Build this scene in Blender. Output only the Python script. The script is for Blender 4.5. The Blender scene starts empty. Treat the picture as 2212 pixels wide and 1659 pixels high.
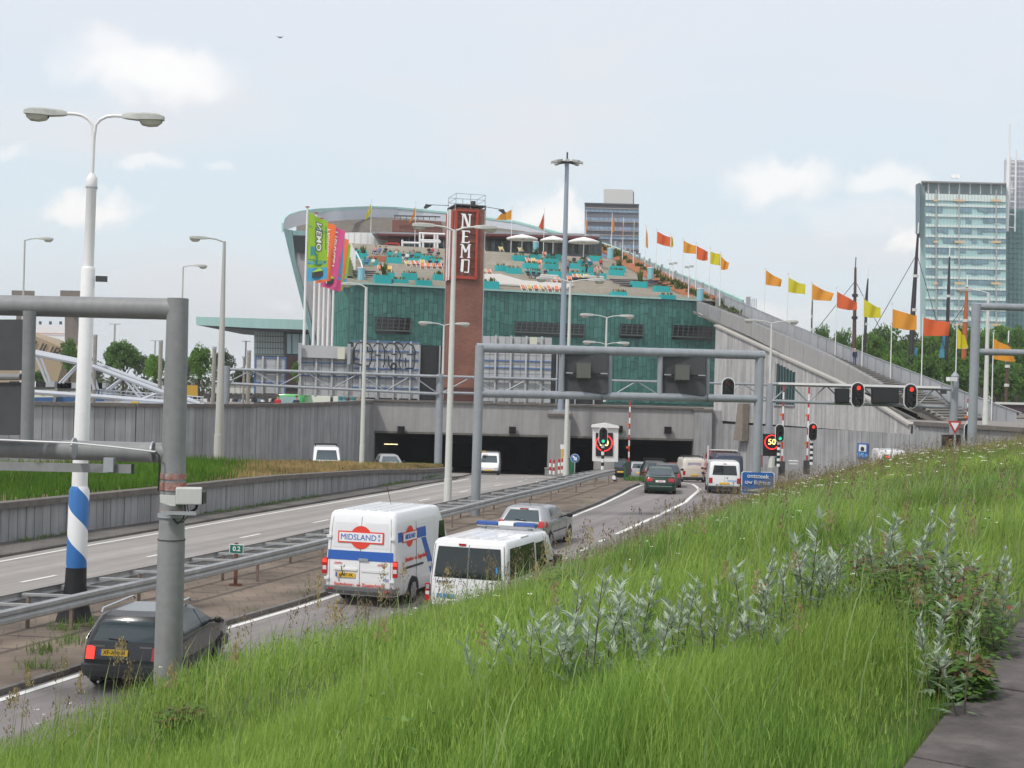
import bpy,bmesh,math,random
import numpy as np
from mathutils import Vector,Matrix
R=math.radians
sc=bpy.context.scene
COL=sc.collection
random.seed(7)
rng=np.random.default_rng(7)
#  camera, sky, sun, exposure
EYE=5.5
F=1400.0
ROLL,PITCH=R(1.5),R(0.2)
K=1024/2212.0
cam=bpy.data.cameras.new('camera')
cam.sensor_width=36;cam.lens=36*F/1024;cam.clip_start=.1;cam.clip_end=9000
camo=bpy.data.objects.new('camera',cam);COL.objects.link(camo)
camo.matrix_world=Matrix.Translation((0,0,EYE))@Matrix.Rotation(R(90)+PITCH,4,'X')@Matrix.Rotation(ROLL,4,'Z')
sc.camera=camo
SUN_EL,SUN_AZ=R(52),R(222)
sun=bpy.data.lights.new('sun','SUN');sun.energy=2.1;sun.angle=R(6);sun.color=(1,.96,.9)
suno=bpy.data.objects.new('sun',sun);COL.objects.link(suno)
sd=Vector((math.sin(SUN_AZ)*math.cos(SUN_EL),math.cos(SUN_AZ)*math.cos(SUN_EL),math.sin(SUN_EL)))
suno.rotation_euler=sd.to_track_quat('Z','Y').to_euler();suno.location=(0,0,80)
sc.view_settings.view_transform='Standard';sc.view_settings.look='None'
sc.view_settings.exposure=.20;sc.view_settings.gamma=1;sc.view_settings.use_curve_mapping=False
sc.cycles.max_bounces=6;sc.cycles.transparent_max_bounces=12;sc.cycles.diffuse_bounces=3
sc.cycles.use_denoising=True;sc.cycles.caustics_reflective=False;sc.cycles.caustics_refractive=False
def pix_dir(x,y):
 u=(x-1106)*K;v=(829.5-y)*K
 su=u*math.cos(ROLL)-v*math.sin(ROLL);sv=u*math.sin(ROLL)+v*math.cos(ROLL)
 return Vector((su,F*math.cos(PITCH)-sv*math.sin(PITCH),F*math.sin(PITCH)+sv*math.cos(PITCH)))
def D(x,y,Y):
 d=pix_dir(x,y);return Vector((0,0,EYE))+d*(Y/d.y)
def zr(Y):
 if Y<74:return 0.0
 if Y<92:return-.050*(Y-74)**2/36
 return-.45-.050*(Y-92)
def G(x,y,h=0.0):
 d=pix_dir(x,y);lo,hi=2.0,400.0
 f=lambda Y:EYE+d.z*(Y/d.y)-(zr(Y)+h)
 for _ in range(50):
  m=(lo+hi)/2
  if f(m)>0:lo=m
  else:hi=m
 Y=(lo+hi)/2
 return Vector((d.x*Y/d.y,Y,zr(Y)+h))
def H(x,y,z):
 d=pix_dir(x,y);t=(z-EYE)/d.z
 return Vector((0,0,EYE))+d*t
w=bpy.data.worlds.new('World');sc.world=w;w.use_nodes=True
nt=w.node_tree;N=nt.nodes;L=nt.links;N.clear()
def wn(t,**k):
 n=N.new(t)
 for a,b in k.items():setattr(n,a,b)
 return n
out=wn('ShaderNodeOutputWorld');bg=wn('ShaderNodeBackground');L.new(bg.outputs[0],out.inputs[0])
sky=wn('ShaderNodeTexSky',sky_type='NISHITA',sun_disc=False,sun_elevation=SUN_EL,sun_rotation=SUN_AZ,altitude=0,air_density=1.0,dust_density=2.0,ozone_density=1.0)
tc=wn('ShaderNodeTexCoord')
def wmath(op,a,b=None,c=None,clamp=False):
 n=wn('ShaderNodeMath',operation=op,use_clamp=clamp)
 for i,v in enumerate((a,b,c)):
  if v is None:continue
  if isinstance(v,(int,float)):n.inputs[i].default_value=v
  else:L.new(v,n.inputs[i])
 return n.outputs[0]
def wmix(f,a,b,bt='MIX'):
 n=wn('ShaderNodeMix',data_type='RGBA',blend_type=bt)
 for s,v in((0,f),(6,a),(7,b)):
  if isinstance(v,(int,float)):n.inputs[s].default_value=v
  elif isinstance(v,tuple):n.inputs[s].default_value=(*v,1)
  else:L.new(v,n.inputs[s])
 return n.outputs[2]
SKY=.10
def sk(r,g,b):return tuple(v/SKY for v in(r,g,b))
sep=wn('ShaderNodeSeparateXYZ');L.new(tc.outputs['Generated'],sep.inputs[0])
up=wmath('MAXIMUM',sep.outputs[2],0.0)
ramp=wn('ShaderNodeValToRGB');L.new(up,ramp.inputs[0])
cr=ramp.color_ramp
cr.elements[0].position=0;cr.elements[0].color=(.84,.91,.95,1)
cr.elements[1].position=1;cr.elements[1].color=(.72,.74,.80,1)
for p,c in((.07,(.76,.86,.91)),(.14,(.70,.81,.88)),(.22,(.73,.79,.86)),(.34,(.78,.80,.86))):
 e=cr.elements.new(p);e.color=(*c,1)
sc10=wn('ShaderNodeVectorMath',operation='SCALE');L.new(ramp.outputs[0],sc10.inputs[0]);sc10.inputs[3].default_value=1/SKY
base=wmix(.90,sky.outputs[0],sc10.outputs[0])
mp=wn('ShaderNodeMapping');mp.inputs['Scale'].default_value=(2.2,2.2,7.5);mp.inputs['Location'].default_value=(1.3,.4,.2);L.new(tc.outputs['Generated'],mp.inputs[0])
nz=wn('ShaderNodeTexNoise');nz.inputs['Scale'].default_value=1.6;nz.inputs['Detail'].default_value=6;nz.inputs['Roughness'].default_value=.5;L.new(mp.outputs[0],nz.inputs[0])
mr=wn('ShaderNodeMapRange',interpolation_type='SMOOTHSTEP');mr.inputs[1].default_value=.44;mr.inputs[2].default_value=.72;L.new(nz.outputs[0],mr.inputs[0])
base=wmix(wmath('MULTIPLY',mr.outputs[0],.75),base,sk(.78,.765,.78))
wob=wn('ShaderNodeTexNoise');wob.inputs['Scale'].default_value=24;wob.inputs['Detail'].default_value=6;wob.inputs['Roughness'].default_value=.55;L.new(tc.outputs['Generated'],wob.inputs[0])
wsub=wn('ShaderNodeVectorMath',operation='SUBTRACT');L.new(wob.outputs['Color'],wsub.inputs[0]);wsub.inputs[1].default_value=(.5,.5,.5)
wsc=wn('ShaderNodeVectorMath',operation='SCALE');L.new(wsub.outputs[0],wsc.inputs[0]);wsc.inputs[3].default_value=.055
wad=wn('ShaderNodeVectorMath',operation='ADD');L.new(tc.outputs['Generated'],wad.inputs[0]);L.new(wsc.outputs[0],wad.inputs[1])
nor=wn('ShaderNodeVectorMath',operation='NORMALIZE');L.new(wad.outputs[0],nor.inputs[0])
CLOUDS=[(330,150,190,75,.85),(270,115,90,45,.6),(205,458,115,42,.95),(190,442,50,30,.8),(315,368,80,24,.6),(488,371,30,16,.35),(610,668,45,18,.4),(1190,480,90,55,1.0),(1215,462,60,36,.9),(1680,400,120,50,.8),(1730,385,100,45,.6),(1910,395,90,42,.7),(1950,522,60,34,.9),(1660,700,60,50,.8),(1750,680,60,40,.4),(20,325,50,20,.4),(1850,470,200,40,.25),(60,640,40,14,.3),(-500,300,300,60,.9),(2700,420,300,60,.9),(-1400,420,260,70,.8),(3600,300,300,90,.8)]
tot=None
for(cx,cy,cw,ch,am)in CLOUDS:
 d=pix_dir(cx,cy);d.normalize()
 s=wn('ShaderNodeVectorMath',operation='SUBTRACT');L.new(nor.outputs[0],s.inputs[0]);s.inputs[1].default_value=d
 m=wn('ShaderNodeVectorMath',operation='MULTIPLY');L.new(s.outputs[0],m.inputs[0])
 a_,b_=F/(cw*K),F/(ch*K);m.inputs[1].default_value=(a_,a_,b_)
 l=wn('ShaderNodeVectorMath',operation='LENGTH');L.new(m.outputs[0],l.inputs[0])
 r_=wn('ShaderNodeMapRange',interpolation_type='SMOOTHSTEP');r_.inputs[1].default_value=1.15;r_.inputs[2].default_value=.3;r_.inputs[3].default_value=0;r_.inputs[4].default_value=am
 L.new(l.outputs['Value'],r_.inputs[0])
 tot=r_.outputs[0]if tot is None else wmath('MAXIMUM',tot,r_.outputs[0])
base=wmix(tot,base,sk(.97,.955,.94))
L.new(base,bg.inputs[0]);bg.inputs[1].default_value=SKY
#  materials
def lin(c):
 if isinstance(c,str):c=tuple(int(c[i:i+2],16)/255 for i in(0,2,4))
 return tuple((v/12.92 if v<=.04045 else((v+.055)/1.055)**2.4)for v in c)
MATS={}
def mat(name,col,rough=.6,metal=0,var=0,scale=3.0,bump=0,bscale=None,emit=0,island=0,coat=0,streak=0,col2=None,trans=0,spec=.5,obj_coords=True,ibw=None):
 if name in MATS:return MATS[name]
 m=bpy.data.materials.new(name);MATS[name]=m;m.use_nodes=True
 n,l=m.node_tree.nodes,m.node_tree.links;p=n['Principled BSDF']
 p.inputs['Roughness'].default_value=rough;p.inputs['Metallic'].default_value=metal
 p.inputs['Specular IOR Level'].default_value=spec
 if coat:p.inputs['Coat Weight'].default_value=coat;p.inputs['Coat Roughness'].default_value=.08
 if trans:p.inputs['Transmission Weight'].default_value=trans
 c=(*col,1)
 if emit:
  p.inputs['Emission Color'].default_value=c;p.inputs['Emission Strength'].default_value=emit
 last=None
 def new(t,**k):
  x=n.new(t)
  for a,b in k.items():setattr(x,a,b)
  return x
 def mixc(f,a,b,bt='MIX'):
  x=new('ShaderNodeMix',data_type='RGBA',blend_type=bt)
  for s,v in((0,f),(6,a),(7,b)):
   if isinstance(v,(int,float)):x.inputs[s].default_value=v
   elif isinstance(v,tuple):x.inputs[s].default_value=v
   else:l.new(v,x.inputs[s])
  return x.outputs[2]
 tcn=new('ShaderNodeTexCoord');co=tcn.outputs['Object']
 cur=c
 if var or col2:
  nz=new('ShaderNodeTexNoise');nz.inputs['Scale'].default_value=scale;nz.inputs['Detail'].default_value=5;nz.inputs['Roughness'].default_value=.6
  l.new(co,nz.inputs[0])
  mr=new('ShaderNodeMapRange');mr.inputs[1].default_value=.3;mr.inputs[2].default_value=.7;l.new(nz.outputs[0],mr.inputs[0])
  if col2:cur=mixc(mr.outputs[0],cur,(*col2,1))
  if var:
   nz2=new('ShaderNodeTexNoise');nz2.inputs['Scale'].default_value=scale*3.7;nz2.inputs['Detail'].default_value=4;l.new(co,nz2.inputs[0])
   ad=new('ShaderNodeMath',operation='ADD');l.new(nz.outputs[0],ad.inputs[0]);l.new(nz2.outputs[0],ad.inputs[1])
   m2=new('ShaderNodeMapRange');m2.inputs[1].default_value=.7;m2.inputs[2].default_value=1.3;m2.inputs[3].default_value=1-var;m2.inputs[4].default_value=1+var;l.new(ad.outputs[0],m2.inputs[0])
   cur=mixc(1.0,cur,m2.outputs[0],'MULTIPLY')
 if streak:
  mp=new('ShaderNodeMapping');mp.inputs['Scale'].default_value=(2.2,2.2,.12);l.new(co,mp.inputs[0])
  nz=new('ShaderNodeTexNoise');nz.inputs['Scale'].default_value=1.5;nz.inputs['Detail'].default_value=5;l.new(mp.outputs[0],nz.inputs[0])
  mr=new('ShaderNodeMapRange');mr.inputs[1].default_value=.35;mr.inputs[2].default_value=.7;mr.inputs[3].default_value=1+streak*.4;mr.inputs[4].default_value=1-streak;l.new(nz.outputs[0],mr.inputs[0])
  cur=mixc(1.0,cur,mr.outputs[0],'MULTIPLY')
 if island or ibw:
  g=new('ShaderNodeNewGeometry');src=g.outputs['Random Per Island']
  if ibw=='object':
   src=new('ShaderNodeObjectInfo').outputs['Random']
  mr=new('ShaderNodeMapRange');mr.inputs[3].default_value=1-island;mr.inputs[4].default_value=1+island;l.new(src,mr.inputs[0])
  cur=mixc(1.0,cur,mr.outputs[0],'MULTIPLY')
 if isinstance(cur,tuple):p.inputs['Base Color'].default_value=cur
 else:l.new(cur,p.inputs['Base Color'])
 if bump:
  nz=new('ShaderNodeTexNoise');nz.inputs['Scale'].default_value=bscale or scale*12;nz.inputs['Detail'].default_value=4;l.new(co,nz.inputs[0])
  b=new('ShaderNodeBump');b.inputs['Strength'].default_value=bump;b.inputs['Distance'].default_value=.02;l.new(nz.outputs[0],b.inputs['Height']);l.new(b.outputs[0],p.inputs['Normal'])
 return m
def leafmat(name,col,col2,island=.35,translucent=.35,rough=.6):
 if name in MATS:return MATS[name]
 m=bpy.data.materials.new(name);MATS[name]=m;m.use_nodes=True
 n,l=m.node_tree.nodes,m.node_tree.links;p=n['Principled BSDF'];o=n['Material Output']
 p.inputs['Roughness'].default_value=rough;p.inputs['Specular IOR Level'].default_value=.25
 g=n.new('ShaderNodeNewGeometry');mx=n.new('ShaderNodeMix');mx.data_type='RGBA'
 mx.inputs[6].default_value=(*col,1);mx.inputs[7].default_value=(*col2,1);l.new(g.outputs['Random Per Island'],mx.inputs[0])
 tcn=n.new('ShaderNodeTexCoord');nz=n.new('ShaderNodeTexNoise');nz.inputs['Scale'].default_value=.35;nz.inputs['Detail'].default_value=5;l.new(tcn.outputs['Object'],nz.inputs[0])
 mr=n.new('ShaderNodeMapRange');mr.inputs[1].default_value=.3;mr.inputs[2].default_value=.7;mr.inputs[3].default_value=1-island;mr.inputs[4].default_value=1+island;l.new(nz.outputs[0],mr.inputs[0])
 m2=n.new('ShaderNodeMix');m2.data_type='RGBA';m2.blend_type='MULTIPLY';m2.inputs[0].default_value=1;l.new(mx.outputs[2],m2.inputs[6]);l.new(mr.outputs[0],m2.inputs[7])
 l.new(m2.outputs[2],p.inputs['Base Color'])
 t=n.new('ShaderNodeBsdfTranslucent');l.new(m2.outputs[2],t.inputs[0])
 s=n.new('ShaderNodeMixShader');s.inputs[0].default_value=translucent;l.new(p.outputs[0],s.inputs[1]);l.new(t.outputs[0],s.inputs[2]);l.new(s.outputs[0],o.inputs[0])
 return m
GREY_CONC=mat('grey_concrete',lin('8f8f8f'),.85,var=.10,scale=.6,streak=.16,bump=.15,bscale=14)
PANEL=mat('grey_wall_panel',(.33,.335,.34),.8,var=.13,scale=.25,streak=.24,island=.09,ibw='object',bump=.15,bscale=9)
CAPM=mat('brown_grey_coping',(.15,.135,.12),.9,var=.22,scale=1.5,bump=.3)
ASPH=mat('asphalt_pale',(.30,.28,.26),.92,var=.07,scale=.35,bump=.12,bscale=60)
ASPH2=mat('asphalt_worn',(.225,.205,.20),.9,var=.09,scale=.3,bump=.12,bscale=60)
PAINT=mat('road_paint',(.72,.72,.68),.7,var=.10,scale=4)
for m_,k_ in((ASPH,.17),(ASPH2,.22)):
 n_,l_=m_.node_tree.nodes,m_.node_tree.links;p_=n_['Principled BSDF'];src_=p_.inputs['Base Color'].links[0].from_socket
 t_=n_.new('ShaderNodeTexCoord');a_=n_.new('ShaderNodeMapping');a_.inputs['Rotation'].default_value=(0,0,R(17));l_.new(t_.outputs['Object'],a_.inputs[0]);b_=n_.new('ShaderNodeMapping');b_.inputs['Scale'].default_value=(1.1,.035,1);l_.new(a_.outputs[0],b_.inputs[0])
 z_=n_.new('ShaderNodeTexNoise');z_.inputs['Scale'].default_value=1;z_.inputs['Detail'].default_value=6;z_.inputs['Roughness'].default_value=.62;l_.new(b_.outputs[0],z_.inputs[0]);r_=n_.new('ShaderNodeMapRange');r_.inputs[1].default_value=.35;r_.inputs[2].default_value=.65;r_.inputs[3].default_value=1+k_;r_.inputs[4].default_value=1-k_*1.3;l_.new(z_.outputs[0],r_.inputs[0])
 x_=n_.new('ShaderNodeMix');x_.data_type='RGBA';x_.blend_type='MULTIPLY';x_.inputs[0].default_value=1;l_.new(src_,x_.inputs[6]);l_.new(r_.outputs[0],x_.inputs[7]);l_.new(x_.outputs[2],p_.inputs['Base Color'])
DARKJ=mat('dark_joint',(.035,.035,.038),.9)
STEEL=mat('galvanised_steel',(.40,.42,.44),.5,metal=.35,var=.10,scale=2,streak=.12)
GANTRY=mat('gantry_grey_paint',(.30,.325,.35),.45,var=.08,scale=1.5,streak=.10,metal=.1)
GANTRYN=mat('gantry_near_paint',(.24,.245,.245),.5,var=.10,scale=2.5,streak=.10,metal=.1)
WHITEP=mat('white_paint',(.80,.80,.79),.4,var=.04,scale=2)
OFFWH=mat('offwhite_paint',(.60,.61,.57),.5,var=.06,scale=2)
BLACKP=mat('black_plastic',(.012,.012,.014),.5)
DARKG=mat('dark_grey_plastic',(.05,.052,.055),.6)
GLASS=mat('dark_glass',(.012,.016,.018),.06,spec=.8)
GLASS2=mat('bluish_glass',(.05,.075,.085),.1,spec=.8)
TYRE=mat('tyre_rubber',(.018,.018,.018),.85)
RIMM=mat('wheel_silver',(.42,.43,.44),.35,metal=.6)
CHROME=mat('chrome',(.6,.6,.62),.2,metal=.9)
REDL=mat('red_lamp',(.45,.01,.012),.25,coat=.5)
REDLIT=mat('red_lamp_lit',(1.0,.05,.03),.3,emit=.9)
ORANGEL=mat('orange_lamp',(.7,.2,.02),.25)
WHITEL=mat('clear_lamp',(.65,.65,.66),.2)
PLATEY=mat('plate_yellow',(.80,.50,.03),.5)
PLATEB=mat('plate_blue',(.03,.08,.5),.5)
INK=mat('black_ink',(.02,.02,.02),.7)
BLUEP=mat('blue_sign',(.02,.13,.42),.45)
REDP=mat('red_paint',(.50,.03,.03),.5,var=.1,scale=5)
#  building helpers
class MB:
 def __init__(s):s.v=[];s.f=[];s.m=[];s.uv=None
 def add(s,vs,fs,mi=0):
  o=len(s.v);s.v.extend([tuple(p)for p in vs])
  for f in fs:s.f.append(tuple(i+o for i in f));s.m.append(mi)
  return s
 def quad(s,a,b,c,d,mi=0):return s.add([a,b,c,d],[(0,1,2,3)],mi)
 def box(s,c,size,rz=0,mi=0,M=None):
  x,y,z=(q/2 for q in size);cs,sn=math.cos(rz),math.sin(rz)
  vs=[]
  for dz in(-z,z):
   for dx,dy in((-x,-y),(x,-y),(x,y),(-x,y)):
    if M is not None:vs.append(Vector(c)+M@Vector((dx,dy,dz)))
    else:vs.append((c[0]+dx*cs-dy*sn,c[1]+dx*sn+dy*cs,c[2]+dz))
  return s.add(vs,[(3,2,1,0),(4,5,6,7),(0,1,5,4),(1,2,6,5),(2,3,7,6),(3,0,4,7)],mi)
 def beam(s,a,b,w_,h,mi=0,up=(0,0,1)):
  a,b=Vector(a),Vector(b);d=(b-a);ln=d.length
  if ln<1e-6:return s
  d.normalize();u=Vector(up);r=d.cross(u)
  if r.length<1e-4:r=d.cross(Vector((0,1,0)))
  r.normalize();u=r.cross(d)
  vs=[p+r*(sx*w_/2)+u*(sz*h/2)for p in(a,b)for sx,sz in((-1,-1),(1,-1),(1,1),(-1,1))]
  return s.add(vs,[(0,1,2,3),(7,6,5,4),(0,4,5,1),(1,5,6,2),(2,6,7,3),(3,7,4,0)],mi)
 def tube(s,pts,r,n=8,mi=0,caps=True,r2=None):
  pts=[Vector(p)for p in pts];k=len(pts)
  rs=r if isinstance(r,(list,tuple))else[r+((r2 if r2 is not None else r)-r)*i/max(k-1,1)for i in range(k)]
  d0=(pts[1]-pts[0]).normalized();ref=Vector((0,0,1))if abs(d0.z)<.9 else Vector((1,0,0))
  vs=[]
  for i,p in enumerate(pts):
   d=(pts[min(i+1,k-1)]-pts[max(i-1,0)]).normalized()
   a=d.cross(ref).normalized();b=a.cross(d).normalized();ref=b if abs(b.dot(d))<.5 else ref
   vs+=[p+(a*math.cos(t)+b*math.sin(t))*rs[i]for t in(2*math.pi*j/n for j in range(n))]
  fs=[(i*n+j,i*n+(j+1)%n,(i+1)*n+(j+1)%n,(i+1)*n+j)for i in range(k-1)for j in range(n)]
  if caps:fs+=[tuple(range(n))[::-1],tuple((k-1)*n+j for j in range(n))]
  return s.add(vs,fs,mi)
 def prism(s,poly,off,mi=0):
  n=len(poly);off=Vector(off);vs=[Vector(p)for p in poly]+[Vector(p)+off for p in poly]
  return s.add(vs,[tuple(range(n)),tuple(range(2*n-1,n-1,-1))]+[(i,i+n,(i+1)%n+n,(i+1)%n)for i in range(n)],mi)
 def grid(s,rows,mi=0,close=False):
  n=len(rows[0]);vs=[p for r_ in rows for p in r_];fs=[]
  for i in range(len(rows)-1):
   for j in range(n if close else n-1):
    fs.append((i*n+j,i*n+(j+1)%n,(i+1)*n+(j+1)%n,(i+1)*n+j))
  return s.add(vs,fs,mi)
 def disc(s,c,r,nrm,n=16,mi=0,th=0):
  nrm=Vector(nrm).normalized();a=nrm.orthogonal().normalized();b=nrm.cross(a);c=Vector(c)
  ring=[c+(a*math.cos(t)+b*math.sin(t))*r for t in(2*math.pi*j/n for j in range(n))]
  if th:return s.prism(ring,nrm*th,mi)
  return s.add(ring,[tuple(range(n))],mi)
 def obj(s,name,mats,parent=None,smooth=False,bevel=0,origin=None,fix=True,auto=None):
  me=bpy.data.meshes.new(name)
  vs=s.v
  if origin is not None:o=Vector(origin);vs=[(p[0]-o.x,p[1]-o.y,p[2]-o.z)for p in vs]
  me.from_pydata(vs,[],s.f)
  for m in(mats if isinstance(mats,(list,tuple))else[mats]):me.materials.append(m)
  me.polygons.foreach_set('material_index',s.m)
  if fix:
   bm=bmesh.new();bm.from_mesh(me);bmesh.ops.recalc_face_normals(bm,faces=bm.faces);bm.to_mesh(me);bm.free()
  if smooth:me.polygons.foreach_set('use_smooth',[True]*len(me.polygons))
  me.update()
  if smooth:me.set_sharp_from_angle(angle=R(auto or 40))
  ob=bpy.data.objects.new(name,me);COL.objects.link(ob)
  if parent is not None:ob.parent=parent
  if origin is not None and parent is None:ob.location=origin
  if bevel:
   b=ob.modifiers.new('bevel','BEVEL');b.width=bevel;b.segments=2;b.limit_method='ANGLE';b.angle_limit=R(40)
  return ob
def tag(o,label=None,cat=None,group=None,kind=None):
 if label:o['label']=label
 if cat:o['category']=cat
 if group:o['group']=group
 if kind:o['kind']=kind
 return o
def thing(name,label,cat,loc=(0,0,0),rz=0,group=None):
 o=bpy.data.objects.new(name,None);COL.objects.link(o);o.empty_display_size=.3
 o.location=loc;o.rotation_euler=(0,0,rz);return tag(o,label,cat,group)
def wpart(name,mb,mats,parent,**k):
 return mb.obj(name,mats,parent,origin=parent.location,**k)
def struct(name,mb,mats,**k):return tag(mb.obj(name,mats,**k),kind='structure')
def copy_tree(o,parent=None):
 c=o.copy();COL.objects.link(c)
 if parent is not None:c.parent=parent
 for ch in[x for x in o.children]:copy_tree(ch,c)
 return c
def put(proto,used,loc,rz=None,label=None,group=None):
 o=copy_tree(proto)if used[0]else proto
 used[0]=True;o.location=loc
 if rz is not None:o.rotation_euler=(0,0,rz)
 if label:o['label']=label
 if group:o['group']=group
 return o
def text(body,size,m,parent,M,name='lettering',ext=.004,bold=0,sx=1.0,align='CENTER',shear=0):
 cu=bpy.data.curves.new(name,'FONT');cu.body=body;cu.size=size;cu.align_x=align;cu.align_y='CENTER';cu.extrude=ext;cu.offset=bold;cu.resolution_u=3;cu.shear=shear
 t=bpy.data.objects.new('tmp',cu);COL.objects.link(t)
 me=bpy.data.meshes.new_from_object(t.evaluated_get(bpy.context.evaluated_depsgraph_get()))
 bpy.data.objects.remove(t);me.name=name
 me.transform(M@Matrix.Diagonal((sx,1,1,1)));me.materials.clear();me.materials.append(m)
 o=bpy.data.objects.new(name,me);COL.objects.link(o)
 if parent is not None:o.parent=parent
 return o
def frame(o,x,y=None):
 x=Vector(x).normalized();y=Vector(y or(0,0,1)).normalized();z=x.cross(y).normalized()
 y=z.cross(x)
 return Matrix.Translation(o)@Matrix((x,y,z)).transposed().to_4x4()
def lerp(a,b,t):return a+(b-a)*t
def interp(pts,y):
 if y<=pts[0][0]:p,q=pts[0],pts[1]
 elif y>=pts[-1][0]:p,q=pts[-2],pts[-1]
 else:
  for p,q in zip(pts,pts[1:]):
   if p[0]<=y<=q[0]:break
 return p[1]+(q[1]-p[1])*(y-p[0])/(q[0]-p[0])
 #  SETTING: ground, roads, kerbs, walls, tunnel
PY=121.0
LL=[(20,-21.2),(41.3,-15.0),(45.7,-13.8),(50,-12.5),(58.4,-10.1),(75.2,-5.0),(84.6,-3.1),(92,-2.4),(121,-2.6),(190,-3)]
LR=[(20,-14.3),(29.4,-11.5),(38,-8.4),(54.8,-3.8),(72.8,1.3),(86,4.4),(96,5.2),(121,3.2),(190,3)]
LC=[(20,-17.9),(37.1,-13),(43.1,-11.2),(49,-9.5),(67.3,-4.3),(73.3,-2.6),(81.5,-.4),(90,1.2),(121,.4)]
RL=[(4,-15.2),(23.8,-8.5),(31.5,-6.1),(34.6,-5.0),(60.4,2.6),(67.4,4.4),(75,6.1),(86.7,8.3),(100,9.0),(121,8.2),(190,8)]
RC=[(4,-11.5),(34,-1.8),(47.2,2.3),(50.3,3.1),(62.7,6.7),(70.7,8.9),(80.9,11.0),(92,12.0),(104,12.1),(121,11.9)]
def foot(Y):
 return interp([(0,-10.2),(12,-7.6),(20,-4.2),(26,-2.0),(32,-.1),(40,2.4),(50,5.2),(60,8.2),(70,11.6),(78,14.5),(90,19)],Y)
def pavx(Y):return 1.71+.484*(Y-6.07)
def smooth(a,b,t):
 t=min(max((t-a)/(b-a),0),1);return t*t*(3-2*t)
def hill(x,Y):
 f,c=foot(Y),pavx(Y);t=min(max((x-f)/max(c-f,.5),0),1)
 h=3.86*(1-(1-t)**2.2)
 h+=.12*math.sin(x*.9+Y*.35)*math.sin(Y*.55-x*.2)*(t*(1-t)*4)
 return h*(1-smooth(63,80,Y))
def strip(name,lt,rt,dz,m,y0,y1,step=1.5,hz=zr,kind='structure',parent=None):
 mb=MB();rows=[];n=max(2,int((y1-y0)/step)+1)
 for i in range(n):
  Y=y0+(y1-y0)*i/(n-1)
  a=lt(Y)if callable(lt)else interp(lt,Y);b=rt(Y)if callable(rt)else interp(rt,Y)
  rows.append([(a+(b-a)*j/4,Y,hz(Y)+dz)for j in range(5)])
 mb.grid(rows);o=mb.obj(name,m,parent)
 if kind:o['kind']=kind
 return o
EARTH=mat('dusty_earth',(.16,.135,.105),.95,var=.25,scale=.8,bump=.3)
def tilemat(name,c1,c2,c3,sx,sy,rot=0,mortar=.012,msz=.02):
 m=mat(name,c1,.92);n,l=m.node_tree.nodes,m.node_tree.links;p=n['Principled BSDF']
 t=n.new('ShaderNodeTexCoord');mp=n.new('ShaderNodeMapping');mp.inputs['Rotation'].default_value=(0,0,rot);l.new(t.outputs['Object'],mp.inputs[0])
 b=n.new('ShaderNodeTexBrick');b.inputs['Color1'].default_value=(*c1,1);b.inputs['Color2'].default_value=(*c2,1);b.inputs['Mortar'].default_value=(*c3,1)
 b.inputs['Scale'].default_value=1;b.inputs['Mortar Size'].default_value=mortar;b.inputs['Brick Width'].default_value=sx;b.inputs['Row Height'].default_value=sy;l.new(mp.outputs[0],b.inputs[0])
 z=n.new('ShaderNodeTexNoise');z.inputs['Scale'].default_value=.55;z.inputs['Detail'].default_value=7;l.new(t.outputs['Object'],z.inputs[0])
 r=n.new('ShaderNodeMapRange');r.inputs[1].default_value=.35;r.inputs[2].default_value=.68;r.inputs[3].default_value=.62;r.inputs[4].default_value=1.25;l.new(z.outputs[0],r.inputs[0])
 x=n.new('ShaderNodeMix');x.data_type='RGBA';x.blend_type='MULTIPLY';x.inputs[0].default_value=1;l.new(b.outputs[0],x.inputs[6]);l.new(r.outputs[0],x.inputs[7])
 l.new(x.outputs[2],p.inputs['Base Color']);return m
MEDM=tilemat('median_paving',(.205,.16,.122),(.185,.148,.115),(.14,.113,.09),.62,.62,rot=R(-18),mortar=.02)
SETTS=tilemat('grey_verge_paving',(.135,.125,.115),(.125,.117,.108),(.09,.083,.077),.6,.6,rot=R(-18))
mb=MB()
mb.grid([[(x,Y,zr(Y)-.06)for x in(-140,-60,-30,-15,0,15,32,60)]for Y in range(-20,126,3)])
struct('ground',mb,EARTH)
strip('road',lambda Y:interp(LL,Y)-.55,LR,0,ASPH,12,200)
strip('road',lambda Y:interp(RL,Y)-.35,lambda Y:max(foot(Y)+1.2,0)+0 if Y<60 else min(foot(Y)+1.2+(Y-60)*.9,29.5 if Y<96 else interp([(96,29.5),(121,17.5)],Y)),0,ASPH2,4,121)
strip('road',RL,lambda Y:17.8,0,ASPH2,121,200)
strip('road',lambda Y:interp([(60,-60),(80,-30),(92,-16),(121,-11.5)],Y),lambda Y:interp([(60,-34),(70,-22),(80,-12.5),(90,-5.0),(100,-3.6),(121,-3.2)],Y),.004,ASPH,60,121)
strip('road',lambda Y:-11.5,lambda Y:-3.2,.004,ASPH,121,200)
def line(name,c,w_,y0,y1,dz=.010,m=PAINT,step=1.5):
 return strip(name,lambda Y:interp(c,Y)-w_/2,lambda Y:interp(c,Y)+w_/2,dz,m,y0,y1,step)
line('edge_line',LL,.16,14,90);line('edge_line',RL,.17,4,86);line('edge_line',[(y,x-.35)for y,x in LR],.12,20,100)
for i in range(14):
 y0=19.3+i*6.0+(0 if i<9 else(i-9)*.5)
 line('lane_dash',LC,.14,y0,y0+1.5,.010,PAINT,1.5)
line('centre_line',RC,.20,54,101)
for i in range(13):
 y0=14.5+i*3.05
 line('lane_dash',RC,.16,y0,y0+1.0,.010,PAINT,1.0)
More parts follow.
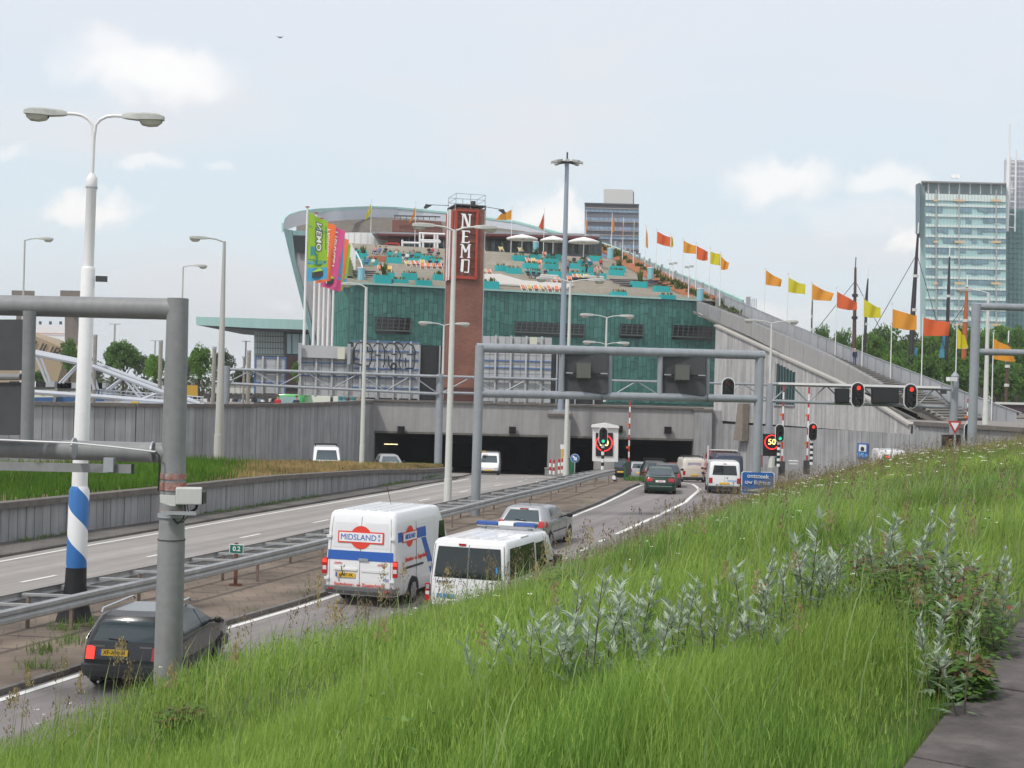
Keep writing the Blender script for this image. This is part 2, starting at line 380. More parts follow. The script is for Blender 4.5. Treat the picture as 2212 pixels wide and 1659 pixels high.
for k,(cx,y0)in enumerate([(1.7,86),(1.9,92),(3.2,89),(3.4,96),(-.8,92),(-.9,98),(1.6,101),(3.4,104)]):
 line('lane_dash',[(y0,cx),(y0+9,cx-.1)],.12,y0,y0+1.6)
def medl(Y):return interp(LR,Y)+.02
def medr(Y):return interp(RL,Y)-.36 if Y<86 else min(interp(RL,Y)-.36,8.6)
mb=MB();rows=[]
for i in range(80):
 Y=4+i*(110-4)/79;a,b=medl(Y),medr(Y)
 b=max(b,a+.3)
 rows.append([(a,Y,zr(Y)-.05),(a,Y,zr(Y)+.11)]+[(a+(b-a)*t,Y,zr(Y)+.12)for t in(.02,.3,.6,.97)]+[(b,Y,zr(Y)+.11),(b,Y,zr(Y)-.05)])
mb.grid(rows);struct('median_paving',mb,MEDM)
mb=MB();i=0;Y=6.0
KERB=mat('kerb_stone',(.15,.14,.13),.9,var=.2,scale=3,ibw='object',island=.2)
kerb=thing('kerb',None,None);kerb['kind']='structure'
while Y<88:
 a,b=Vector((medr(Y)+.06,Y,0)),Vector((medr(Y+1)+.06,Y+.97,0));L_=1.0
 m_=MB().beam((a.x,a.y,zr(a.y)+.03),(b.x,b.y,zr(b.y)+.03),.14,.16)
 m_.obj('kerbstone',KERB,kerb);Y+=1.0
LWB=[(20,-24.5),(45.1,-16.6),(53.5,-13.6),(62.6,-10.9),(75,-7.3),(83,-5.1),(88.5,-3.9)]
mb=MB();rows=[]
for i in range(50):
 Y=18+i*(89-18)/49;a,b=interp(LWB,Y)-.2,interp(LL,Y)-.55
 b=max(b,a+.15)
 rows.append([(a,Y,zr(Y)+.10),(b-.13,Y,zr(Y)+.10),(b,Y,zr(Y)+.08),(b,Y,zr(Y)-.05)])
mb.grid(rows);struct('verge_paving',mb,SETTS)
LWT=[(20,1.7),(45.1,1.40),(53.5,1.38),(62.6,1.33),(75,1.0),(83,.62),(88.5,.45)]
low=thing('retaining_wall','low ribbed concrete wall holding the grass island beside the left carriageway','wall',(-16,45,0))
def wall_panels(parent,path,width,bottom,top,m,gap=.03,thick=.12,capm=None,caph=.22,capw=.45,jitter=.012,stop=None):
 segs=[];P=[Vector((a,b,0))for a,b in path]
 tot=sum((q-p).length for p,q in zip(P,P[1:]));n=int(tot/width);
 def at(s):
  for p,q in zip(P,P[1:]):
   l=(q-p).length
   if s<=l:return p+(q-p)*(s/l)
   s-=l
  return P[-1].copy()
 loc=parent.location
 for i in range(n):
  a,b=at(i*tot/n+gap/2),at((i+1)*tot/n-gap/2)
  d=(b-a).normalized();nn=Vector((d.y,-d.x,0))*thick
  j=Vector((d.y,-d.x,0))*random.uniform(-jitter,jitter)
  ma=MB();z0,z1,t0,t1=bottom(a.y),bottom(b.y),top(a.y,a.x),top(b.y,b.x)
  A=[Vector((a.x,a.y,z0))+j,Vector((b.x,b.y,z1))+j,Vector((b.x,b.y,t1))+j,Vector((a.x,a.y,t0))+j]
  ma.prism(A,nn);o=ma.obj('panel',m,parent,origin=loc)
 ma=MB();rows=[]
 for i in range(n+1):
  c=at(i*tot/n);q=at(min(i*tot/n+.1,tot))-at(max(i*tot/n-.1,0));q.normalize();nb=Vector((q.y,-q.x,0))*(thick*.55);back=Vector((-q.y,q.x,0))*.3
  rows.append([c+nb*.4+Vector((0,0,bottom(c.y))),c+nb*.4+Vector((0,0,top(c.y,c.x)-.02)),c+back+Vector((0,0,top(c.y,c.x)-.02)),c+back+Vector((0,0,bottom(c.y)))])
 ma.grid(rows);ma.obj('backing',DARKJ,parent,origin=loc)
 if capm:
  nc=max(2,int(tot/3.2));
  for i in range(nc):
   a,b=at(i*tot/nc+.01),at((i+1)*tot/nc-.01);d=(b-a).normalized();nn=Vector((d.y,-d.x,0))*(thick*.5)
   MB().beam(a+nn+Vector((0,0,top(a.y,a.x)+caph/2)),b+nn+Vector((0,0,top(b.y,b.x)+caph/2)),capw,caph).obj('coping',capm,parent,origin=loc)
wall_panels(low,[(x,y)for y,x in LWB],.42,lambda y:zr(y)+.0,lambda y,x:interp(LWT,y)-.2,PANEL,capm=CAPM,caph=.2,capw=.5)
def isl_far(Y):return Y
near=[(-24.8,20),(-16.9,45.1),(-13.9,53.5),(-11.2,62.6),(-7.6,75),(-5.4,83),(-4.2,88.3)]
far=[(-60,52),(-34,63),(-24,69),(-18,74),(-11,81),(-6.5,87),(-4.4,89.5)]
def island_h(p,t):
 z0=interp(LWT,p[1])-.15
 return z0+.12*math.sin(math.pi*min(t*1.1,1))*min(1,(95-p[1])/20)
mb=MB();rows=[]
for i in range(len(near)):
 for s in range(4 if i<len(near)-1 else 1):
  f_=s/4;k=min(i+1,len(near)-1)
  a=[lerp(near[i][c],near[k][c],f_)for c in(0,1)];b=[lerp(far[i][c],far[k][c],f_)for c in(0,1)]
  row=[]
  for t in[j/8 for j in range(9)]:
   q=(lerp(a[0],b[0],t),lerp(a[1],b[1],t));row.append((q[0],q[1],island_h(a,t)))
  row.append((b[0],b[1]+.6,zr(b[1])-.1));rows.append(row)
island_rows=rows
mb.grid(rows)
struct('grass_island',mb,mat('island_soil',(.19,.15,.08),.95,var=.3,scale=.7))
BWP=[(-70,74),(-46,79),(-31.5,84),(-23.5,88),(-17.5,97),(-14,109),(-12.15,PY)]
bw=thing('quay_wall','tall curving wall of grey vertical panels left of the tunnel mouth','wall',(-30,84,0))
def bwtop(y,x):return(4.16 if x<-43 else 3.86)+(0 if y<95 else(y-95)*.010)-.1
wall_panels(bw,BWP,.62,lambda y:-1.9 if y>95 else-.6,bwtop,PANEL,capm=CAPM,caph=.22,capw=.6)
PAVE=mat('street_paving',(.24,.22,.20),.9,var=.12,scale=.6,bump=.1)
ZS=3.9
mb=MB()
def up(p,z=ZS):return(p[0],p[1],z)
back=[(-70,74.2),(-46,79.2),(-31.5,84.2),(-23.5,88.2),(-17.5,97.2),(-14,109.2),(-12.4,PY+.6)]
ZQ=2.6
for(a,b)in zip(back,back[1:]):mb.add([up(a,ZQ),up(b,ZQ),up((b[0],400),ZQ),up((a[0],400),ZQ)],[(0,1,2,3)])
mb.add([up((-2600,74.2),ZQ),up(back[0],ZQ),up((-70,400),ZQ),up((-2600,400),ZQ)],[(0,1,2,3)])
mb.add([up((-12.4,PY+.6),ZQ-1),up((-12.4,PY+.6)),up((-12.4,400)),up((-12.4,400),ZQ-1)],[(0,1,2,3)])
mb.add([up((-12.4,PY+.6)),up((19.5,PY+.6)),up((19.5,400)),up((-12.4,400))],[(0,1,2,3)])
struct('street',mb,PAVE)
GR=[(19.5,119.4),(22.3,112),(28.6,97.3),(31.2,84),(45,76),(75,72),(2600,70)]
mb=MB()
for(a,b)in zip(GR,GR[1:]):mb.add([up(a),up(b),up((b[0],400)),up((a[0],400))],[(0,1,2,3)])
struct('street',mb,PAVE)
mb=MB();mb.add([(-2600,400,ZS-.02),(2600,400,ZS-.02),(2600,2600,ZS-.02),(-2600,2600,ZS-.02)],[(0,1,2,3)])
mb.add([(-2600,-300,ZS-.3),(-70,-300,ZS-.3),(-70,74,ZS-.3),(-2600,74,ZS-.3)],[(0,1,2,3)])
struct('terrain',mb,mat('far_ground',(.12,.13,.08),.95,var=.2,scale=.02))
mb=MB();rows=[]
ys=[1.2+.55*i for i in range(30)]+[18+1.1*i for i in range(60)]
for Y in ys:
 f,c=foot(Y),pavx(Y);rows.append([(f-.8,Y,-.12)]+[(f+(c-f)*t,Y,hill(f+(c-f)*t,Y)-.03)for t in[j/22 for j in range(23)]])
mb.grid(rows);struct('embankment',mb,mat('embankment_soil',(.055,.075,.02),.95,var=.3,scale=1.2),smooth=True)
mb=MB();mb.add([(pavx(-30),-30,3.80),(900,-30,3.80),(900,83,3.80),(pavx(83),83,3.80)],[(0,1,2,3)])
mb.add([(-2600,-30,3.6),(pavx(1.2)+.5,-30,3.6),(pavx(1.2)+.5,1.25,3.6),(-2600,1.25,3.6)],[(0,1,2,3)]);struct('ground',mb,EARTH)
SLAB=mat('footway_slab',(.072,.062,.060),.92,var=.34,scale=2.2,bump=.5,bscale=55,island=.09,ibw='object',col2=(.105,.092,.086))
fw=thing('pavement',None,None);fw['kind']='structure'
import itertools
dirv=Vector((.4356,.9,0)).normalized();sid=Vector((dirv.y,-dirv.x,0))
tilt=R(-13)
for i in range(-4,60):
 for j in range(2):
  if i>24 and j:continue
  p0=Vector((pavx(0),0,3.86))+dirv*(i*.95)+sid*(j*1.52)
  a=dirv*.475*.968;s_=sid*.755
  sk_=dirv*(-.22)
  q=[p0-a,p0-a+s_*2+sk_*1.5,p0+a+s_*2+sk_*1.5,p0+a]
  dz=random.uniform(-.006,.006)
  MB().prism([v+Vector((0,0,dz))for v in q],(0,0,-.06)).obj('slab',SLAB,fw,bevel=0)
mb=MB();base=Vector((pavx(0),0,3.852));mb.add([base-dirv*5,base-dirv*5+sid*3.1,base+dirv*58+sid*3.1,base+dirv*58],[(0,1,2,3)]);mb.obj('joint_sand',mat('joint_sand',(.33,.30,.27),.95,var=.3,scale=30),fw)
#  tunnel front
TZ0,TZ1=1.46,4.14
def T(x,y):return D(x,y,PY)
tun=thing('tunnel_portal','grey concrete tunnel mouth with two wide dark openings under a deep lintel','tunnel',(0,PY,0))
xL0,xL1,xR0,xR1=T(807,980).x,T(1183,980).x,T(1230,980).x,T(1497,980).x
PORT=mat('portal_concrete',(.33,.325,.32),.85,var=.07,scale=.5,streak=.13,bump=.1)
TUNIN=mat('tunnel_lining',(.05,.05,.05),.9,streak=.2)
mb=MB();mb.box(((xL0+xR1)/2,PY+.5,(TZ0+.12+TZ1)/2),(xR1-xL0,1.0,TZ1-TZ0-.12));wpart('lintel',mb,PORT,tun)
mb=MB();mb.box(((xL0+xR1)/2,PY+.45,TZ0+.03),(xR1-xL0-.01,1.06,.18));wpart('lintel_edge',mb,mat('stained_edge',(.13,.125,.11),.9,var=.3,scale=2),tun)
mb=MB();mb.box(((xL0+xR1)/2+.4,PY+.4,TZ1+.08),(xR1-xL0+.9,1.3,.16));wpart('coping',mb,CAPM,tun)
mb=MB();mb.box(((xL1+xR0)/2,PY+1.0,.2),(xR0-xL1,3.6,7.1));wpart('pier',mb,PORT,tun)
mb=MB();mb.box(((xL1+xR0)/2,PY+.9,3.35),(xR0-xL1+.2,3.7,.22));wpart('pier_cap',mb,CAPM,tun)
mb=MB();mb.box((xL0-.6,PY+.5,1.0),(1.2,1.4,6.3));wpart('side_pillar',mb,PORT,tun)
xr=T(1535,960).x
mb=MB();mb.box(((xR1+xr)/2,PY+.3,.75),(xr-xR1,1.6,6.6));wpart('side_pillar',mb,PANEL,tun)
mb=MB();mb.box(((xR1+xr)/2,PY+.3,4.12),(xr-xR1+.2,1.8,.16));wpart('pillar_cap',mb,CAPM,tun)
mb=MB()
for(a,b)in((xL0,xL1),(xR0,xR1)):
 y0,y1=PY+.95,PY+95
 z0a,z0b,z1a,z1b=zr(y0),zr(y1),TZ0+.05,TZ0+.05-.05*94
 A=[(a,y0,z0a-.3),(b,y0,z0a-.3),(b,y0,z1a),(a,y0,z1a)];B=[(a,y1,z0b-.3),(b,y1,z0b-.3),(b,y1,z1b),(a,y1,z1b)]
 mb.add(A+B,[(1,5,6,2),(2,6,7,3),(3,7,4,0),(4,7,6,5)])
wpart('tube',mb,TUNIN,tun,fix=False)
mb=MB();mb.box(((xL0+xR1)/2,PY+50,2.6),(xR1-xL0+2,98,.3));mb.box((xL0-.5,PY+50,-4),(.6,98,13));mb.box((xR1+.5,PY+50,-4),(.6,98,13));mb.box(((xL0+xR1)/2,PY+99,-4),(xR1-xL0+2,.6,13.5));mb.box(((xL0+xR1)/2,PY+50,-10.6),(xR1-xL0+2,98,.3));wpart('casing',mb,TUNIN,tun)  # unseen shell enlarged to stop sky light leaking into the tubes
for i in range(5):
 p=D(819+i*9,959+i*.2,PY+9+i*1.0);MB().box((0,0,0),(.35,.12,.07)).obj('tunnel_lamp',mat('tunnel_light',(1,.8,.45),.5,emit=2.2),tun).location=p-tun.location
for x,y in((1107,929),(867,928),(1337,927),(1442,929)):
 p=T(x,y);b=thing('floodlight',f'black floodlight on the lintel over the {"left" if x < 1200 else "right"} tunnel opening, {"nearer the pier" if x in (1107, 1337) else "nearer the outer wall"}','floodlight',p,group='floodlights on the tunnel lintel')
 MB().prism([(-.3,-.5,.3),(.3,-.5,.3),(.3,-.35,-.3),(-.3,-.35,-.3)],(0,.3,0)).obj('housing',BLACKP,b);MB().box((0,-.1,.0),(.08,.25,.08)).obj('bracket',BLACKP,b)
 #  right wall along the branch road: lower course of ribbed panels, upper sloping museum wall
RWP=[(19.0,119.4),(28.4,97.0),(30.9,83.5)]
MB().box((17.85,122.1,.9),(1.0,2.2,6.4)).obj('corner_pillar',PANEL,tun,origin=tun.location)
rw=thing('retaining_wall','ribbed grey concrete wall behind the fifty signs, under the sloping museum wall','wall',(24,108,0))
wall_panels(rw,[(17.2,123.7),(18.6,120.3),(22,112.05),(28.32,96.7)],.5,lambda y:zr(y)-.3,lambda y,x:2.98+(120-y)*.006,PANEL,thick=.14)
rw2=thing('retaining_wall','ribbed grey wall below the foot of the stair ramp, behind the white tailgated van','wall',(29.5,90,0))
wall_panels(rw2,[(28.2,97.0),(29.6,89.5),(31.1,83.3),(45,75.2),(75,71.2)],.5,lambda y:zr(y)-.3,lambda y,x:3.72,PANEL,thick=.14,capm=CAPM,caph=.26,capw=.6)
MB().box((28.45,97.0,1.2),(.9,1.1,5.4)).obj('corner_post',PANEL,rw2,origin=rw2.location)
#  THE MUSEUM: hull, stepped roof terrace, brick tower, stair ramp
def onplane(x,y,A,B):
 A,B=Vector(A),Vector(B);n=Vector((B.y-A.y,-(B.x-A.x),0));d=pix_dir(x,y);e=Vector((0,0,EYE))
 return e+d*((A-e).dot(n)/d.dot(n))
FA,FB=D(757,611,158),D(1510,655,172)
FB.z=FA.z
def FP(x,y):return onplane(x,y,FA,FB)
fdir=(FB-FA);fdir.z=0;fdir.normalize();fout=Vector((fdir.y,-fdir.x,0))
ZT=FA.z
mus=thing('museum','ship-shaped museum with green copper front and a stepped roof terrace full of planters','museum',(0,165,ZS))
COPPER=mat('green_copper_panels',(.070,.215,.185),.5,var=.14,scale=.5,streak=.20,island=.20,metal=.05,col2=(.052,.17,.15))
COPPERL=mat('pale_copper_edge',(.36,.58,.54),.5,var=.08,scale=1)
COPPERJ=mat('copper_backing',(.045,.105,.095),.8)
HULLG=mat('hull_grey_cladding',(.32,.31,.32),.75,var=.06,scale=.4,streak=.1)
HULLB=mat('hull_blue_skin',(.17,.29,.30),.5,var=.08,scale=.5,streak=.1)
RIMG=mat('rim_pale_grey',(.58,.61,.66),.7,var=.05,scale=.5)
def inwin(p):
 for(x0,x1,y0,y1)in WINS:
  a,b=FP(x0,y0),FP(x1,y1)
  if a.x-.25<p.x<b.x+.25 and b.z-.2<p.z<a.z+.2:return True
 return False
WINS=[(811,884,684,720),(1112,1259,694,727),(1339,1386,699,729),(1452,1537,702,734)]
def fz(x):
 return 99
L0=-1.0;L1=(FB-FA).length+5.6;zb=FP(900,745).z
mb=MB();A=Vector((FA.x,FA.y,0))
def fp(s,z,o=0.0):return A+fdir*s+fout*o+Vector((0,0,z))
Lm=(FB-FA).length-.1
mb.prism([fp(0,ZS),fp(Lm,ZS),fp(Lm,ZT-.2),fp(0,ZT-.2)],-fout*1.0)
mb.prism([fp(Lm,ZS),fp(L1+3,ZS),fp(L1+3,ZT-3.4),fp(Lm,ZT-2.0)],-fout*1.0)
wpart('front_backing',mb,COPPERJ,mus)
FULL=(FP(1300,800)-A).dot(fdir)
mb=MB();s=0.0;pw=.54
while s<L1+2.6:
 zlo=zb if s<FULL else ZS+.3;z=zlo-random.uniform(0,1.2);top=ZT-.12 if s<Lm-.3 else ZT-2.0-(s-Lm)*.21
 while z<top:
  h=1.28;z0,z1=max(z,zlo)+.03,min(z+h,top)-.03
  c=fp(s+pw/2,(z0+z1)/2)
  if z1>z0+.1:
   j=random.uniform(.02,.07);j2=random.uniform(-.015,.015)
   mb.add([fp(s+.02,z0,j),fp(s+pw-.02,z0,j+j2),fp(s+pw-.025,z1,j+j2),fp(s+.025,z1,j),fp(s+.025,z0,0),fp(s+pw-.025,z0,0),fp(s+pw-.025,z1,0),fp(s+.025,z1,0)],[(0,1,2,3),(0,4,5,1),(1,5,6,2),(2,6,7,3),(3,7,4,0)])
  z+=h
 s+=pw
o=wpart('copper_sheets',mb,COPPER,mus,fix=False);o['kind']='stuff'
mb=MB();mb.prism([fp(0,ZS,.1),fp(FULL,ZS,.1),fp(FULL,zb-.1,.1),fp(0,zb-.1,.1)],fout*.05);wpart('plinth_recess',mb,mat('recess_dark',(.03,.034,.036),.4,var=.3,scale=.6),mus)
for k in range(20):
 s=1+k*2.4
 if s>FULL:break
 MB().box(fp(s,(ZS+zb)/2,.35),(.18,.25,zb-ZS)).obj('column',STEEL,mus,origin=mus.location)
WDK=mat('window_dark',(.014,.02,.02),.15)
BLADE=mat('window_blade',(.075,.085,.08),.4)
for wi,(x0,x1,y0,y1)in enumerate(WINS):
 a,b=FP(x0,y0),FP(x1,y1);s0,s1=(a-A).dot(fdir),(b-A).dot(fdir);za,zb2=a.z,b.z+.35
 m_=MB().prism([fp(s0,zb2-.5,.1),fp(s1,zb2-.5,.1),fp(s1,za,.1),fp(s0,za,.1)],fout*.04);w_=wpart('window',m_,WDK,mus)
 n=max(4,int((s1-s0)/.62))
 for k in range(n+1):
  s=s0+(s1-s0)*k/n;m_=MB().beam(fp(s,zb2,.22),fp(s+.12,za,.22),.07,.14);m_.obj('mullion',BLADE,w_,origin=mus.location)
 for k in range(3):
  z=zb2+(za-zb2)*(k+.5)/3;m_=MB().beam(fp(s0,z,.2),fp(s1,z,.2),.05,.07);o=m_.obj('rail',BLADE,w_,origin=mus.location)
 m_=MB().beam(fp(s0-.1,zb2-.12,.3),fp(s1+.1,zb2-.12,.3),.35,.16);m_.obj('sill',mat('sill_stained',(.10,.13,.11),.7),w_,origin=mus.location)
mb=MB().beam(fp(-.2,ZT-.02,.12),fp(Lm+.15,ZT-.02,.12),.5,.2);wpart('eaves_edge',mb,COPPERL,mus)
def quadp(name,pts,m,th=(0,.5,0),parent=None):
 mb=MB().prism([D(*p)for p in pts],th);return wpart(name,mb,m,parent or mus)
P_=[D(716,618,159.5),D(757,611,158),D(772,745,158),D(772,800,158),D(715,800,160)]
fac=[D(718,640,160.5),D(757.5,611,158.0),D(773.5,760,158.1),D(714,760,161)]
for k in range(9):
 a,b=k/9,(k+.93)/9
 t0,t1,b0,b1=fac[0].lerp(fac[1],a),fac[0].lerp(fac[1],b),fac[3].lerp(fac[2],a),fac[3].lerp(fac[2],b)
 for j in range(3):
  c0,c1=j/3,(j+.985)/3
  MB().prism([t0.lerp(b0,c1),t1.lerp(b1,c1),t1.lerp(b1,c0),t0.lerp(b0,c0)],(0,.1,0)).obj('side_sheet',COPPER,mus,origin=mus.location)
quadp('side_backing',[(716,620,161.2),(757,611,158.7),(774,862,158.7),(712,862,161.6)],COPPERJ)
quadp('bow_wall',[(628,498,165),(690,500,166),(722,545,164),(748,612,161),(724,640,162),(716,862,163),(706,862,163),(681,740,163.5),(634,545,165)],HULLG)
quadp('bow_skin',[(612,494,166.3),(631,497,164.6),(638,560,164.6),(660,645,164),(684,745,163),(706,862,162.5),(696,862,163),(668,720,164),(652,655,165),(629,566,166)],HULLB,(0,.4,0))
bw_=quadp('bow_window',[(633,509,164.5),(661,509,164.5),(661,546,164.5),(641,546,164.5)],WDK,(0,.2,0))
quadp('bow_band',[(631,498,164.7),(668,498,164.7),(668,508,164.6),(633,508,164.6)],HULLB,(0,.1,0))
RIM=[(613,484,500,166.5),(616,474,499,169),(626,465,494,175),(648,458,487,186),(682,453,479,200),(743,449,474,220),(800,447,472,232),(858,449,473,238),(915,454,478,240),(963,459,482,240),(1044,470,492,240),(1112,479,499,238),(1170,494,509,234),(1241,513,524,230),(1302,527,540,222),(1352,545,560,212),(1387,560,577,206),(1457,590,609,194),(1522,615,636,183),(1584,642,662,172),(1612,655,676,168)]
rows=[];rows2=[]
for i in range(len(RIM)-1):
 for s in range(3):
  f_=s/3;q=[lerp(a,b,f_)for a,b in zip(RIM[i],RIM[i+1])]
  t,b=D(q[0],q[1],q[3]),D(q[0],q[2],q[3]);b.x,b.y=t.x,t.y
  back=Vector((0,.6,0))+Vector((-.3 if q[0]<700 else .3,0,0))
  rows.append([b,t,t+back,b+back])
  w_=1.5 if q[0]<640 else(.9 if q[0]<700 else .5)
  hh=.95 if q[0]<640 else(.5 if q[0]<700 else .22)
  u=Vector((0,0,1));rows2.append([t+Vector((0,-.12,-hh)),t+Vector((0,-.12,.12)),t+back*1.2+Vector((0,0,.25)),t+back*1.2+Vector((0,0,-hh))])
wpart('rim_wall',MB().grid(rows,close=True),RIMG,mus);wpart('rim_edge',MB().grid(rows2,close=True).add(rows2[0],[(0,1,2,3)]).add(rows2[-1],[(0,1,2,3)]).add(rows[0],[(0,1,2,3)]),COPPERL,mus)
rows=[]
for i in range(13):
 u=i/12;x=lerp(640,1290,u);Y=226+8*math.sin(u*math.pi);yt=interp([(q[0],q[2])for q in RIM],x)-3
 rows.append([D(x,yt,Y),D(x,yt+12,Y-6),D(x,540,Y-14),D(x,560,Y-14)])
wpart('curved_roof',MB().grid(rows),mat('roof_brown_grey',(.15,.13,.11),.9,var=.2,scale=.4),mus,smooth=True)
#  terrace: plane through the front edge and a back point
TB=D(1028,541,200)
tn=(FB-FA).cross(TB-FA).normalized()
def terr(x,y):
 d=pix_dir(x,y);e=Vector((0,0,EYE));return e+d*((FA-e).dot(tn)/d.dot(tn))
def terr_z(p):return FA.z-(tn.x*(p.x-FA.x)+tn.y*(p.y-FA.y))/tn.z
DECK=mat('weathered_deck',(.46,.42,.355),.85,var=.14,scale=1.0,island=.05,ibw='object')
fin=Vector((-fdir.y,fdir.x,0));RISER_SHADE=mat('deck_shadow_gap',(.17,.145,.115),.9,var=.15);NST=40;depth=(TB-FA).dot(fin)
SRI=[(0,2.6)]+[(d_,s_-Lm+1.0)for d_,s_ in[((q-FA).dot(fin),(q-FA).dot(fdir))for q in(terr(1490,638),terr(1430,610),terr(1372,581),terr(1330,556),terr(1292,536))]if d_>1]+[(80,-6)]
slope=(terr_z(FA+fin*10)-ZT)/10
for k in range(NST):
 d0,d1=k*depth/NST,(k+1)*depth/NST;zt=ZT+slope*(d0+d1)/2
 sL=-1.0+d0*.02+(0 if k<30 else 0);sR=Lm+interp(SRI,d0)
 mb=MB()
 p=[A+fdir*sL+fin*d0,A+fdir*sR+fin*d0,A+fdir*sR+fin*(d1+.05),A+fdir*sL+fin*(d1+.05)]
 rz_=slope*depth/NST;mb.prism([Vector((q.x,q.y,zt-.58*rz_))for q in p],(0,0,.58*rz_));mb.prism([Vector((q.x,q.y,zt-rz_-.06))+fin*.12 for q in p],(0,0,.42*rz_+.055),1)  # shadow gap under each step put into a darker lower riser
 mb.obj('step',[DECK,RISER_SHADE],mus,origin=mus.location)
mb=MB();mb.add([A+fdir*-1+fin*0+Vector((0,0,ZT-.4)),A+fdir*(Lm+2)+Vector((0,0,ZT-.4)),A+fdir*(Lm-6)+fin*depth+Vector((0,0,ZT+slope*depth-.4)),A+fdir*0+fin*depth+Vector((0,0,ZT+slope*depth-.4))],[(0,1,2,3)])
wpart('roof_slab',mb,HULLG,mus)
for(x0,x1,y0)in((762,810,590),(762,808,594),(762,805,599),(1318,1440,608),(1325,1445,612),(1333,1450,616),(1340,1452,620)):
 a,b=terr(x0,y0),terr(x1,y0+(x1-x0)*.03);MB().beam(a+Vector((0,0,.26)),b+Vector((0,0,.26)),.5,.12).obj('seat_plank',mat('slate_bench',(.045,.055,.085),.6),mus,origin=mus.location)
LAND=mat('pale_landing',(.52,.50,.46),.8,var=.08)
for pts in([(1038,598),(1040,617),(1225,628),(1240,620),(1130,612),(1080,598)],):
 q=[terr(x,y)for x,y in pts];MB().prism([p+Vector((0,0,.38))for p in q],(0,0,-.2)).obj('landing',LAND,mus,origin=mus.location)
q=[D(858,538,203),D(960,541,203),D(960,551,203),D(858,548,203)];MB().prism(q,(0,1,0)).obj('parapet',LAND,mus,origin=mus.location)
GRAV=mat('orange_gravel',(.33,.12,.05),.9,var=.3,scale=3)
strip_pts=[(1288,528,214),(1330,552,206),(1372,577,199),(1430,606,190),(1490,634,181),(1545,660,174),(1590,684,168)]
q1=[terr(x,y+4)if y<640 else D(x,y+3,Y)for x,y,Y in strip_pts];
mb=MB();mb.grid([[p+Vector((-1.2,-.3,.15)),p+Vector((0,0,.45)),p+Vector((2.4,.6,.4)),p+Vector((2.4,.6,-1))]for p in q1]);wpart('gravel_bed',mb,GRAV,mus)
STRIPQ=q1
q2=[terr(758,603),terr(752,580),terr(757,560),terr(764,545)]
mb=MB();mb.grid([[p+Vector((-3,.3,-.6)),p+Vector((-1.6,.3,.3)),p+Vector((0,0,.35)),p+Vector((.6,0,.05))]for p in q2]);wpart('planted_edge',mb,mat('planted_edge',(.10,.12,.04),.9,var=.4,scale=1.5),mus)
wpart('stair_rail',MB().tube([terr(788,606)+Vector((0,0,.5)),terr(779,585)+Vector((0,0,1.1)),terr(768,566)+Vector((0,0,1.3))],.09,6),WHITEP,mus)
for k in range(5):
 p=terr(757+k*2.2,562+k*5);MB().box(p+Vector((0,0,1)),(.22,.1,2.2)).obj('baluster_panel',WHITEP,mus,origin=mus.location)
 #  roof restaurant
BRICK=mat('red_brown_brick',(.20,.085,.065),.85,var=.12,scale=1.2,bump=.2)
n_,l_=BRICK.node_tree.nodes,BRICK.node_tree.links
rest=thing('restaurant_pavilion','glazed rooftop pavilion with dark red canopy and brick box at the back of the terrace','pavilion',D(900,541,206))
def rp(name,x0,y0,x1,y1,Y,m,th=.4,r=None):
 q=[D(x0,y1,Y),D(x1,y1+(x1-x0)*.026,Y),D(x1,y0+(x1-x0)*.026,Y),D(x0,y0,Y)]
 return MB().prism(q,(0,th,0)).obj(name,m,rest,origin=rest.location)
rp('glass_front',864,509,962,541,208,GLASS2,.3);rp('brick_wall',838,506,864,541,207,BRICK,3);rp('glass_front',1042,512,1300,549,210,GLASS2,.3)
rp('brick_box',847,475,952,500,214,BRICK,6);rp('canopy',803,500,962,505,205,mat('pavilion_roof',(.33,.36,.38),.6),9);rp('canopy_underside',814,504,962,508,204.6,mat('canopy_red',(.14,.03,.03),.6),8)
rp('canopy',1042,499,1295,505,206,mat('pavilion_roof',(.33,.36,.38),.6),9);rp('canopy_underside',1042,504,1290,509,205.6,mat('canopy_red',(.14,.03,.03),.6),8)
for k in range(8):rp('roof_truss_bar',852+k*12.5,466.5,853.2+k*12.5,475,213,DARKG,.2)
rp('roof_truss_rail',851,464.5,951,467,213,DARKG,.2)
for k in range(22):rp('glazing_bar',1046+k*11.8,512.5,1047+k*11.8,549,209.6,BLADE,.2)
for k in range(7):rp('glazing_bar',868+k*15,510,869.4+k*15,541,207.6,mat('pale_bar',(.45,.5,.5),.5),.2)
for k in range(12):rp('window_tone_panel',1050+k*19,520,1062+k*19,548,209.8,mat('mottled_green',(.10,.13,.09),.6,var=.5,scale=.8),.1)  # mottled green panels set just in front of the glazing
mb=MB();c0=D(789,533,212);rr=3.7
for(z0,z1,r_,mi)in((-.4,1.9,rr,0),):
 ring0=[c0+Vector((math.cos(t)*r_,math.sin(t)*r_*.6,z0))for t in[2*math.pi*i/28 for i in range(28)]];ring1=[p+Vector((0,0,z1-z0))for p in ring0]
 mb.grid([ring0,ring1],close=True);mb.add(ring1,[tuple(range(28))])
dr=thing('counter_drum','low round white bar drum at the left back of the terrace','counter',c0);mb.obj('drum_wall',WHITEP,dr,origin=c0)
for i in range(10):MB().box((math.cos(-.3-i*.28)*rr*1.005,math.sin(-.3-i*.28)*rr*.605,1),(.06,.06,1.9)).obj('rib',OFFWH,dr)
pf=thing('pipe_frame','white play frame of thick pipes before the pavilion glass','frame',D(910,541,204))
def pp(*pts,r=.16):return MB().tube([D(x,y,204)for x,y in pts],r,8).obj('pipe',WHITEP,pf,origin=pf.location)
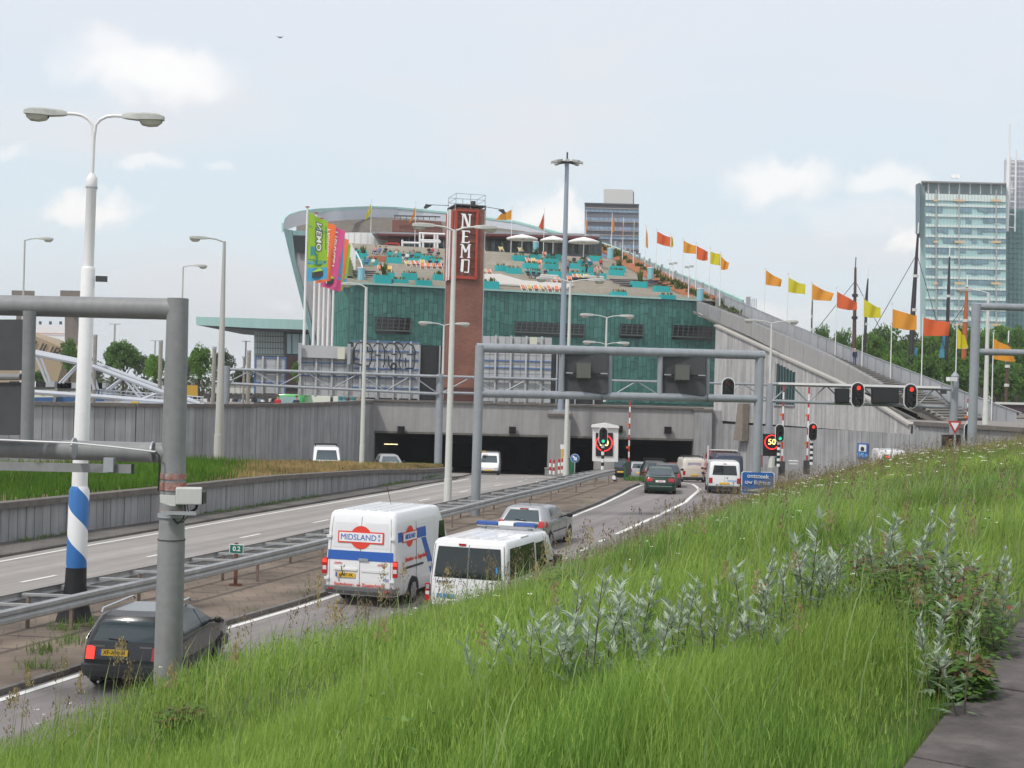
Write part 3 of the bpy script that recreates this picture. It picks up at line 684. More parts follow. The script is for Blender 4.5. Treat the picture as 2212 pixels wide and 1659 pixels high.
pp((869,541),(869,518));pp((869,524),(907,525));pp((907,541),(907,505));pp((914,539),(914,505));pp((905,519),(950,520));pp((939,541),(939,505));pp((945,541),(945,507));pp((905,504),(961,506));pp((910,522),(951,523.5),(951,520))
rb=thing('crate','red plastic barrier crate beside the low parapet at the back of the terrace','crate',D(848,543,203))
for sx in(-.9,.9):MB().box((sx,0,.55),(.25,.6,1.1)).obj('end_block',REDP,rb)
for z in(.25,.7,1.15):MB().box((0,0,z),(1.7,.5,.2)).obj('rail',REDP,rb)
#  brick tower
P1,P2=D(978,700,149),D(1041,700,149.8);P1.z=P2.z=0
td=(P2-P1).normalized();tw=(P2-P1).length;tb=Vector((-td.y,td.x,0));tdp=3.9
tw_z=D(1000,451,150).z
tower=thing('brick_tower','slim red brick tower with white upright letters in a red frame before the museum','tower',(P1.x,P1.y,ZS))
def tp(a,b,z):return Vector((P1.x,P1.y,0))+td*a+tb*b+Vector((0,0,z))
bm_=bpy.data.materials.new('tower_brick');bm_.use_nodes=True;n,l=bm_.node_tree.nodes,bm_.node_tree.links;p_=n['Principled BSDF'];p_.inputs['Roughness'].default_value=.85
t_=n.new('ShaderNodeTexCoord');mp_=n.new('ShaderNodeMapping');mp_.inputs['Rotation'].default_value=(R(90),0,0);l.new(t_.outputs['Object'],mp_.inputs[0]);b_=n.new('ShaderNodeTexBrick');b_.inputs['Scale'].default_value=1;b_.inputs['Brick Width'].default_value=.42;b_.inputs['Row Height'].default_value=.13;b_.inputs['Mortar Size'].default_value=.012
b_.inputs['Color1'].default_value=(.28,.12,.078,1);b_.inputs['Color2'].default_value=(.23,.092,.062,1);b_.inputs['Mortar'].default_value=(.17,.10,.09,1);l.new(mp_.outputs[0],b_.inputs[0])
z_=n.new('ShaderNodeTexNoise');z_.inputs['Scale'].default_value=.35;z_.inputs['Detail'].default_value=6;l.new(t_.outputs['Object'],z_.inputs[0]);r_=n.new('ShaderNodeMapRange');r_.inputs[1].default_value=.35;r_.inputs[2].default_value=.7;r_.inputs[3].default_value=.8;r_.inputs[4].default_value=1.2;l.new(z_.outputs[0],r_.inputs[0])
x_=n.new('ShaderNodeMix');x_.data_type='RGBA';x_.blend_type='MULTIPLY';x_.inputs[0].default_value=1;l.new(b_.outputs[0],x_.inputs[6]);l.new(r_.outputs[0],x_.inputs[7]);l.new(x_.outputs[2],p_.inputs['Base Color'])
wpart('brick_shaft',MB().prism([tp(0,0,ZS),tp(tw,0,ZS),tp(tw,tdp,ZS),tp(0,tdp,ZS)],(0,0,tw_z-ZS)),bm_,tower)
for(a,b)in((-.06,-.06),(tw+.06,-.06),(-.06,tdp)):wpart('corner_pipe',MB().tube([tp(a,b,ZS),tp(a,b,tw_z+.3)],.06,6),STEEL,tower)
wpart('base_course',MB().prism([tp(-.1,-.1,ZS),tp(tw+.1,-.1,ZS),tp(tw+.1,tdp+.1,ZS),tp(-.1,tdp+.1,ZS)],(0,0,1.6)),mat('brick_dark',(.09,.035,.03),.8),tower)
def T2(x,y):return onplane(x,y,tp(0,-.18,0),tp(tw,-.18,0))
def T3(u,z):return tp(-.18,u*tdp,z)
ORR=mat('orange_red_frame',(.43,.05,.022),.5)
def ta(x,y):q=T2(x,y)-tp(0,-.18,0);return q.dot(td),q.z
def bar(x0,y0,x1,y1,m,w_=.22,name='frame_bar',off=-.18):
 a,b=ta(x0,y0),ta(x1,y1);return wpart(name,MB().beam(tp(a[0],off,a[1]),tp(b[0],off,b[1]),w_,.2,up=tuple(-tb)),m,tower)
bar(985.5,454,983,598,ORR,.26);bar(1031,455,1027.5,600,ORR,.26);bar(982,598,1029,601,ORR,.3);bar(985,454,1032,456,ORR,.16)
for k in range(7):bar(985-k*.35,468+k*18,1030-k*.5,470+k*18,mat('frame_back_bar',(.30,.05,.03),.6),.07,'cross_bar',-.1)
def letter(strokes,name='letter'):
 mb=MB()
 for(x0,y0,x1,y1,w_)in strokes:
  a,b=ta(x0,y0),ta(x1,y1);mb.beam(tp(a[0],-.3,a[1]),tp(b[0],-.3,b[1]),w_,.12,up=tuple(-tb))
 return wpart(name,mb,mat('sign_white',(.86,.86,.86),.35,emit=.12),tower)
letter([(999.5,463,998.5,490,0.128),(996,462.5,1003,463,0.096),(995,490.5,1002,491,0.096),(1002.5,463,1011.5,490.5,0.240),(1014.5,464,1013.5,491,0.128),(1011,463.5,1018,464.2,0.096),(1011,491,1017,491.6,0.096)])
letter([(1001,499.5,1000,523.5,0.256),(997,499,1014,500,0.104),(1003,511,1010,511.5,0.104),(1013.5,500,1013.5,503,0.096),(996,524,1013,524.6,0.104),(1013,521,1012.6,524,0.096)])
letter([(997.8,529,996.6,555,0.128),(993.5,528,1000,528.6,0.096),(993,555.4,999.5,556,0.096),(999,530,1005.4,545,0.224),(1012,530,1005.6,545,0.120),(1013,529,1012,556,0.176),(1011,528.6,1016.5,529,0.096),(1008.5,556.2,1015.5,556.8,0.096)])
letter([(998.8,561.5,997,586.5,0.272),(996,561,1013.2,562,0.104),(1012.6,562,1011,588,0.120),(996,586.6,999,586.8,0.104),(1002,588,1012,588.6,0.104)])
za_,zb_=ta(985,454)[1],ta(985,599)[1]
for u in(.10,.92):wpart('frame_bar',MB().beam(T3(u,zb_),T3(u,za_),.24,.2,up=tuple(-td)),ORR,tower)
wpart('frame_bar',MB().beam(T3(.08,zb_),T3(.94,zb_),.2,.3),ORR,tower)
for i in range(4):
 zc=lerp(za_,zb_,(i+.5)/4);
 wpart('letter',MB().beam(tp(-.3,tdp*.36,zc-1.1),tp(-.3,tdp*.36,zc+1.1),.22,.14,up=tuple(-td)).beam(tp(-.3,tdp*.66,zc-1.1),tp(-.3,tdp*.66,zc+1.1),.16,.14,up=tuple(-td)),mat('sign_white',(.8,.8,.8),.4),tower)
wpart('platform',MB().prism([tp(-.1,-.1,tw_z+.25),tp(tw+.1,-.1,tw_z+.25),tp(tw+.1,tdp+.1,tw_z+.25),tp(-.1,tdp+.1,tw_z+.25)],(0,0,.12)),DARKG,tower)
for a in(0,tw*.5,tw):
 for b in(0,tdp):wpart('rail_post',MB().tube([tp(a,b,tw_z),tp(a,b,tw_z+1.5)],.035,5),STEEL,tower)
for z in(.95,1.5):wpart('rail',MB().tube([tp(0,0,tw_z+z),tp(tw,0,tw_z+z),tp(tw,tdp,tw_z+z),tp(0,tdp,tw_z+z),tp(0,0,tw_z+z)],.03,5),STEEL,tower)
for k in range(6):wpart('roof_bracket',MB().tube([tp(k*tw/5,-.1,tw_z-.1),tp(k*tw/5,-.25,tw_z+.1),tp(k*tw/5,-.05,tw_z+.3)],.05,5),BLACKP,tower)
wpart('beacon',MB().tube([tp(tw*.66,1,tw_z+.35),tp(tw*.66,1,tw_z+.9)],.28,10),DARKG,tower)
for x0,y0,x1,y1 in((970,444,922,442),(1038,445,1086,453)):
 a,b=D(x0,y0,150),D(x1,y1,150);wpart('lamp_arm',MB().tube([a,b],.035,5),DARKG,tower)
 d=1 if x1>x0 else-1;wpart('arm_lamp',MB().prism([b+Vector((-.5*d,0,-.03)),b+Vector((.1*d,0,.08)),b+Vector((.35*d,0,-.35)),b+Vector((.1*d,0,-.4))],(0,.5,0)),DARKG,tower)
 #  stair ramp: treads between near and far edge, solid near parapet, panelled far rail, sloping clad side wall
NTOP=[(1505,651,170),(1555,669.6,163),(1619,694,152),(1746,747,135.5),(1802,774,129),(1905,831,118)]
NBOT=[(1499,673,170),(1556,698,163),(1619,727,152),(1746,792,135.5),(1790,815,130.5),(1905,862,118),(1985,905,111)]
FARL=[(1560,664,172),(1650,704,162),(1740,744,152),(1803,771,146),(1863,795,140),(1923,820,134),(1990,847,128),(2070,880,122.5),(2141,909,117),(2200,932,112)]
NRL=[(1507,658,170),(1560,682,163),(1619,709,152),(1746,762,135.5),(1805,790,129),(1870,820,122),(1912,836,117.5),(1985,877,111),(2057,915,106)]
ramp=thing('stair_ramp','long sloping public stair climbing to the museum roof, grey parapet and railing','staircase',(25,130,ZS))
def poly3(L_):
 pts=[D(*p)for p in L_];cum=[0]
 for a,b in zip(pts,pts[1:]):cum.append(cum[-1]+(b-a).length)
 def at(t):
  s=t*cum[-1]
  for i in range(len(pts)-1):
   if s<=cum[i+1]or i==len(pts)-2:return pts[i].lerp(pts[i+1],min(1,(s-cum[i])/(cum[i+1]-cum[i])))
 return at,cum[-1],pts
fn,ln_,np_=poly3(NRL);ff,lf_,fpts=poly3(FARL)
def at_z(f,z):
 lo,hi=0.0,1.0
 for _ in range(30):
  m=(lo+hi)/2
  if f(m).z>z:lo=m
  else:hi=m
 return f(lo)
TREAD=mat('stair_tread',(.40,.37,.33),.85,var=.12,scale=1.5,ibw='object',island=.06)
ztop,zbot=16.2,4.0;nt_=62
for k in range(nt_):
 z0=zbot+(ztop-zbot)*k/nt_;z1=zbot+(ztop-zbot)*(k+1)/nt_
 a,b,c,d=at_z(fn,z0),at_z(ff,z0),at_z(ff,z1),at_z(fn,z1)
 q=[Vector((p.x,p.y,z1))for p in(a,b,c,d)]
 MB().prism([q[0],q[1],q[1].lerp(q[2],.6),q[0].lerp(q[3],.6)],(0,0,-.09)).obj('tread',TREAD,ramp,origin=ramp.location)
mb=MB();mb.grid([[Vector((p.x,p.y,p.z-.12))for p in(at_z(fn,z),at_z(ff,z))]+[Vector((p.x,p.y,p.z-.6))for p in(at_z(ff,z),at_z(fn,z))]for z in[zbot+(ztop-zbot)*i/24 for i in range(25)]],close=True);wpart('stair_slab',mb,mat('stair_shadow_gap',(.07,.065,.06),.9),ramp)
fa,_,_=poly3(NTOP);fb,_,_=poly3(NBOT[:6])
RAMPG=mat('ramp_concrete',(.37,.365,.36),.8,var=.06,scale=.4,streak=.10)
def sect(t):
 a=fa(t);b=fb(t);b=Vector((a.x,a.y,b.z));return a,b
NP=14
for k in range(NP):
 a0,b0=sect(k/NP);a1,b1=sect((k+.985)/NP)
 h0,h1=a0-b0,a1-b1
 MB().prism([b0,b1,a1,a0],(.28,.1,0)).obj('parapet_panel',RAMPG if k>1 else PANEL,ramp,origin=ramp.location)
wpart('handrail',MB().tube([sect(t/12)[0]+Vector((.1,0,.12))for t in range(13)],.035,5),STEEL,ramp)
for k in range(48):a,_=sect(k/48);wpart('rail_stud',MB().beam(a+Vector((.1,0,-.05)),a+Vector((.1,0,.12)),.04,.04),STEEL,ramp)
g_,_,_=poly3([(1499,675,169.9),(1556,700,162.9),(1666,755,145.5),(1790,817,130.3),(1905,872,117.6),(1980,909,111)])
wpart('edge_beam',MB().grid([[g_(t)+Vector((0,0,.16)),g_(t)+Vector((-.15,-.1,.1)),g_(t)+Vector((-.15,-.1,-.12)),g_(t)+Vector((.3,.2,-.16))]for t in[i/20 for i in range(21)]]),mat('edge_beam_stained',(.17,.165,.15),.9,var=.2),ramp)
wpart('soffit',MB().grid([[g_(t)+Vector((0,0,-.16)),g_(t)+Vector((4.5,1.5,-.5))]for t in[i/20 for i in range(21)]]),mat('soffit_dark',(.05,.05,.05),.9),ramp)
q=[(1905,831,118),(1912,835,117.6),(1995,879,110.8),(2057,912,106),(2057,924,106),(1990,893,111),(1985,903,111.3),(1905,864,118)]
wpart('lower_string',MB().prism([D(*p)for p in q[:4]]+[D(2057,926,106),D(1985,896,111),D(1905,862,118)],(.25,.3,0)),mat('string_brown_grey',(.20,.185,.17),.9,var=.15),ramp)
for k in range(11):
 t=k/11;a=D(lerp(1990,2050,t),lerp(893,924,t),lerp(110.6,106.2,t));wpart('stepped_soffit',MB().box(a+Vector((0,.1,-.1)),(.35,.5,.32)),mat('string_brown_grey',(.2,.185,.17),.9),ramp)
RAILP=mat('rail_panel',(.43,.45,.48),.55,var=.06,scale=.7,metal=.1,ibw='object',island=.05)
NF=34
for k in range(NF):
 a,b=ff(k/NF*.985),ff((k+.93)/NF*.985)
 MB().prism([a+Vector((.25,0,-.7)),b+Vector((.25,0,-.7)),b+Vector((.25,0,1.38)),a+Vector((.25,0,1.38))],(.05,0,0)).obj('rail_panel',RAILP,ramp,origin=ramp.location)
 MB().beam(a+Vector((.2,0,-.1)),a+Vector((.2,0,1.5)),.06,.06).obj('rail_post',STEEL,ramp,origin=ramp.location)
wpart('top_rail',MB().tube([ff(t/20)+Vector((.2,0,1.48))for t in range(21)],.045,6),STEEL,ramp)
for(x,y0,y1)in[(1612+i*1.6,641,684)for i in range(6)]+[(1624+i*4.5,645,678)for i in range(3)]+[(1546+i*2.5,641,668)for i in range(5)]:
 Y=168 if x>1600 else 172;wpart('gate_fin',MB().beam(D(x,y1,Y),D(x+.6,y0,Y),.07,.09),STEEL,ramp)
WA,WB_=Vector((18.6,120.15,0)),Vector((28.2,96.85,0))
def WP(x,y):return onplane(x,y,WA,WB_)
wd=(WB_-WA).normalized();wout=Vector((wd.y,-wd.x,0))
side=thing('clad_wall','pale grey vertically planked wall sloping down under the stair ramp','wall',(23,108,ZS))
TOPL=[(1548,705),(1666,760),(1814,828),(1896,875),(1969,921)];BOTL=[(1536,907),(1696,919),(1968,939)]
wt=[((WP(*p)-WA).dot(wd),WP(*p).z)for p in TOPL];wb=[((WP(*p)-WA).dot(wd),WP(*p).z)for p in BOTL]
s0,s1=wt[0][0],wt[-1][0]
win=[((WP(x,y)-WA).dot(wd),WP(x,y).z)for x,y in((1677,783),(1720,805.5),(1718,875),(1676,873))]
PLK=mat('pale_plank',(.44,.435,.43),.8,var=.09,scale=.8,streak=.28,ibw='object',island=.07)
n=58
def sp(s,z,o=0.0):return WA+wd*s-wout*-o+Vector((0,0,z))
for k in range(n):
 a,b=s0+(s1-s0)*k/n+.012,s0+(s1-s0)*(k+1)/n-.012;c=(a+b)/2
 ta_,tb_,ba_,bb_=interp(wt,a),interp(wt,b),interp(wb,a),interp(wb,b);j=random.uniform(0,.02)
 def plank(z0a,z0b,z1a,z1b):MB().prism([sp(a,z0a,j),sp(b,z0b,j),sp(b,z1b,j),sp(a,z1a,j)],wout*.08).obj('plank',PLK,side,origin=side.location)
 if win[0][0]<c<win[1][0]:
  u=(c-win[0][0])/(win[1][0]-win[0][0]);plank(lerp(win[0][1],win[1][1],u),lerp(win[0][1],win[1][1],u),ta_,tb_);plank(ba_,bb_,win[2][1],win[2][1])
 else:plank(ba_,bb_,ta_,tb_)
mb=MB();mb.prism([sp(s0,wb[0][1]-.3,-.05)]+[sp(s1,wb[-1][1]-.3,-.05)]+[sp(a,z-.05,-.05)for a,z in wt[::-1]],-wout*.3);wpart('backing',mb,DARKJ,side)
for(a,b)in zip(wt,wt[1:]):wpart('top_edge',MB().beam(sp(a[0],a[1]+.08,.02),sp(b[0],b[1]+.08,.02),.5,.16),mat('edge_stone',(.40,.38,.35),.9),side)
wpart('window_glass',MB().prism([sp(a,z,.01)for a,z in win],wout*.02),mat('green_glass',(.02,.07,.07),.12),side)
for k in range(8):
 u=k/7;s=lerp(win[0][0],win[1][0],u);wpart('window_bar',MB().beam(sp(s,win[2][1],.09),sp(s,lerp(win[0][1],win[1][1],u),.09),.05,.06),mat('window_bar_grey',(.12,.16,.16),.5),side)
wpart('window_sill',MB().beam(sp(win[3][0]-.1,win[2][1]-.05,.12),sp(win[2][0]+.1,win[2][1]-.05,.12),.2,.12),STEEL,side)
pr=[WP(x,y)+wout*.15 for x,y in((1610,872),(1622,872),(1619,953),(1601,951))]
prop=thing('buttress','tapering brown-grey concrete buttress leaning on the clad wall','buttress',pr[3]);wpart('shaft',MB().prism(pr,wout*.6),mat('buttress_concrete',(.25,.215,.18),.9,var=.2,streak=.2),prop)
#  STREET FURNITURE
LAMPG=mat('lamp_housing_grey',(.42,.43,.40),.55,var=.12,scale=4)
LAMPU=mat('lamp_glass',(.48,.48,.40),.3)
def lamp_head(parent,p,d,L_=1.15,up_=0.0,grey=LAMPG):
 d=Vector(d);s=Vector((-d.y,d.x,0));u=Vector((0,0,1));q=L_/1.15
 secs=[(0,.05,.05,-.05),(.12,.10,.09,-.07),(.45,.15,.11,-.09),(.62,.19,.12,-.08),(1.0,.19,.11,-.07),(1.15,.13,.05,-.06)]
 rows=[]
 for a,w_,t,b in secs:
  a*=q;w_*=q;t*=q;b*=q;o=p+d*a+u*(a*up_)
  rows.append([o+s*w_+u*b,o+s*w_*.9+u*t*.6,o+s*w_*.5+u*t,o-s*w_*.5+u*t,o-s*w_*.9+u*t*.6,o-s*w_+u*b])
 mb=MB().grid(rows,close=True);mb.add(rows[0],[tuple(range(6))]);mb.add(rows[-1],[tuple(range(6))[::-1]])
 h=mb.obj('lamp_head',grey,parent,origin=parent.location,smooth=True)
 rows=[]
 for a,w_,b in((.5,.10,.10),(.56,.155,.17),(.75,.165,.21),(.98,.15,.19),(1.1,.08,.09)):
  a*=q;w_*=q;b*=q;o=p+d*a+u*(a*up_)-u*.06*q
  rows.append([o+s*w_,o+s*w_*.7-u*b*.75,o-u*b,o-s*w_*.7-u*b*.75,o-s*w_])
 mb=MB().grid(rows);mb.obj('lamp_glass',LAMPU,h,origin=parent.location,smooth=True)
 return h
def street_lamp(base,top,heads,label,r0=.13,r1=.07,m=OFFWH,arm=1.4,hl=1.15,rise=.15,group='street lamps along the roads',dirs=None):
 t=thing('street_lamp',label,'street lamp',base,group=group)
 top=Vector(top);b=Vector(base);top.x,top.y=b.x,b.y
 MB().tube([b,b+(top-b)*.12,b+(top-b)*.121,top],[r0*1.15,r0*1.1,r0,r1],10).obj('pole',m,t,origin=b,smooth=True)
 for h in heads:
  d=Vector((h*math.cos(R(4)),math.sin(R(4))*h,0))if dirs is None else dirs[0 if h<0 else 1]
  e=top+d*arm+Vector((0,0,rise))
  MB().tube([top-Vector((0,0,.05)),top+d*arm*.5+Vector((0,0,rise*.7)),e],.045,6).obj('arm',m,t,origin=b)
  lamp_head(t,e-d*.02,d,hl)
 return t
Lb=D(160,1345,31);Lb.z=.12;sc_=31/F/K
zat=lambda y:D(165+(1340-y)*.037,y,31).z
def lx(z):return Lb+Vector((0,0,z-Lb.z))
lamp=thing('street_lamp','tall white street lamp with blue and white spiral and black base, between the guard rails','street lamp',Lb,group='street lamps along the roads')
r_=.40/2+.02
MB().tube([lx(Lb.z),lx(.5),lx(.9),lx(zat(1225))],[.40,.30,.235,.222],20).obj('base_sleeve',BLACKP,lamp,origin=Lb,smooth=True)
sp_=bpy.data.materials.new('spiral_paint');sp_.use_nodes=True;n,l=sp_.node_tree.nodes,sp_.node_tree.links;p_=n['Principled BSDF'];p_.inputs['Roughness'].default_value=.4
t_=n.new('ShaderNodeTexCoord');s_=n.new('ShaderNodeSeparateXYZ');l.new(t_.outputs['Object'],s_.inputs[0])
at_=n.new('ShaderNodeMath');at_.operation='ARCTAN2';l.new(s_.outputs[1],at_.inputs[0]);l.new(s_.outputs[0],at_.inputs[1])
d1=n.new('ShaderNodeMath');d1.operation='DIVIDE';l.new(at_.outputs[0],d1.inputs[0]);d1.inputs[1].default_value=2*math.pi
d2=n.new('ShaderNodeMath');d2.operation='MULTIPLY';l.new(s_.outputs[2],d2.inputs[0]);d2.inputs[1].default_value=1/1.33
a1=n.new('ShaderNodeMath');a1.operation='ADD';l.new(d1.outputs[0],a1.inputs[0]);l.new(d2.outputs[0],a1.inputs[1])
f1=n.new('ShaderNodeMath');f1.operation='FRACT';l.new(a1.outputs[0],f1.inputs[0]);g1=n.new('ShaderNodeMath');g1.operation='GREATER_THAN';l.new(f1.outputs[0],g1.inputs[0]);g1.inputs[1].default_value=.5
m1=n.new('ShaderNodeMix');m1.data_type='RGBA';l.new(g1.outputs[0],m1.inputs[0]);m1.inputs[6].default_value=(.78,.79,.80,1);m1.inputs[7].default_value=(.035,.16,.44,1);l.new(m1.outputs[2],p_.inputs['Base Color'])
MB().tube([lx(zat(1225)),lx(zat(1060)),lx(zat(1050))],[.220,.220,.175],24).obj('spiral_sleeve',sp_,lamp,origin=Lb,smooth=True)
MB().tube([lx(zat(1050)),lx(zat(582)),lx(zat(577)),lx(zat(573))],[.17,.15,.13,.09],20).obj('lower_pole',WHITEP,lamp,origin=Lb,smooth=True)
MB().tube([lx(zat(575)),lx(zat(410)),lx(zat(408)),lx(zat(385)),lx(zat(375))],[.115,.108,.122,.122,.05],18).obj('middle_pole',WHITEP,lamp,origin=Lb,smooth=True)
zy=zat(284);MB().tube([lx(zat(376)),lx(zy)],[.042,.042],10).obj('upper_pole',WHITEP,lamp,origin=Lb,smooth=True)
MB().tube([lx(zat(407)),lx(zat(404))],.13,18).obj('collar',STEEL,lamp,origin=Lb)
for h in(-1,1):
 d=Vector((h,.05*h,0));zt=zat(248)
 MB().tube([lx(zy-.25)]+[lx(zy)+d*(math.sin(t)**1*.0+(1-math.cos(t))*.42)+Vector((0,0,math.sin(t)*(zt-zy)))for t in(.4,.8,1.2,1.57)]+[lx(zt)+d*.62+Vector((0,0,.0))],.037,8).obj('arm',WHITEP,lamp,origin=Lb,smooth=True)
 lamp_head(lamp,lx(zt)+d*.60,d,.92,0)
MB().box(lx(zat(602))+Vector((.33,-.1,0)),(.26,.02,.13)).obj('plate',DARKG,lamp,origin=Lb)
lamp.rotation_euler=(0,R(.75),0)
def lampxy(xb,yb,Y,yt,heads,label,**k):
 b=D(xb,yb,Y);t=D(xb,yt,Y);return street_lamp(b,t,heads,label,**k)
lampxy(44,870,110,518,(1,),'thin single street lamp beyond the quay wall at the far left',r0=.10,r1=.06,arm=1.0,hl=1.2,m=LAMPG)
lampxy(388,866,135,576,(1,),'small distant single street lamp above the near sign frame corner',r0=.10,r1=.06,arm=1.0,hl=1.3,m=LAMPG)
lampxy(472,996,76,521,(-1,),'tall grey single street lamp standing in the dry grass of the island',r0=.24,r1=.08,m=mat('lamp_pole_grey',(.45,.45,.42),.6,streak=.15),arm=.9,hl=1.0)
lampxy(781,1008,80,620,(-1,),'pale single street lamp in front of the tunnel left edge',r0=.13,r1=.08,arm=.5,hl=.95)
lampxy(966,1108,60.8,496,(-1,1),'tall pale double street lamp in the median before the brick tower',r0=.16,r1=.09,arm=.85,hl=1.02)
lampxy(955,862,122,702,(-1,1),'small pale double street lamp low in front of the brick tower',r0=.12,r1=.07,arm=1.0,hl=1.25)
lampxy(1221,1037,88,608,(-1,1),'pale double street lamp beside the tall mast, standing at the median',r0=.15,r1=.08,arm=1.1,hl=1.1)
lampxy(1306,868,118,685,(-1,1),'pale double street lamp over the middle of the green front',r0=.12,r1=.07,arm=1.1,hl=1.2)
lampxy(1306,868,142,743,(-1,1),'lower distant double street lamp peeping over the dark sign backs',r0=.12,r1=.07,arm=1.1,hl=1.3)
lampxy(1660,960,112,697,(-1,1),'pale double street lamp before the planked wall with the green window',r0=.12,r1=.07,arm=1.1,hl=1.1)
lampxy(2128,917,94,632,(-1,),'pale single street lamp right of the orange-red flag, head to the left',r0=.17,r1=.09,arm=1.1,hl=1.1)
for(x,yb,yt,Y)in((333,820,736,260),(530,790,737,260),(247,740,700,200)):
 b,t=D(x,yb,Y),D(x,yt,Y);q=thing('street_lamp',None,'street lamp',b,group='distant thin lamps and masts beyond the trees')
 q['label']={333:'distant thin double lamp above the middle left trees',530:'distant thin double lamp beside the glass concert hall',247:'distant lattice mast above the round left tree'}[x]
 MB().tube([b,Vector((b.x,b.y,t.z))],.14,6).obj('pole',LAMPG,q,origin=b);MB().beam((b.x-.8,b.y,t.z),(b.x+.8,b.y,t.z),.15,.12).obj('crossarm',LAMPG,q,origin=b)
b=D(1211,888,118);zt=D(1228,352,118).z
hm=thing('light_mast','very tall slim grey mast with a ring of floodlights, rising from the tunnel pier','mast',b)
MB().tube([b,(b.x,b.y,zt)],[.27,.17],16).obj('mast_pole',mat('mast_bluegrey',(.30,.35,.41),.4,metal=.2),hm,origin=b,smooth=True)
MB().tube([b-Vector((0,0,.1)),b+Vector((0,0,.12))],.62,12).obj('foot_plate',STEEL,hm,origin=b)
c=Vector((b.x,b.y,zt));MB().disc(c,.5,(0,0,1),16,th=.12).obj('ring',DARKG,hm,origin=b)
for k in range(8):
 a=2*math.pi*k/8;d=Vector((math.cos(a),math.sin(a),0));e=c+d*.85
 MB().tube([c,c+d*.8],.04,5).obj('arm',DARKG,hm,origin=b);s_=Vector((-d.y,d.x,0))*.17
 MB().prism([e-s_+d*-.15+Vector((0,0,.05)),e+s_+d*-.15+Vector((0,0,.05)),e+s_+d*.5+Vector((0,0,-.08)),e-s_+d*.5+Vector((0,0,-.08))],(0,0,.18)).obj('floodlight',LAMPG,hm,origin=b)
MB().tube([c,c+Vector((0,0,.9))],.08,6).obj('tip',DARKG,hm,origin=b)
#  near sign frame at the left edge (tubular), seen from the back
NG=D(362,1478,20);NG.z=.05
ng=thing('gantry','big dull grey tubular sign frame close to the camera at the left edge','gantry',NG)
def ngt(name,pts,r,n=20,m=GANTRYN,**k):return MB().tube([D(*p)for p in pts],r,n).obj(name,m,ng,origin=NG,smooth=True,**k)
tc_=D(387,668,20)
MB().tube([NG,(NG.x,NG.y,D(362,1165,20).z),(NG.x,NG.y,D(362,1160,20).z),(NG.x,NG.y,D(375,950,20).z),(NG.x,NG.y,tc_.z+.155)],[.205,.19,.182,.168,.150],24).obj('post',GANTRYN,ng,origin=NG,smooth=True)
bx=NG.x+.02
MB().tube([D(-420,650,22.5),(bx,NG.y,tc_.z)],.155,24).obj('upper_beam',GANTRYN,ng,origin=NG,smooth=True)
zl=D(340,978,20).z
MB().tube([D(-420,955,22.5),(bx-.05,NG.y,zl)],.145,24).obj('lower_beam',GANTRYN,ng,origin=NG,smooth=True)
MB().tube([D(64,672,20.3),D(58,955,20.3)],.092,16).obj('upright',GANTRYN,ng,origin=NG,smooth=True)
BACKD=mat('sign_back_dark',(.055,.058,.062),.55,var=.15,scale=1.5)
MB().prism([D(-300,690,21.6),D(49,690,20.35),D(46,800,20.35),D(-300,800,21.6)],(0,.12,0)).obj('sign_back',BACKD,ng,origin=NG)
MB().prism([D(-300,826,21.6),D(46,826,20.35),D(44,940,20.35),D(-300,938,21.6)],(0,.12,0)).obj('sign_back',BACKD,ng,origin=NG)
MB().tube([D(-300,812,21.5),D(46,814,20.3)],.05,10).obj('sign_pipe',GANTRYN,ng,origin=NG)
MB().beam(D(-300,1000,21.6),D(287,1013,19.9),.08,.125).obj('cable_bar',GANTRYN,ng,origin=NG)
MB().beam(D(286,1013,19.9),D(288.5,1013,19.9),.09,.14).obj('bar_end',BLACKP,ng,origin=NG)
MB().box(D(236,1004,19.92),(.14,.1,.2)).obj('bar_clamp',STEEL,ng,origin=NG)
def cable(pts,r=.012,m=BLACKP,par=ng):return MB().tube([D(*p)for p in pts],r,6).obj('cable',m,par,origin=par.location,smooth=True)
cable([(-200,941,20.5),(20,951,19.83),(160,957,19.83),(250,966,19.83),(336,976,19.83)],.014,mat('conduit_pale',(.6,.6,.6),.4));cable([(336,976,19.8),(344,985,19.78),(345,1010,19.78),(343,1040,19.78),(342,1060,19.78)],.013)
for x in(160,330):
 p=D(x,968 if x<200 else 976,20.0);MB().tube([p+Vector((-.012,0,0)),p+Vector((.012,0,0))],.150,20).obj('pipe_clamp',STEEL,ng,origin=NG)
RUST=mat('worn_red_paint',(.36,.085,.05),.8,var=.3,scale=9,col2=(.30,.28,.27))
for(y0,y1,r_)in((1022,1034,.1885),(1041,1058,.189),(1100,1112,.189)):
 MB().tube([(NG.x,NG.y,D(368,y1,20).z),(NG.x,NG.y,D(368,y0,20).z)],r_,20).obj('red_band',RUST,ng,origin=NG,smooth=True)
MB().tube([(NG.x,NG.y,D(368,1117,20).z),(NG.x,NG.y,D(368,1109,20).z)],.205,20).obj('clamp_ring',STEEL,ng,origin=NG,smooth=True)
BOXW=mat('junction_box',(.58,.58,.56),.5,var=.05)
MB().prism([D(345,1069,19.65),D(379,1071,19.65),D(379,1093,19.65),D(369,1093,19.65),D(346,1085,19.65)],(0,.05,0)).obj('plate',BOXW,ng,origin=NG)
q=D(408,1071,19.8);MB().box(q,(.36,.24,.235),rz=R(12)).obj('junction_box',BOXW,ng,origin=NG,bevel=.015)
MB().box(D(430,1075,19.95),(.16,.2,.17)).obj('junction_box',BLACKP,ng,origin=NG);MB().box(D(386,1108,19.7),(.5,.06,.05)).obj('bracket',STEEL,ng,origin=NG)
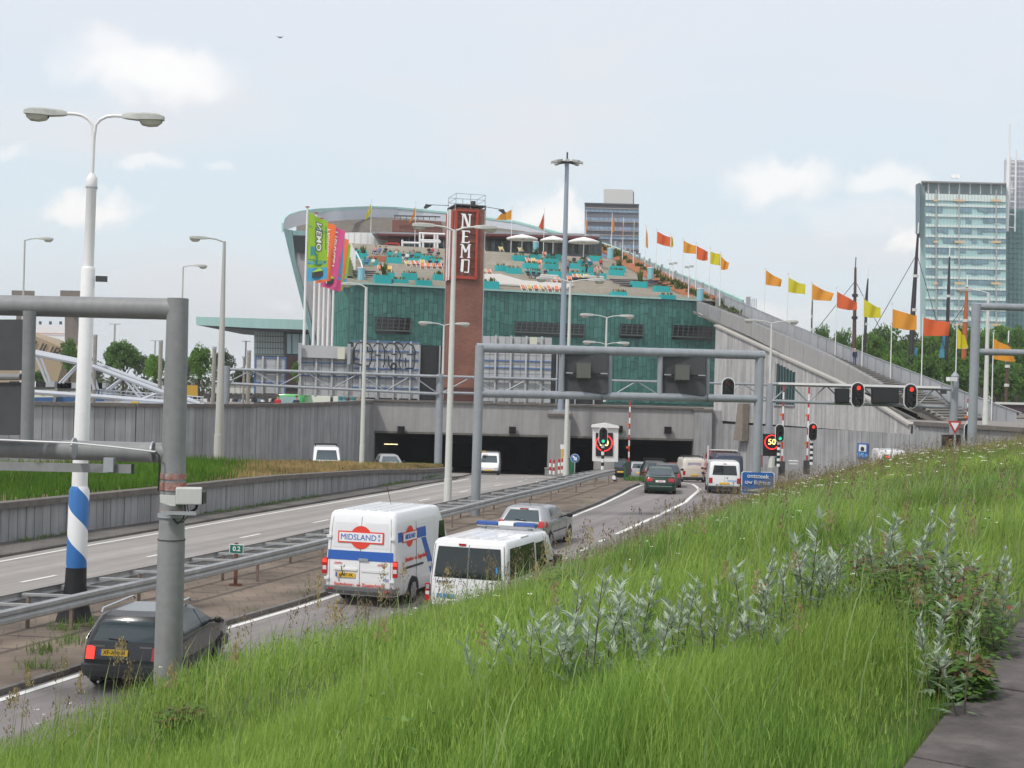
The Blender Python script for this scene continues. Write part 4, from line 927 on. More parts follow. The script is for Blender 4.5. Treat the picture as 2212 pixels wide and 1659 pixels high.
cable([(399,1088,19.7),(400,1105,19.7),(396,1120,19.72),(384,1132,19.75),(374,1120,19.8)]);cable([(427,1085,19.8),(424,1098,19.8),(412,1106,19.8),(398,1108,19.8)],.02);cable([(404,1088,19.7),(408,1110,19.7),(395,1128,19.75),(378,1128,19.78)],.008)
MB().tube([(NG.x,NG.y,D(365,1166,20).z),(NG.x,NG.y,D(365,1164,20).z)],.198,20).obj('weld_seam',mat('weld_rust',(.06,.05,.045),.9),ng,origin=NG)
#  sign frame over the right carriageway
MG=D(1027,1120,59);mg=thing('gantry','grey tubular sign frame spanning the right carriageway, two dark matrix sign backs on it','gantry',MG)
def tb_(name,pts,r,par,m=GANTRY,n=14):return MB().tube([D(*p)for p in pts],r,n).obj(name,m,par,origin=par.location,smooth=True)
Y0,Y1=59.0,61.5
def gy(x):return lerp(Y0,Y1,(x-1036)/604)
def yt(x):return lerp(751,767,(x-1036)/604)
def yb(x):return lerp(851,862,(x-1036)/604)
tb_('post',[(1026,1124,59),(1037,746,59)],.20,mg,n=16);tb_('post',[(1634,1020,61.5),(1642,761,61.5)],.20,mg,n=16)
tb_('upper_beam',[(1030,751,59),(1650,767.5,61.5)],.195,mg,n=16);tb_('lower_beam',[(1032,850,59),(1640,862,61.5)],.17,mg,n=16)
for x in(1214,1316,1426,1527):tb_('upright',[(x+1,yt(x),gy(x)),(x-1,yb(x),gy(x))],.12,mg)
MB().tube([D(1300,857,60),D(1301.5,857,60)],.20,14).obj('flange',mat('flange_dark',(.10,.11,.12),.7),mg,origin=MG);MB().tube([D(1527,860.6,61),D(1528.5,860.6,61)],.2,14).obj('flange',mat('flange_dark',(.1,.11,.12),.7),mg,origin=MG)
for(x0,x1)in((1218,1313),(1430,1524)):
 Ya=gy(x0)+.1;s_=MB().prism([D(x0,yb(x0)-6,Ya),D(x1,yb(x1)-6,Ya),D(x1,yt(x1)+7,Ya),D(x0,yt(x0)+7,Ya)],(0,.25,0)).obj('matrix_sign_back',BACKD,mg,origin=MG)
 xc=(x0+x1)/2-6;ya=806 if x0<1300 else 810
 a=[D(xc-15,ya+15,Ya),D(xc+15,ya+16,Ya),D(xc+15,ya-16,Ya),D(xc-15,ya-17,Ya)]
 MB().prism(a,(0,-.55,.1)).obj('sensor_box',mat('sensor_box_grey',(.11,.115,.10),.5),s_,origin=MG)
 MB().beam(D(x0+2,ya,Ya-.1),D(x1-2,ya+2,Ya-.1),.06,.06).obj('cross_rail',BLACKP,s_,origin=MG)
 for x in(x0+12,x1-8):MB().box(D(x,ya+(x-xc)*.02,Ya-.15),(.3,.1,.05)).obj('bolt',STEEL,s_,origin=MG)
 #  right sign frame at the picture edge
RG=D(2098,992,62);rg=thing('gantry','grey tubular sign frame standing on the embankment at the right edge','gantry',RG)
tb_('post',[(2098,992,62),(2109,657,62)],.20,rg,n=16);tb_('upper_beam',[(2104,662,62),(2600,672,64)],.16,rg,n=16);tb_('lower_beam',[(2106,760,62),(2600,770,64)],.15,rg)
MB().box(D(2098,963,61.8),(.3,.1,.12)).obj('strap',STEEL,rg,origin=RG)
#  truss gantries before the tunnel
SIGNB=mat('sign_back_grey',(.42,.43,.44),.55,var=.05,scale=1.5,ibw='object',island=.05)
SIGNR=mat('sign_rib',(.46,.47,.48),.5)
BLUER=mat('blue_rail',(.08,.17,.38),.5)
TG=D(947,1037,95);tg=thing('gantry','long light-grey lattice gantry spanning the roads before the tunnel mouth','gantry',TG)
YT=94.6
def truss(par,xs,y0,y1,dy0,dy1,Y,n,r=.10,rd=.045):
 x0,x1=xs
 f=lambda x,a,b:lerp(a,b,(x-x0)/(x1-x0))
 for dY in(0,.9):
  tb_('chord',[(x0,y0,Y+dY),(x1,dy0,Y+dY)],r,par,n=8);
 tb_('chord',[(x0,y1,Y+.1),(x1,dy1,Y+.1)],r,par,n=8)
 for k in range(n):
  xa,xb,xc=x0+(x1-x0)*k/n,x0+(x1-x0)*(k+.5)/n,x0+(x1-x0)*(k+1)/n
  tb_('brace',[(xa,f(xa,y1,dy1),Y+.1),(xb,f(xb,y0,dy0),Y)],rd,par,n=6);tb_('brace',[(xb,f(xb,y0,dy0),Y),(xc,f(xc,y1,dy1),Y+.1)],rd,par,n=6)
tb_('post',[(945,1037,95),(951,808,95)],.26,tg,n=14);
MB().tube([D(945,1040,95),D(945,1030,95)],[.55,.25],8).obj('foot',STEEL,tg,origin=TG)
truss(tg,(488,947),797,828,813,851,YT,4);truss(tg,(956,1204),813,848,820,855,YT,2,.09);truss(tg,(1318,1662),822,857,831,865,YT,3,.08)
tb_('post',[(1659,1002,94.6),(1664,828,94.6)],.24,tg,n=12);tb_('post',[(482,985,94.6),(490,790,94.6)],.24,tg,n=12)
def sign_back(x0,y0,x1,y1,label,cols,rows_,blue,ribs,Y=95.8,cut=None):
 c=D((x0+x1)/2,y1,Y);t=thing('sign_board',label,'road sign',c,group='backs of the big direction signs')
 sl=(x1-x0)*.026
 P=lambda u,v:D(lerp(x0,x1,u)+(1-v)*(y1-y0)*-.0+(.5-v)*(y1-y0)*.026,lerp(y0,y1,v)+u*sl,Y)
 for i in range(cols):
  for j in range(rows_):
   a,b,c_,d=i/cols+.004,(i+1)/cols-.004,j/rows_+.004,(j+1)/rows_-.004
   MB().prism([P(a,d),P(b,d),P(b,c_),P(a,c_)],(0,.05,0)).obj('panel',SIGNB,t,origin=t.location)
 for v in blue:MB().beam(P(0,v)+Vector((0,-.06,0)),P(1,v)+Vector((0,-.06,0)),.05,.07).obj('rail',BLUER if blue else SIGNR,t,origin=t.location)
 for u in ribs:MB().beam(P(u,-.01)+Vector((0,-.16,0)),P(u,1.02)+Vector((0,-.16,0)),.10,.12).obj('rib',SIGNR,t,origin=t.location)
 MB().prism([P(.005,.995),P(.995,.995),P(.995,.005),P(.005,.005)],(0,.03,0)).obj('front_sheet',SIGNB,t,origin=t.location).location.y+=.06
 return t,P
s1,P=sign_back(551,770,616,849,'back of the small blue-edged sign left on the lattice gantry',3,4,(.02,.4,.7),(.26,.76))
for u in(0,1):MB().beam(P(u,0),P(u,1),.1,.1).obj('edge',BLUER,s1,origin=s1.location)
s2,P=sign_back(644,746,761,854,'back of the wide plain grey sign between the blue-railed ones',7,5,(.34,.6),(.05,.34,.63,.92))
MB().prism([D(645,771.5,95.4),D(759,775.5,95.4),D(759,749.5,95.4),D(645,744.5,95.4)],(0,.3,0)).obj('top_box',SIGNB,s2,origin=s2.location)
q=D(737,763,95.1);MB().box(q,(.5,.1,.8)).obj('sensor',mat('cream_box',(.6,.6,.5),.5),s2,origin=s2.location)
for x in(648,754):MB().box(D(x,763 if x<700 else 765,95.1),(.22,.2,1.4)).obj('end_bracket',STEEL,s2,origin=s2.location)
s3,P=sign_back(762,736,905,858,'back of the large sign with round graffiti letters and blue rails',8,6,(0,.17,.32,.48,.64,.82),(.12,.37,.62,.87))
GRAF=mat('graffiti_paint',(.04,.045,.05),.7)
def gr(pts,par=s3,P=P,w_=.045):return MB().tube([P(u,v)+Vector((0,-.23,0))for u,v in pts],w_,4).obj('graffiti_stroke',GRAF,par,origin=par.location)
def arc(cx,cy,rx,ry,a0,a1,n=9):return[(cx+rx*math.cos(R(lerp(a0,a1,i/n))),cy-ry*math.sin(R(lerp(a0,a1,i/n))))for i in range(n+1)]
gr([(.02,.14),(.06,.05),(.15,.01),(.25,.06),(.29,.14),(.29,.18),(.22,.18),(.22,.1)]);gr([(.29,.18),(.28,.36),(.24,.47),(.18,.42),(.17,.34)]);gr([(.02,.14),(.02,.4),(.12,.42),(.2,.45),(.26,.42)])
gr([(.31,.10),(.36,.03),(.44,.05),(.48,.16),(.48,.4),(.46,.46)]);gr([(.48,.12),(.54,.03),(.62,.04),(.67,.1),(.72,.22),(.7,.4),(.73,.48),(.69,.46)]);gr([(.54,.25),(.55,.42),(.58,.47)]);gr([(.58,.22),(.66,.22)]);gr([(.62,.03),(.67,.0),(.74,.06),(.76,.12),(.82,.02),(.9,.06),(.94,.16),(.93,.4),(.92,.46),(.86,.46),(.79,.46)]);gr([(.8,.28),(.8,.44)]);gr([(.33,.24),(.42,.25)]);gr([(.82,.22),(.93,.21)]);gr(arc(.62,.43,.035,.05,0,360,12),w_=.06)
s4,P=sign_back(1041,725,1191,867,'back of the tall grid-ribbed sign right of the brick tower',9,7,(.19,.37,.48,.63),(.19,.41,.63,.85))
q=P(.73,.06);MB().box(q+Vector((0,-.25,0)),(.5,.1,.5)).obj('sensor',mat('cream_box',(.6,.6,.5),.5),s4,origin=s4.location)
T2_=D(2060,992,76);t2=thing('gantry','small lattice gantry at the right carrying traffic lights and a dark display','gantry',T2_)
tb_('post',[(2056,996,76),(2063,812,76)],.22,t2,n=12);MB().tube([D(2063,812,76),D(2063.3,802,76)],[.22,.03],10).obj('finial',GANTRY,t2,origin=T2_)
truss(t2,(1668,2058),829.5,866,841,880,76,5,.09,.04)
MB().beam(D(1682,828,75.9),D(2030,837,75.9),.3,.12).obj('light_shield',WHITEP,t2,origin=T2_)
MB().tube([D(2060,838,75.5),D(2058,823,75.5)],.05,6).obj('camera_post',STEEL,t2,origin=T2_);MB().box(D(2056,819,75.3),(.5,.3,.22),rz=R(20)).obj('camera',WHITEP,t2,origin=T2_);MB().box(D(2038,846,75.6),(.3,.2,.25)).obj('sensor',DARKG,t2,origin=T2_)
for(x0,y0,x1,y1,lab)in((1805,839,1835,871,'small'),(1884,838,1942,872,'wide')):
 b=D(x0,y1,75.6);t=thing('display',f'{lab} dark blank display box hung on the lattice gantry beside a red light','display',b)
 MB().prism([D(x0,y1,75.6),D(x1,y1,75.6),D(x1,y0,75.6),D(x0,y0,75.6)],(0,.3,0)).obj('casing',BLACKP,t,origin=b,bevel=.02);MB().prism([D(x0+2,y1-3,75.58),D(x1-2,y1-3,75.58),D(x1-2,y0+3,75.58),D(x0+2,y0+3,75.58)],(0,-.02,0)).obj('screen',mat('screen_black',(.02,.022,.022),.3),t,origin=b)
 #  traffic signals: oval black backboard with a white rim, three hooded lenses
def stadium(w_,h,n=10):
 r=w_/2;return[(r*math.cos(a),h/2-r+r*math.sin(a))for a in[math.pi*i/n for i in range(n+1)]]+[(r*math.cos(a),-h/2+r+r*math.sin(a))for a in[math.pi+math.pi*i/n for i in range(n+1)]]
GREENLIT=mat('green_lamp_lit',(.04,.62,.33),.3,emit=1.0);LENSOFF=mat('lens_off',(.025,.02,.02),.2);DIMR=mat('lens_dim_red',(.18,.015,.015),.3)
def signal(x,y,Y,w_px,h_px,lit,label,pole=None,poleY=None,stripes=False,cat='traffic light',bright=1.0):
 c=D(x,y,Y);k=Y/F;w_,h=w_px*K*k,h_px*K*k
 t=thing('traffic_light',label,cat,c,group='traffic lights at the tunnel')
 o=lambda P:[Vector((a,b_,c_))for a,b_,c_ in P]
 S=stadium(w_,h);S2=stadium(w_*.86,h-w_*.14)
 MB().prism(o([(a,.02,z)for a,z in S]),(0,.03,0)).obj('rim',WHITEP,t);MB().prism(o([(a,.0,z)for a,z in S2]),(0,.02,0)).obj('backboard',BLACKP,t)
 MB().box((0,-.06,0),(w_*.55,.16,h*.82)).obj('housing',BLACKP,t,bevel=.02)
 r=h*.088
 for i,nm in enumerate(('red','amber','green')):
  z=h*.27*(1-i);m=LENSOFF
  if lit==nm:m={'red':REDLIT,'green':GREENLIT}[nm]
  if lit=='dim' and i==0:m=DIMR
  g=MB().disc((0,-.15,z),r,(0,-1,0),14,th=.02).obj('lens',m,t)
  hood=[[(math.cos(a)*r*1.12,yy,z+math.sin(a)*r*1.12)for a in[R(-20)+R(220)*j/10 for j in range(11)]]for yy in(-.14,-.14-r*1.5)]
  MB().grid(hood).obj('hood',BLACKP,g)
 MB().box((0,-.02,-h*.5+w_*.16),(w_*.18,.04,w_*.12)).obj('tag_plate',WHITEP,t)
 if pole:
  pb=D(*pole)-c
  if stripes:
   a=Vector((pb.x,.12,-h*.45));n=9
   for i in range(n):MB().tube([a.lerp(Vector((pb.x,.12,pb.z)),i/n),a.lerp(Vector((pb.x,.12,pb.z)),(i+1)/n)],.10,10).obj('pole_band',BLACKP if i%2 else WHITEP,t)
  else:MB().tube([(0,.12,-h*.45),(0,.12,pb.z)],.08,8).obj('pole',BLACKP,t)
 return t
signal(1573,842,75.4,29,54,'dim','traffic light with no bright lamp, hung near the right end of the grey sign frame')
signal(1853,853,75.4,30,56,'red','red traffic light on the lattice gantry between the small and wide displays')
signal(1967,856,75.4,30,56,'red','red traffic light on the lattice gantry right of the wide display')
signal(1303,942,90,20,40,'green','green traffic light on a banded pole before the white display cabinet',(1301,1030,90),None,True)
signal(1684.5,936,86,20,41,'green','green traffic light before the bright fifty sign on the right',(1682,1008,86),None,True)
signal(1756,933,88,20,40,'red','red traffic light on a banded pole against the grey wall',(1753,1004,88),None,True)
signal(2093.5,935,80,22,44,'red','red traffic light half hidden behind the right frame post',(2092,985,80))
tb_('hanger',[(1573,812,75.5),(1573,822,75.5)],.04,t2)
#  speed displays
AMBER=mat('led_amber',(1,.72,.25),.5,emit=1.7);LEDRED=mat('led_red',(1,.03,.03),.5,emit=1.7);AMBD=mat('led_amber_dim',(.35,.22,.10),.5,emit=.10);REDD=mat('led_red_dim',(.12,.02,.02),.5,emit=.05)
def speed(x0,y0,x1,y1,cy,r,Y,label,ma=AMBER,mr_=LEDRED,cx=None,base=None):
 b=D((x0+x1)/2,y1,Y);t=thing('speed_display',label,'speed sign',b,group='electronic speed displays')
 MB().prism([D(x0,y1,Y),D(x1,y1,Y),D(x1,y0,Y),D(x0,y0,Y)],(0,.3,0)).obj('casing',BLACKP,t,origin=b,bevel=.03)
 c=D(cx or(x0+x1)/2,cy,Y)-b+Vector((0,-.05,0));rr_=r*K*Y/F
 rm=MB();n=34
 for i in range(n):a=2*math.pi*i/n;rm.disc(c+Vector((math.cos(a)*rr_,0,math.sin(a)*rr_)),rr_*.085,(0,-1,0),6,th=.02)
 rm.obj('led_ring',mr_,t);text('50',rr_*1.15,ma,t,frame(c+Vector((0,-.01,0)),(1,0,0)),'digits',bold=.004)
 return t
cab=D(1307,1037,95);cb=thing('display_cabinet','white gabled roadside cabinet on a grey plinth holding the first speed display','cabinet',cab)
MB().prism([D(1280,996,95.1),D(1335,998,95.1),D(1336,922,95.1),D(1309,916,95.1),D(1281,920,95.1)],(0,.5,0)).obj('white_case',WHITEP,cb,origin=cab);MB().prism([D(1278,923,94.9),D(1338,925,94.9),D(1337,920,94.9),D(1309,913.5,94.9),D(1279,918,94.9)],(0,.8,0)).obj('roof',WHITEP,cb,origin=cab)
MB().prism([D(1283,1045,95.0),D(1326,1045,95.0),D(1327,998,95.0),D(1284,996,95.0)],(0,.9,0)).obj('plinth',PORT,cb,origin=cab)
speed(1287,935,1324,985,957,17.0,95.0,'lit fifty speed display in the white cabinet, half behind a traffic light',cx=1305)
b=speed(1649,937,1685,985,955,15,87,'bright lit fifty speed display before the grey wall, red ring');MB().tube([D(1668,985,87.2),D(1666,1010,87.2)],.2,8).obj('post',OFFWH,b,origin=b.location)
b=speed(2037,939,2076,978,955,15,75.0,'dim unlit fifty speed display behind the grassy hill crest',AMBD,REDD);MB().tube([D(2056,978,75.2),D(2056,1000,75.2)],.1,8).obj('post',BLACKP,b,origin=b.location)
#  raised barriers, red and white
def barrier(x,yt_,xb,yb_,Y,label):
 b=D(xb,yb_,Y);t=thing('barrier',label,'barrier',b,group='raised red and white barriers');a=D(x,yt_,Y)-b;n=11
 for i in range(n):MB().beam(a*(i/n),a*((i+1)/n),.13,.09).obj('boom_band',WHITEP if i%2 else REDP,t)
 for z in(.25,.62):MB().box(a*z+Vector((-.12,0,0)),(.14,.1,.14)).obj('lamp',ORANGEL,t)
 MB().box((0,.05,-.35),(.35,.4,.9)).obj('motor_box',DARKG,t);return t
barrier(1361,866,1358,1000,94,'raised red and white barrier arm right of the white cabinet');barrier(1693,832,1689,1000,89,'raised red and white barrier beside the green traffic light on the right');barrier(1748,836,1743,998,91,'raised red and white barrier left of the red wall-side traffic light');barrier(2092,861,2089,965,80.5,'raised red and white barrier beside the post of the right frame')
#  signs
b=D(1637,1072,66);t=thing('sign_board','blue notice sign with white Dutch words asking drivers to switch on lights','road sign',b)
c=[D(1603,1066,66),D(1663,1069,66),D(1673,1062,66),D(1673,1023,66),D(1669,1020,66),D(1605,1018.5,66),D(1602,1021,66),D(1601,1063,66)]
MB().prism(c,(0,.05,0)).obj('rim',WHITEP,t,origin=b);cc=sum(c,Vector())/8;MB().prism([cc+(p-cc)*.955+Vector((0,-.006,0))for p in c],(0,.02,0)).obj('face',BLUEP,t,origin=b)
text('ontsteek\nuw lichten',.29,WHITEP,t,frame(D(1637,1035.5,65.95)-b,(1,0,-.03)),bold=.003)
MB().prism([D(1609,1060,65.96),D(1640,1062,65.96),D(1660,1053,65.96),D(1640,1055,65.96),D(1608,1058,65.96)],(0,-.01,0)).obj('arrow_bar',mat('worn_white',(.45,.45,.4),.8),t,origin=b)
for x in(1615,1655):MB().tube([D(x,1066,66.1),D(x,1092,66.1)],.05,6).obj('post',STEEL,t,origin=b)
b=D(1242,1022,92);t=thing('sign_board','round blue sign with a white arrow pointing down right at the pier','road sign',b);cc=D(1242,990,92)-b
MB().disc(cc+Vector((0,.03,0)),.29*1.0,(0,-1,0),20,th=.03).obj('rim',WHITEP,t);MB().disc(cc,.265,(0,-1,0),20,th=.02).obj('face',BLUEP,t)
a=R(-45);Rm=lambda u,v:cc+Vector((u*math.cos(a)-v*math.sin(a),-.03,u*math.sin(a)+v*math.cos(a)))
MB().prism([Rm(*p)for p in((-.2,.06),(0,.06),(0,.15),(.2,0),(0,-.15),(0,-.06),(-.2,-.06))],(0,.01,0)).obj('arrow',WHITEP,t);MB().tube([cc,(cc.x,.05,0)],.04,6).obj('post',STEEL,t)
b=D(2063,940,74.6);t=thing('sign_board','red-edged white give-way triangle pointing down above the dim display','road sign',b)
MB().prism([D(2048,909,74.6),D(2078,910,74.6),D(2063,938,74.6)],(0,.04,0)).obj('rim',REDP,t,origin=b);MB().prism([D(2054,913,74.58),D(2072,913.5,74.58),D(2063,930,74.58)],(0,.01,0)).obj('face',WHITEP,t,origin=b);MB().tube([D(2063,925,74.7),D(2062,985,74.7)],.05,6).obj('post',STEEL,t,origin=b)
b=WP(1868,990)+wout*.2;t=thing('sign_board','blue rectangular tunnel sign with its length, fixed low on the ribbed wall','road sign',b)
W2=lambda x,y,o=.2:WP(x,y)+wout*o
MB().prism([W2(1856,989),W2(1879,991),W2(1880,958),W2(1857,957)],wout*-.04).obj('board',BLUEP,t,origin=b);MB().prism([W2(1860,975,.21),W2(1876,976,.21),W2(1876.5,961,.21),W2(1860.5,960,.21)],wout*-.005).obj('panel',WHITEP,t,origin=b)
MB().prism([W2(1864.5,974,.22),W2(1872,974.4,.22),W2(1872,968,.22),W2(1870,965.3,.22),W2(1866.5,965.2,.22),W2(1864.5,968,.22)],wout*-.005).obj('tunnel_symbol',INK,t,origin=b)
text('1140 m',.42,mat('pale_blue_print',(.25,.55,.85),.5),t,frame(W2(1868,983,.22)-b,wd),bold=.008)
b=G(507,1266,.12);t=thing('sign_board','small green marker sign reading zero point two on a rusty post','road sign',b);k=b.y/F
q=lambda x,y,o=0:D(x,y,b.y+o)
MB().prism([q(495,1195),q(525,1197),q(526,1177),q(496,1175)],(0,.03,0)).obj('rim',WHITEP,t,origin=b);MB().prism([q(496.3,1193.8,-.006),q(523.8,1195.6,-.006),q(524.7,1178.2,-.006),q(497.3,1176.5,-.006)],(0,.004,0)).obj('face',mat('sign_green',(.0,.16,.12),.5),t,origin=b)
text('0.2',.17,WHITEP,t,frame(q(511,1186,-.012)-b,(1,0,-.02)),bold=.004);MB().box(q(509.5,1230,.05),(.085,.08,1.4)).obj('post',mat('rusty_post',(.17,.075,.05),.9,var=.2,scale=8),t,origin=b);MB().box(b+Vector((0,.1,.02)),(.3,.2,.05)).obj('foot',mat('rusty_post',(.2,.1,.08),.9),t,origin=b)
GRN=mat('cabinet_green',(.02,.14,.06),.5)
for(x0,y0,x1,y1,Y,lab,m)in((1229,991,1240,1026,94,'narrow green roadside cabinet left of the round blue arrow sign',GRN),(1349,1002,1361,1037,94,'green barrier cabinet at the foot of the raised barrier',GRN),(1177,1013,1196,1028,98,'low pale concrete block at the foot of the tunnel pier',PORT),(1638,985,1647,1008,88,'dark red and blue striped cabinet below the bright speed display',REDP),(1669,990,1679,1006,88,'green cabinet behind the banded pole on the right',GRN),(1706,997,1723,1004,89,'low white box on the grass at the foot of the wall',WHITEP)):
 b=D((x0+x1)/2,y1,Y);t=thing('roadside_cabinet',lab,'cabinet',b);MB().prism([D(x0,y1,Y),D(x1,y1,Y),D(x1,y0,Y),D(x0,y0,Y)],(0,.5,0)).obj('body',m,t,origin=b,bevel=.03);MB().box(D((x0+x1)/2,y0,Y)-b+Vector((0,.25,.03)),(abs(D(x1,y0,Y).x-D(x0,y0,Y).x)+.08,.6,.06)).obj('lid',m,t)
for i,(x,y)in enumerate(((1188,1024),(1196,1025),(1207,1023),(1214,1022))):
 b=D(x,y,92);t=thing('bollard',['first','second','third','fourth'][i]+' of the short red and white bollards before the tunnel pier, counted from the left','bollard',b,group='bollards before the tunnel pier')
 for k in range(4):MB().tube([(0,0,k*.24),(0,0,k*.24+.24)],.07,8).obj('band',REDP if k%2 else WHITEP,t)
b=D(1213,1022,93);t=thing('post','thin yellow post beside the tunnel pier','post',b);MB().tube([(0,0,0),(0,0,1.6)],.06,6).obj('shaft',PLATEY,t);MB().box((0,0,1.75),(.25,.1,.3)).obj('tag',WHITEP,t)
#  guard rail: double beams with cross struts (a ladder lying on posts)
BFc=[(3,-17.0),(22,-11.7),(27.4,-9.9),(30.4,-9.0),(34.0,-7.8),(38.8,-6.35),(41.6,-5.5),(51.5,-2.7),(61.1,0.0),(68.6,2.3),(76,4.2),(83.9,5.9),(90,6.9)]
def bf(Y):return interp(BFc,Y)
def bb(Y):return interp(BFc,Y)-1.22+.35*smooth(70,90,Y)
gr_=thing('guard_rail','long double steel guard rail with cross struts between the carriageways','guard rail',(-8,34,.1))
def wbeam(f,side,y0,y1,n,sect_len=4):
 prof=[(0,.155),(.05,.12),(.05,.05),(0,0),(.05,-.05),(.05,-.12),(0,-.155)]
 for k in range(n):
  a,b=lerp(y0,y1,k/n),lerp(y0,y1,(k+1)/n)-.01;rows=[]
  for j in range(3):
   Y=lerp(a,b,j/2);tx=(f(Y+.5)-f(Y-.5));nn=Vector((1,-tx,0)).normalized()*side
   rows.append([Vector((f(Y),Y,zr(Y)+.12+.62))+nn*px_+Vector((0,0,pz))for px_,pz in prof]+[Vector((f(Y),Y,zr(Y)+.12+.62))+nn*(px_-.012)+Vector((0,0,pz))for px_,pz in prof[::-1]])
  MB().grid(rows,close=True).obj('rail_beam',RAILM,gr_,origin=gr_.location)
RAILM=mat('zinc_rail',(.43,.44,.44),.45,metal=.35,var=.12,scale=2,streak=.1)
wbeam(bf,1,6,88,20);wbeam(bb,-1,6,88,20)
Y=6.0;k=0
while Y<87.5:
 a,b=Vector((bb(Y),Y,zr(Y)+.84)),Vector((bf(Y),Y-.1,zr(Y)+.84))
 MB().beam(a,b,.09,.05).obj('cross_strut',RAILM,gr_,origin=gr_.location)
 if k%3==0:
  for q in(a.lerp(b,.12),a.lerp(b,.90)):MB().box((q.x,q.y,zr(Y)+.45),(.06,.1,.68)).obj('rail_post',mat('rusty_zinc',(.22,.16,.13),.8,var=.3),gr_,origin=gr_.location)
 Y+=1.33 if Y<60 else 1.9;k+=1
MB().tube([(bf(88),88,.1),(bf(88)+.1,88.5,-.1)],.15,6).obj('end_piece',RAILM,gr_,origin=gr_.location)
#  VEHICLES
class Shape:
 def __init__(s,sl,taper=.05,bow=.03):s.sl=sl;s.taper=taper;s.bow=bow;s.yc=(sl[2][1]+sl[2][2])/2;s.hl=(sl[2][2]-sl[2][1])/2
 def at(s,z):
  sl=s.sl
  if z<=sl[0][0]:return sl[0][1:]
  for a,b in zip(sl,sl[1:]):
   if z<=b[0]:t=(z-a[0])/(b[0]-a[0]);return tuple(lerp(p,q,t)for p,q in zip(a[1:],b[1:]))
  return sl[-1][1:]
 def tp(s,y):u=abs(y-s.yc)/s.hl;return 1-s.taper*max(0,u-.35)**2/.42
 def side(s,sg,y,z,off=0):yr,yf,w_,r=s.at(z);return Vector((sg*(w_*s.tp(y)+off),y,z))
 def end(s,e,a,z,off=0):
  yr,yf,w_,r=s.at(z);y=yr if e<0 else yf;w2=(w_*s.tp(y)-r*.55);b=s.bow*(1-a*a)
  return Vector((a*w2,y+e*(b+off),z))
 def ring(s,z,off=0):
  yr,yf,w_,r=s.at(z);P=[]
  def corner(cx,cy,a0):
   for i in range(1,4):a=a0+math.pi/2*i/4;P.append(Vector((cx+math.cos(a)*(r+off),cy+math.sin(a)*(r+off),z)))
  wr,wf=w_*s.tp(yr),w_*s.tp(yf)
  for i in range(5):a=-1+i/2;P.append(Vector((a*(wr-r),yr-s.bow*(1-a*a)-off,z)))
  corner(wr-r,yr+r,-math.pi/2)
  for i in range(7):y=lerp(yr+r,yf-r,i/6);P.append(Vector((w_*s.tp(y)+off,y,z)))
  corner(wf-r,yf-r,0)
  for i in range(5):a=1-i/2;P.append(Vector((a*(wf-r),yf+s.bow*(1-a*a)+off,z)))
  corner(-(wf-r),yf-r,math.pi/2)
  for i in range(7):y=lerp(yf-r,yr+r,i/6);P.append(Vector((-(w_*s.tp(y)+off),y,z)))
  corner(-(wr-r),yr+r,math.pi)
  return P
 def body(s,m,par):
  mb=MB();zs=[]
  for a,b in zip(s.sl,s.sl[1:]):
   n=max(1,int((b[0]-a[0])/.16));zs+=[lerp(a[0],b[0],i/n)for i in range(n)]
  zs.append(s.sl[-1][0]);rows=[s.ring(z)for z in zs];mb.grid(rows,close=True)
  mb.add(rows[0],[tuple(range(len(rows[0])))]);mb.add(rows[-1],[tuple(range(len(rows[0])))])
  return mb.obj('body',m,par,smooth=True,auto=35)
 def band(s,z0,z1,off,m,par,name='bumper',ymax=None,ymin=None,e=-1):
  rows=[]
  for z,o in((z0,0),(z0+.02,off),((z0+z1)/2,off),(z1-.02,off),(z1,0)):
   P=s.ring(z,o);rows.append(P)
  mb=MB();n=len(rows[0])
  for i in range(4):
   for j in range(n):
    k=(j+1)%n;q=[rows[i][j],rows[i][k],rows[i+1][k],rows[i+1][j]]
    c=sum((p.y for p in q))/4
    if(ymax is not None and c>ymax)or(ymin is not None and c<ymin):continue
    mb.add(q,[(0,1,2,3)])
  return mb.obj(name,m,par,smooth=True,auto=35)
 def endpatch(s,e,a0,a1,z0,z1,off,m,par,name,A0=None,A1=None,nz=5,na=6):
  A0=a0 if A0 is None else A0;A1=a1 if A1 is None else A1;rows=[]
  for i in range(nz+1):
   t=i/nz;z=lerp(z0,z1,t);rows.append([s.end(e,lerp(lerp(a0,A0,t),lerp(a1,A1,t),j/na),z,off)for j in range(na+1)])
  mb=MB().grid(rows);
  for L_ in(rows[0],rows[-1],[r[0]for r in rows],[r[-1]for r in rows]):mb.grid([L_,[p-Vector((0,e*(off+.004),0))for p in L_]])
  return mb.obj(name,m,par,smooth=True)
 def sidepatch(s,sg,pts,off,m,par,name,nz=5,ny=6):
  y0,y1,z0,Y0,Y1,z1=pts;rows=[]
  for i in range(nz+1):
   t=i/nz;rows.append([s.side(sg,lerp(lerp(y0,Y0,t),lerp(y1,Y1,t),j/ny),lerp(z0,z1,t),off)for j in range(ny+1)])
  mb=MB().grid(rows)
  for L_ in(rows[0],rows[-1],[r[0]for r in rows],[r[-1]for r in rows]):mb.grid([L_,[p-Vector((sg*(off+.004),0,0))for p in L_]])
  return mb.obj(name,m,par,smooth=True)
 def endframe(s,e,a,z,off=.012):
  p=s.end(e,a,z,off);q=s.end(e,a,z+.1,off);return frame(p,(-e,0,0),q-p)
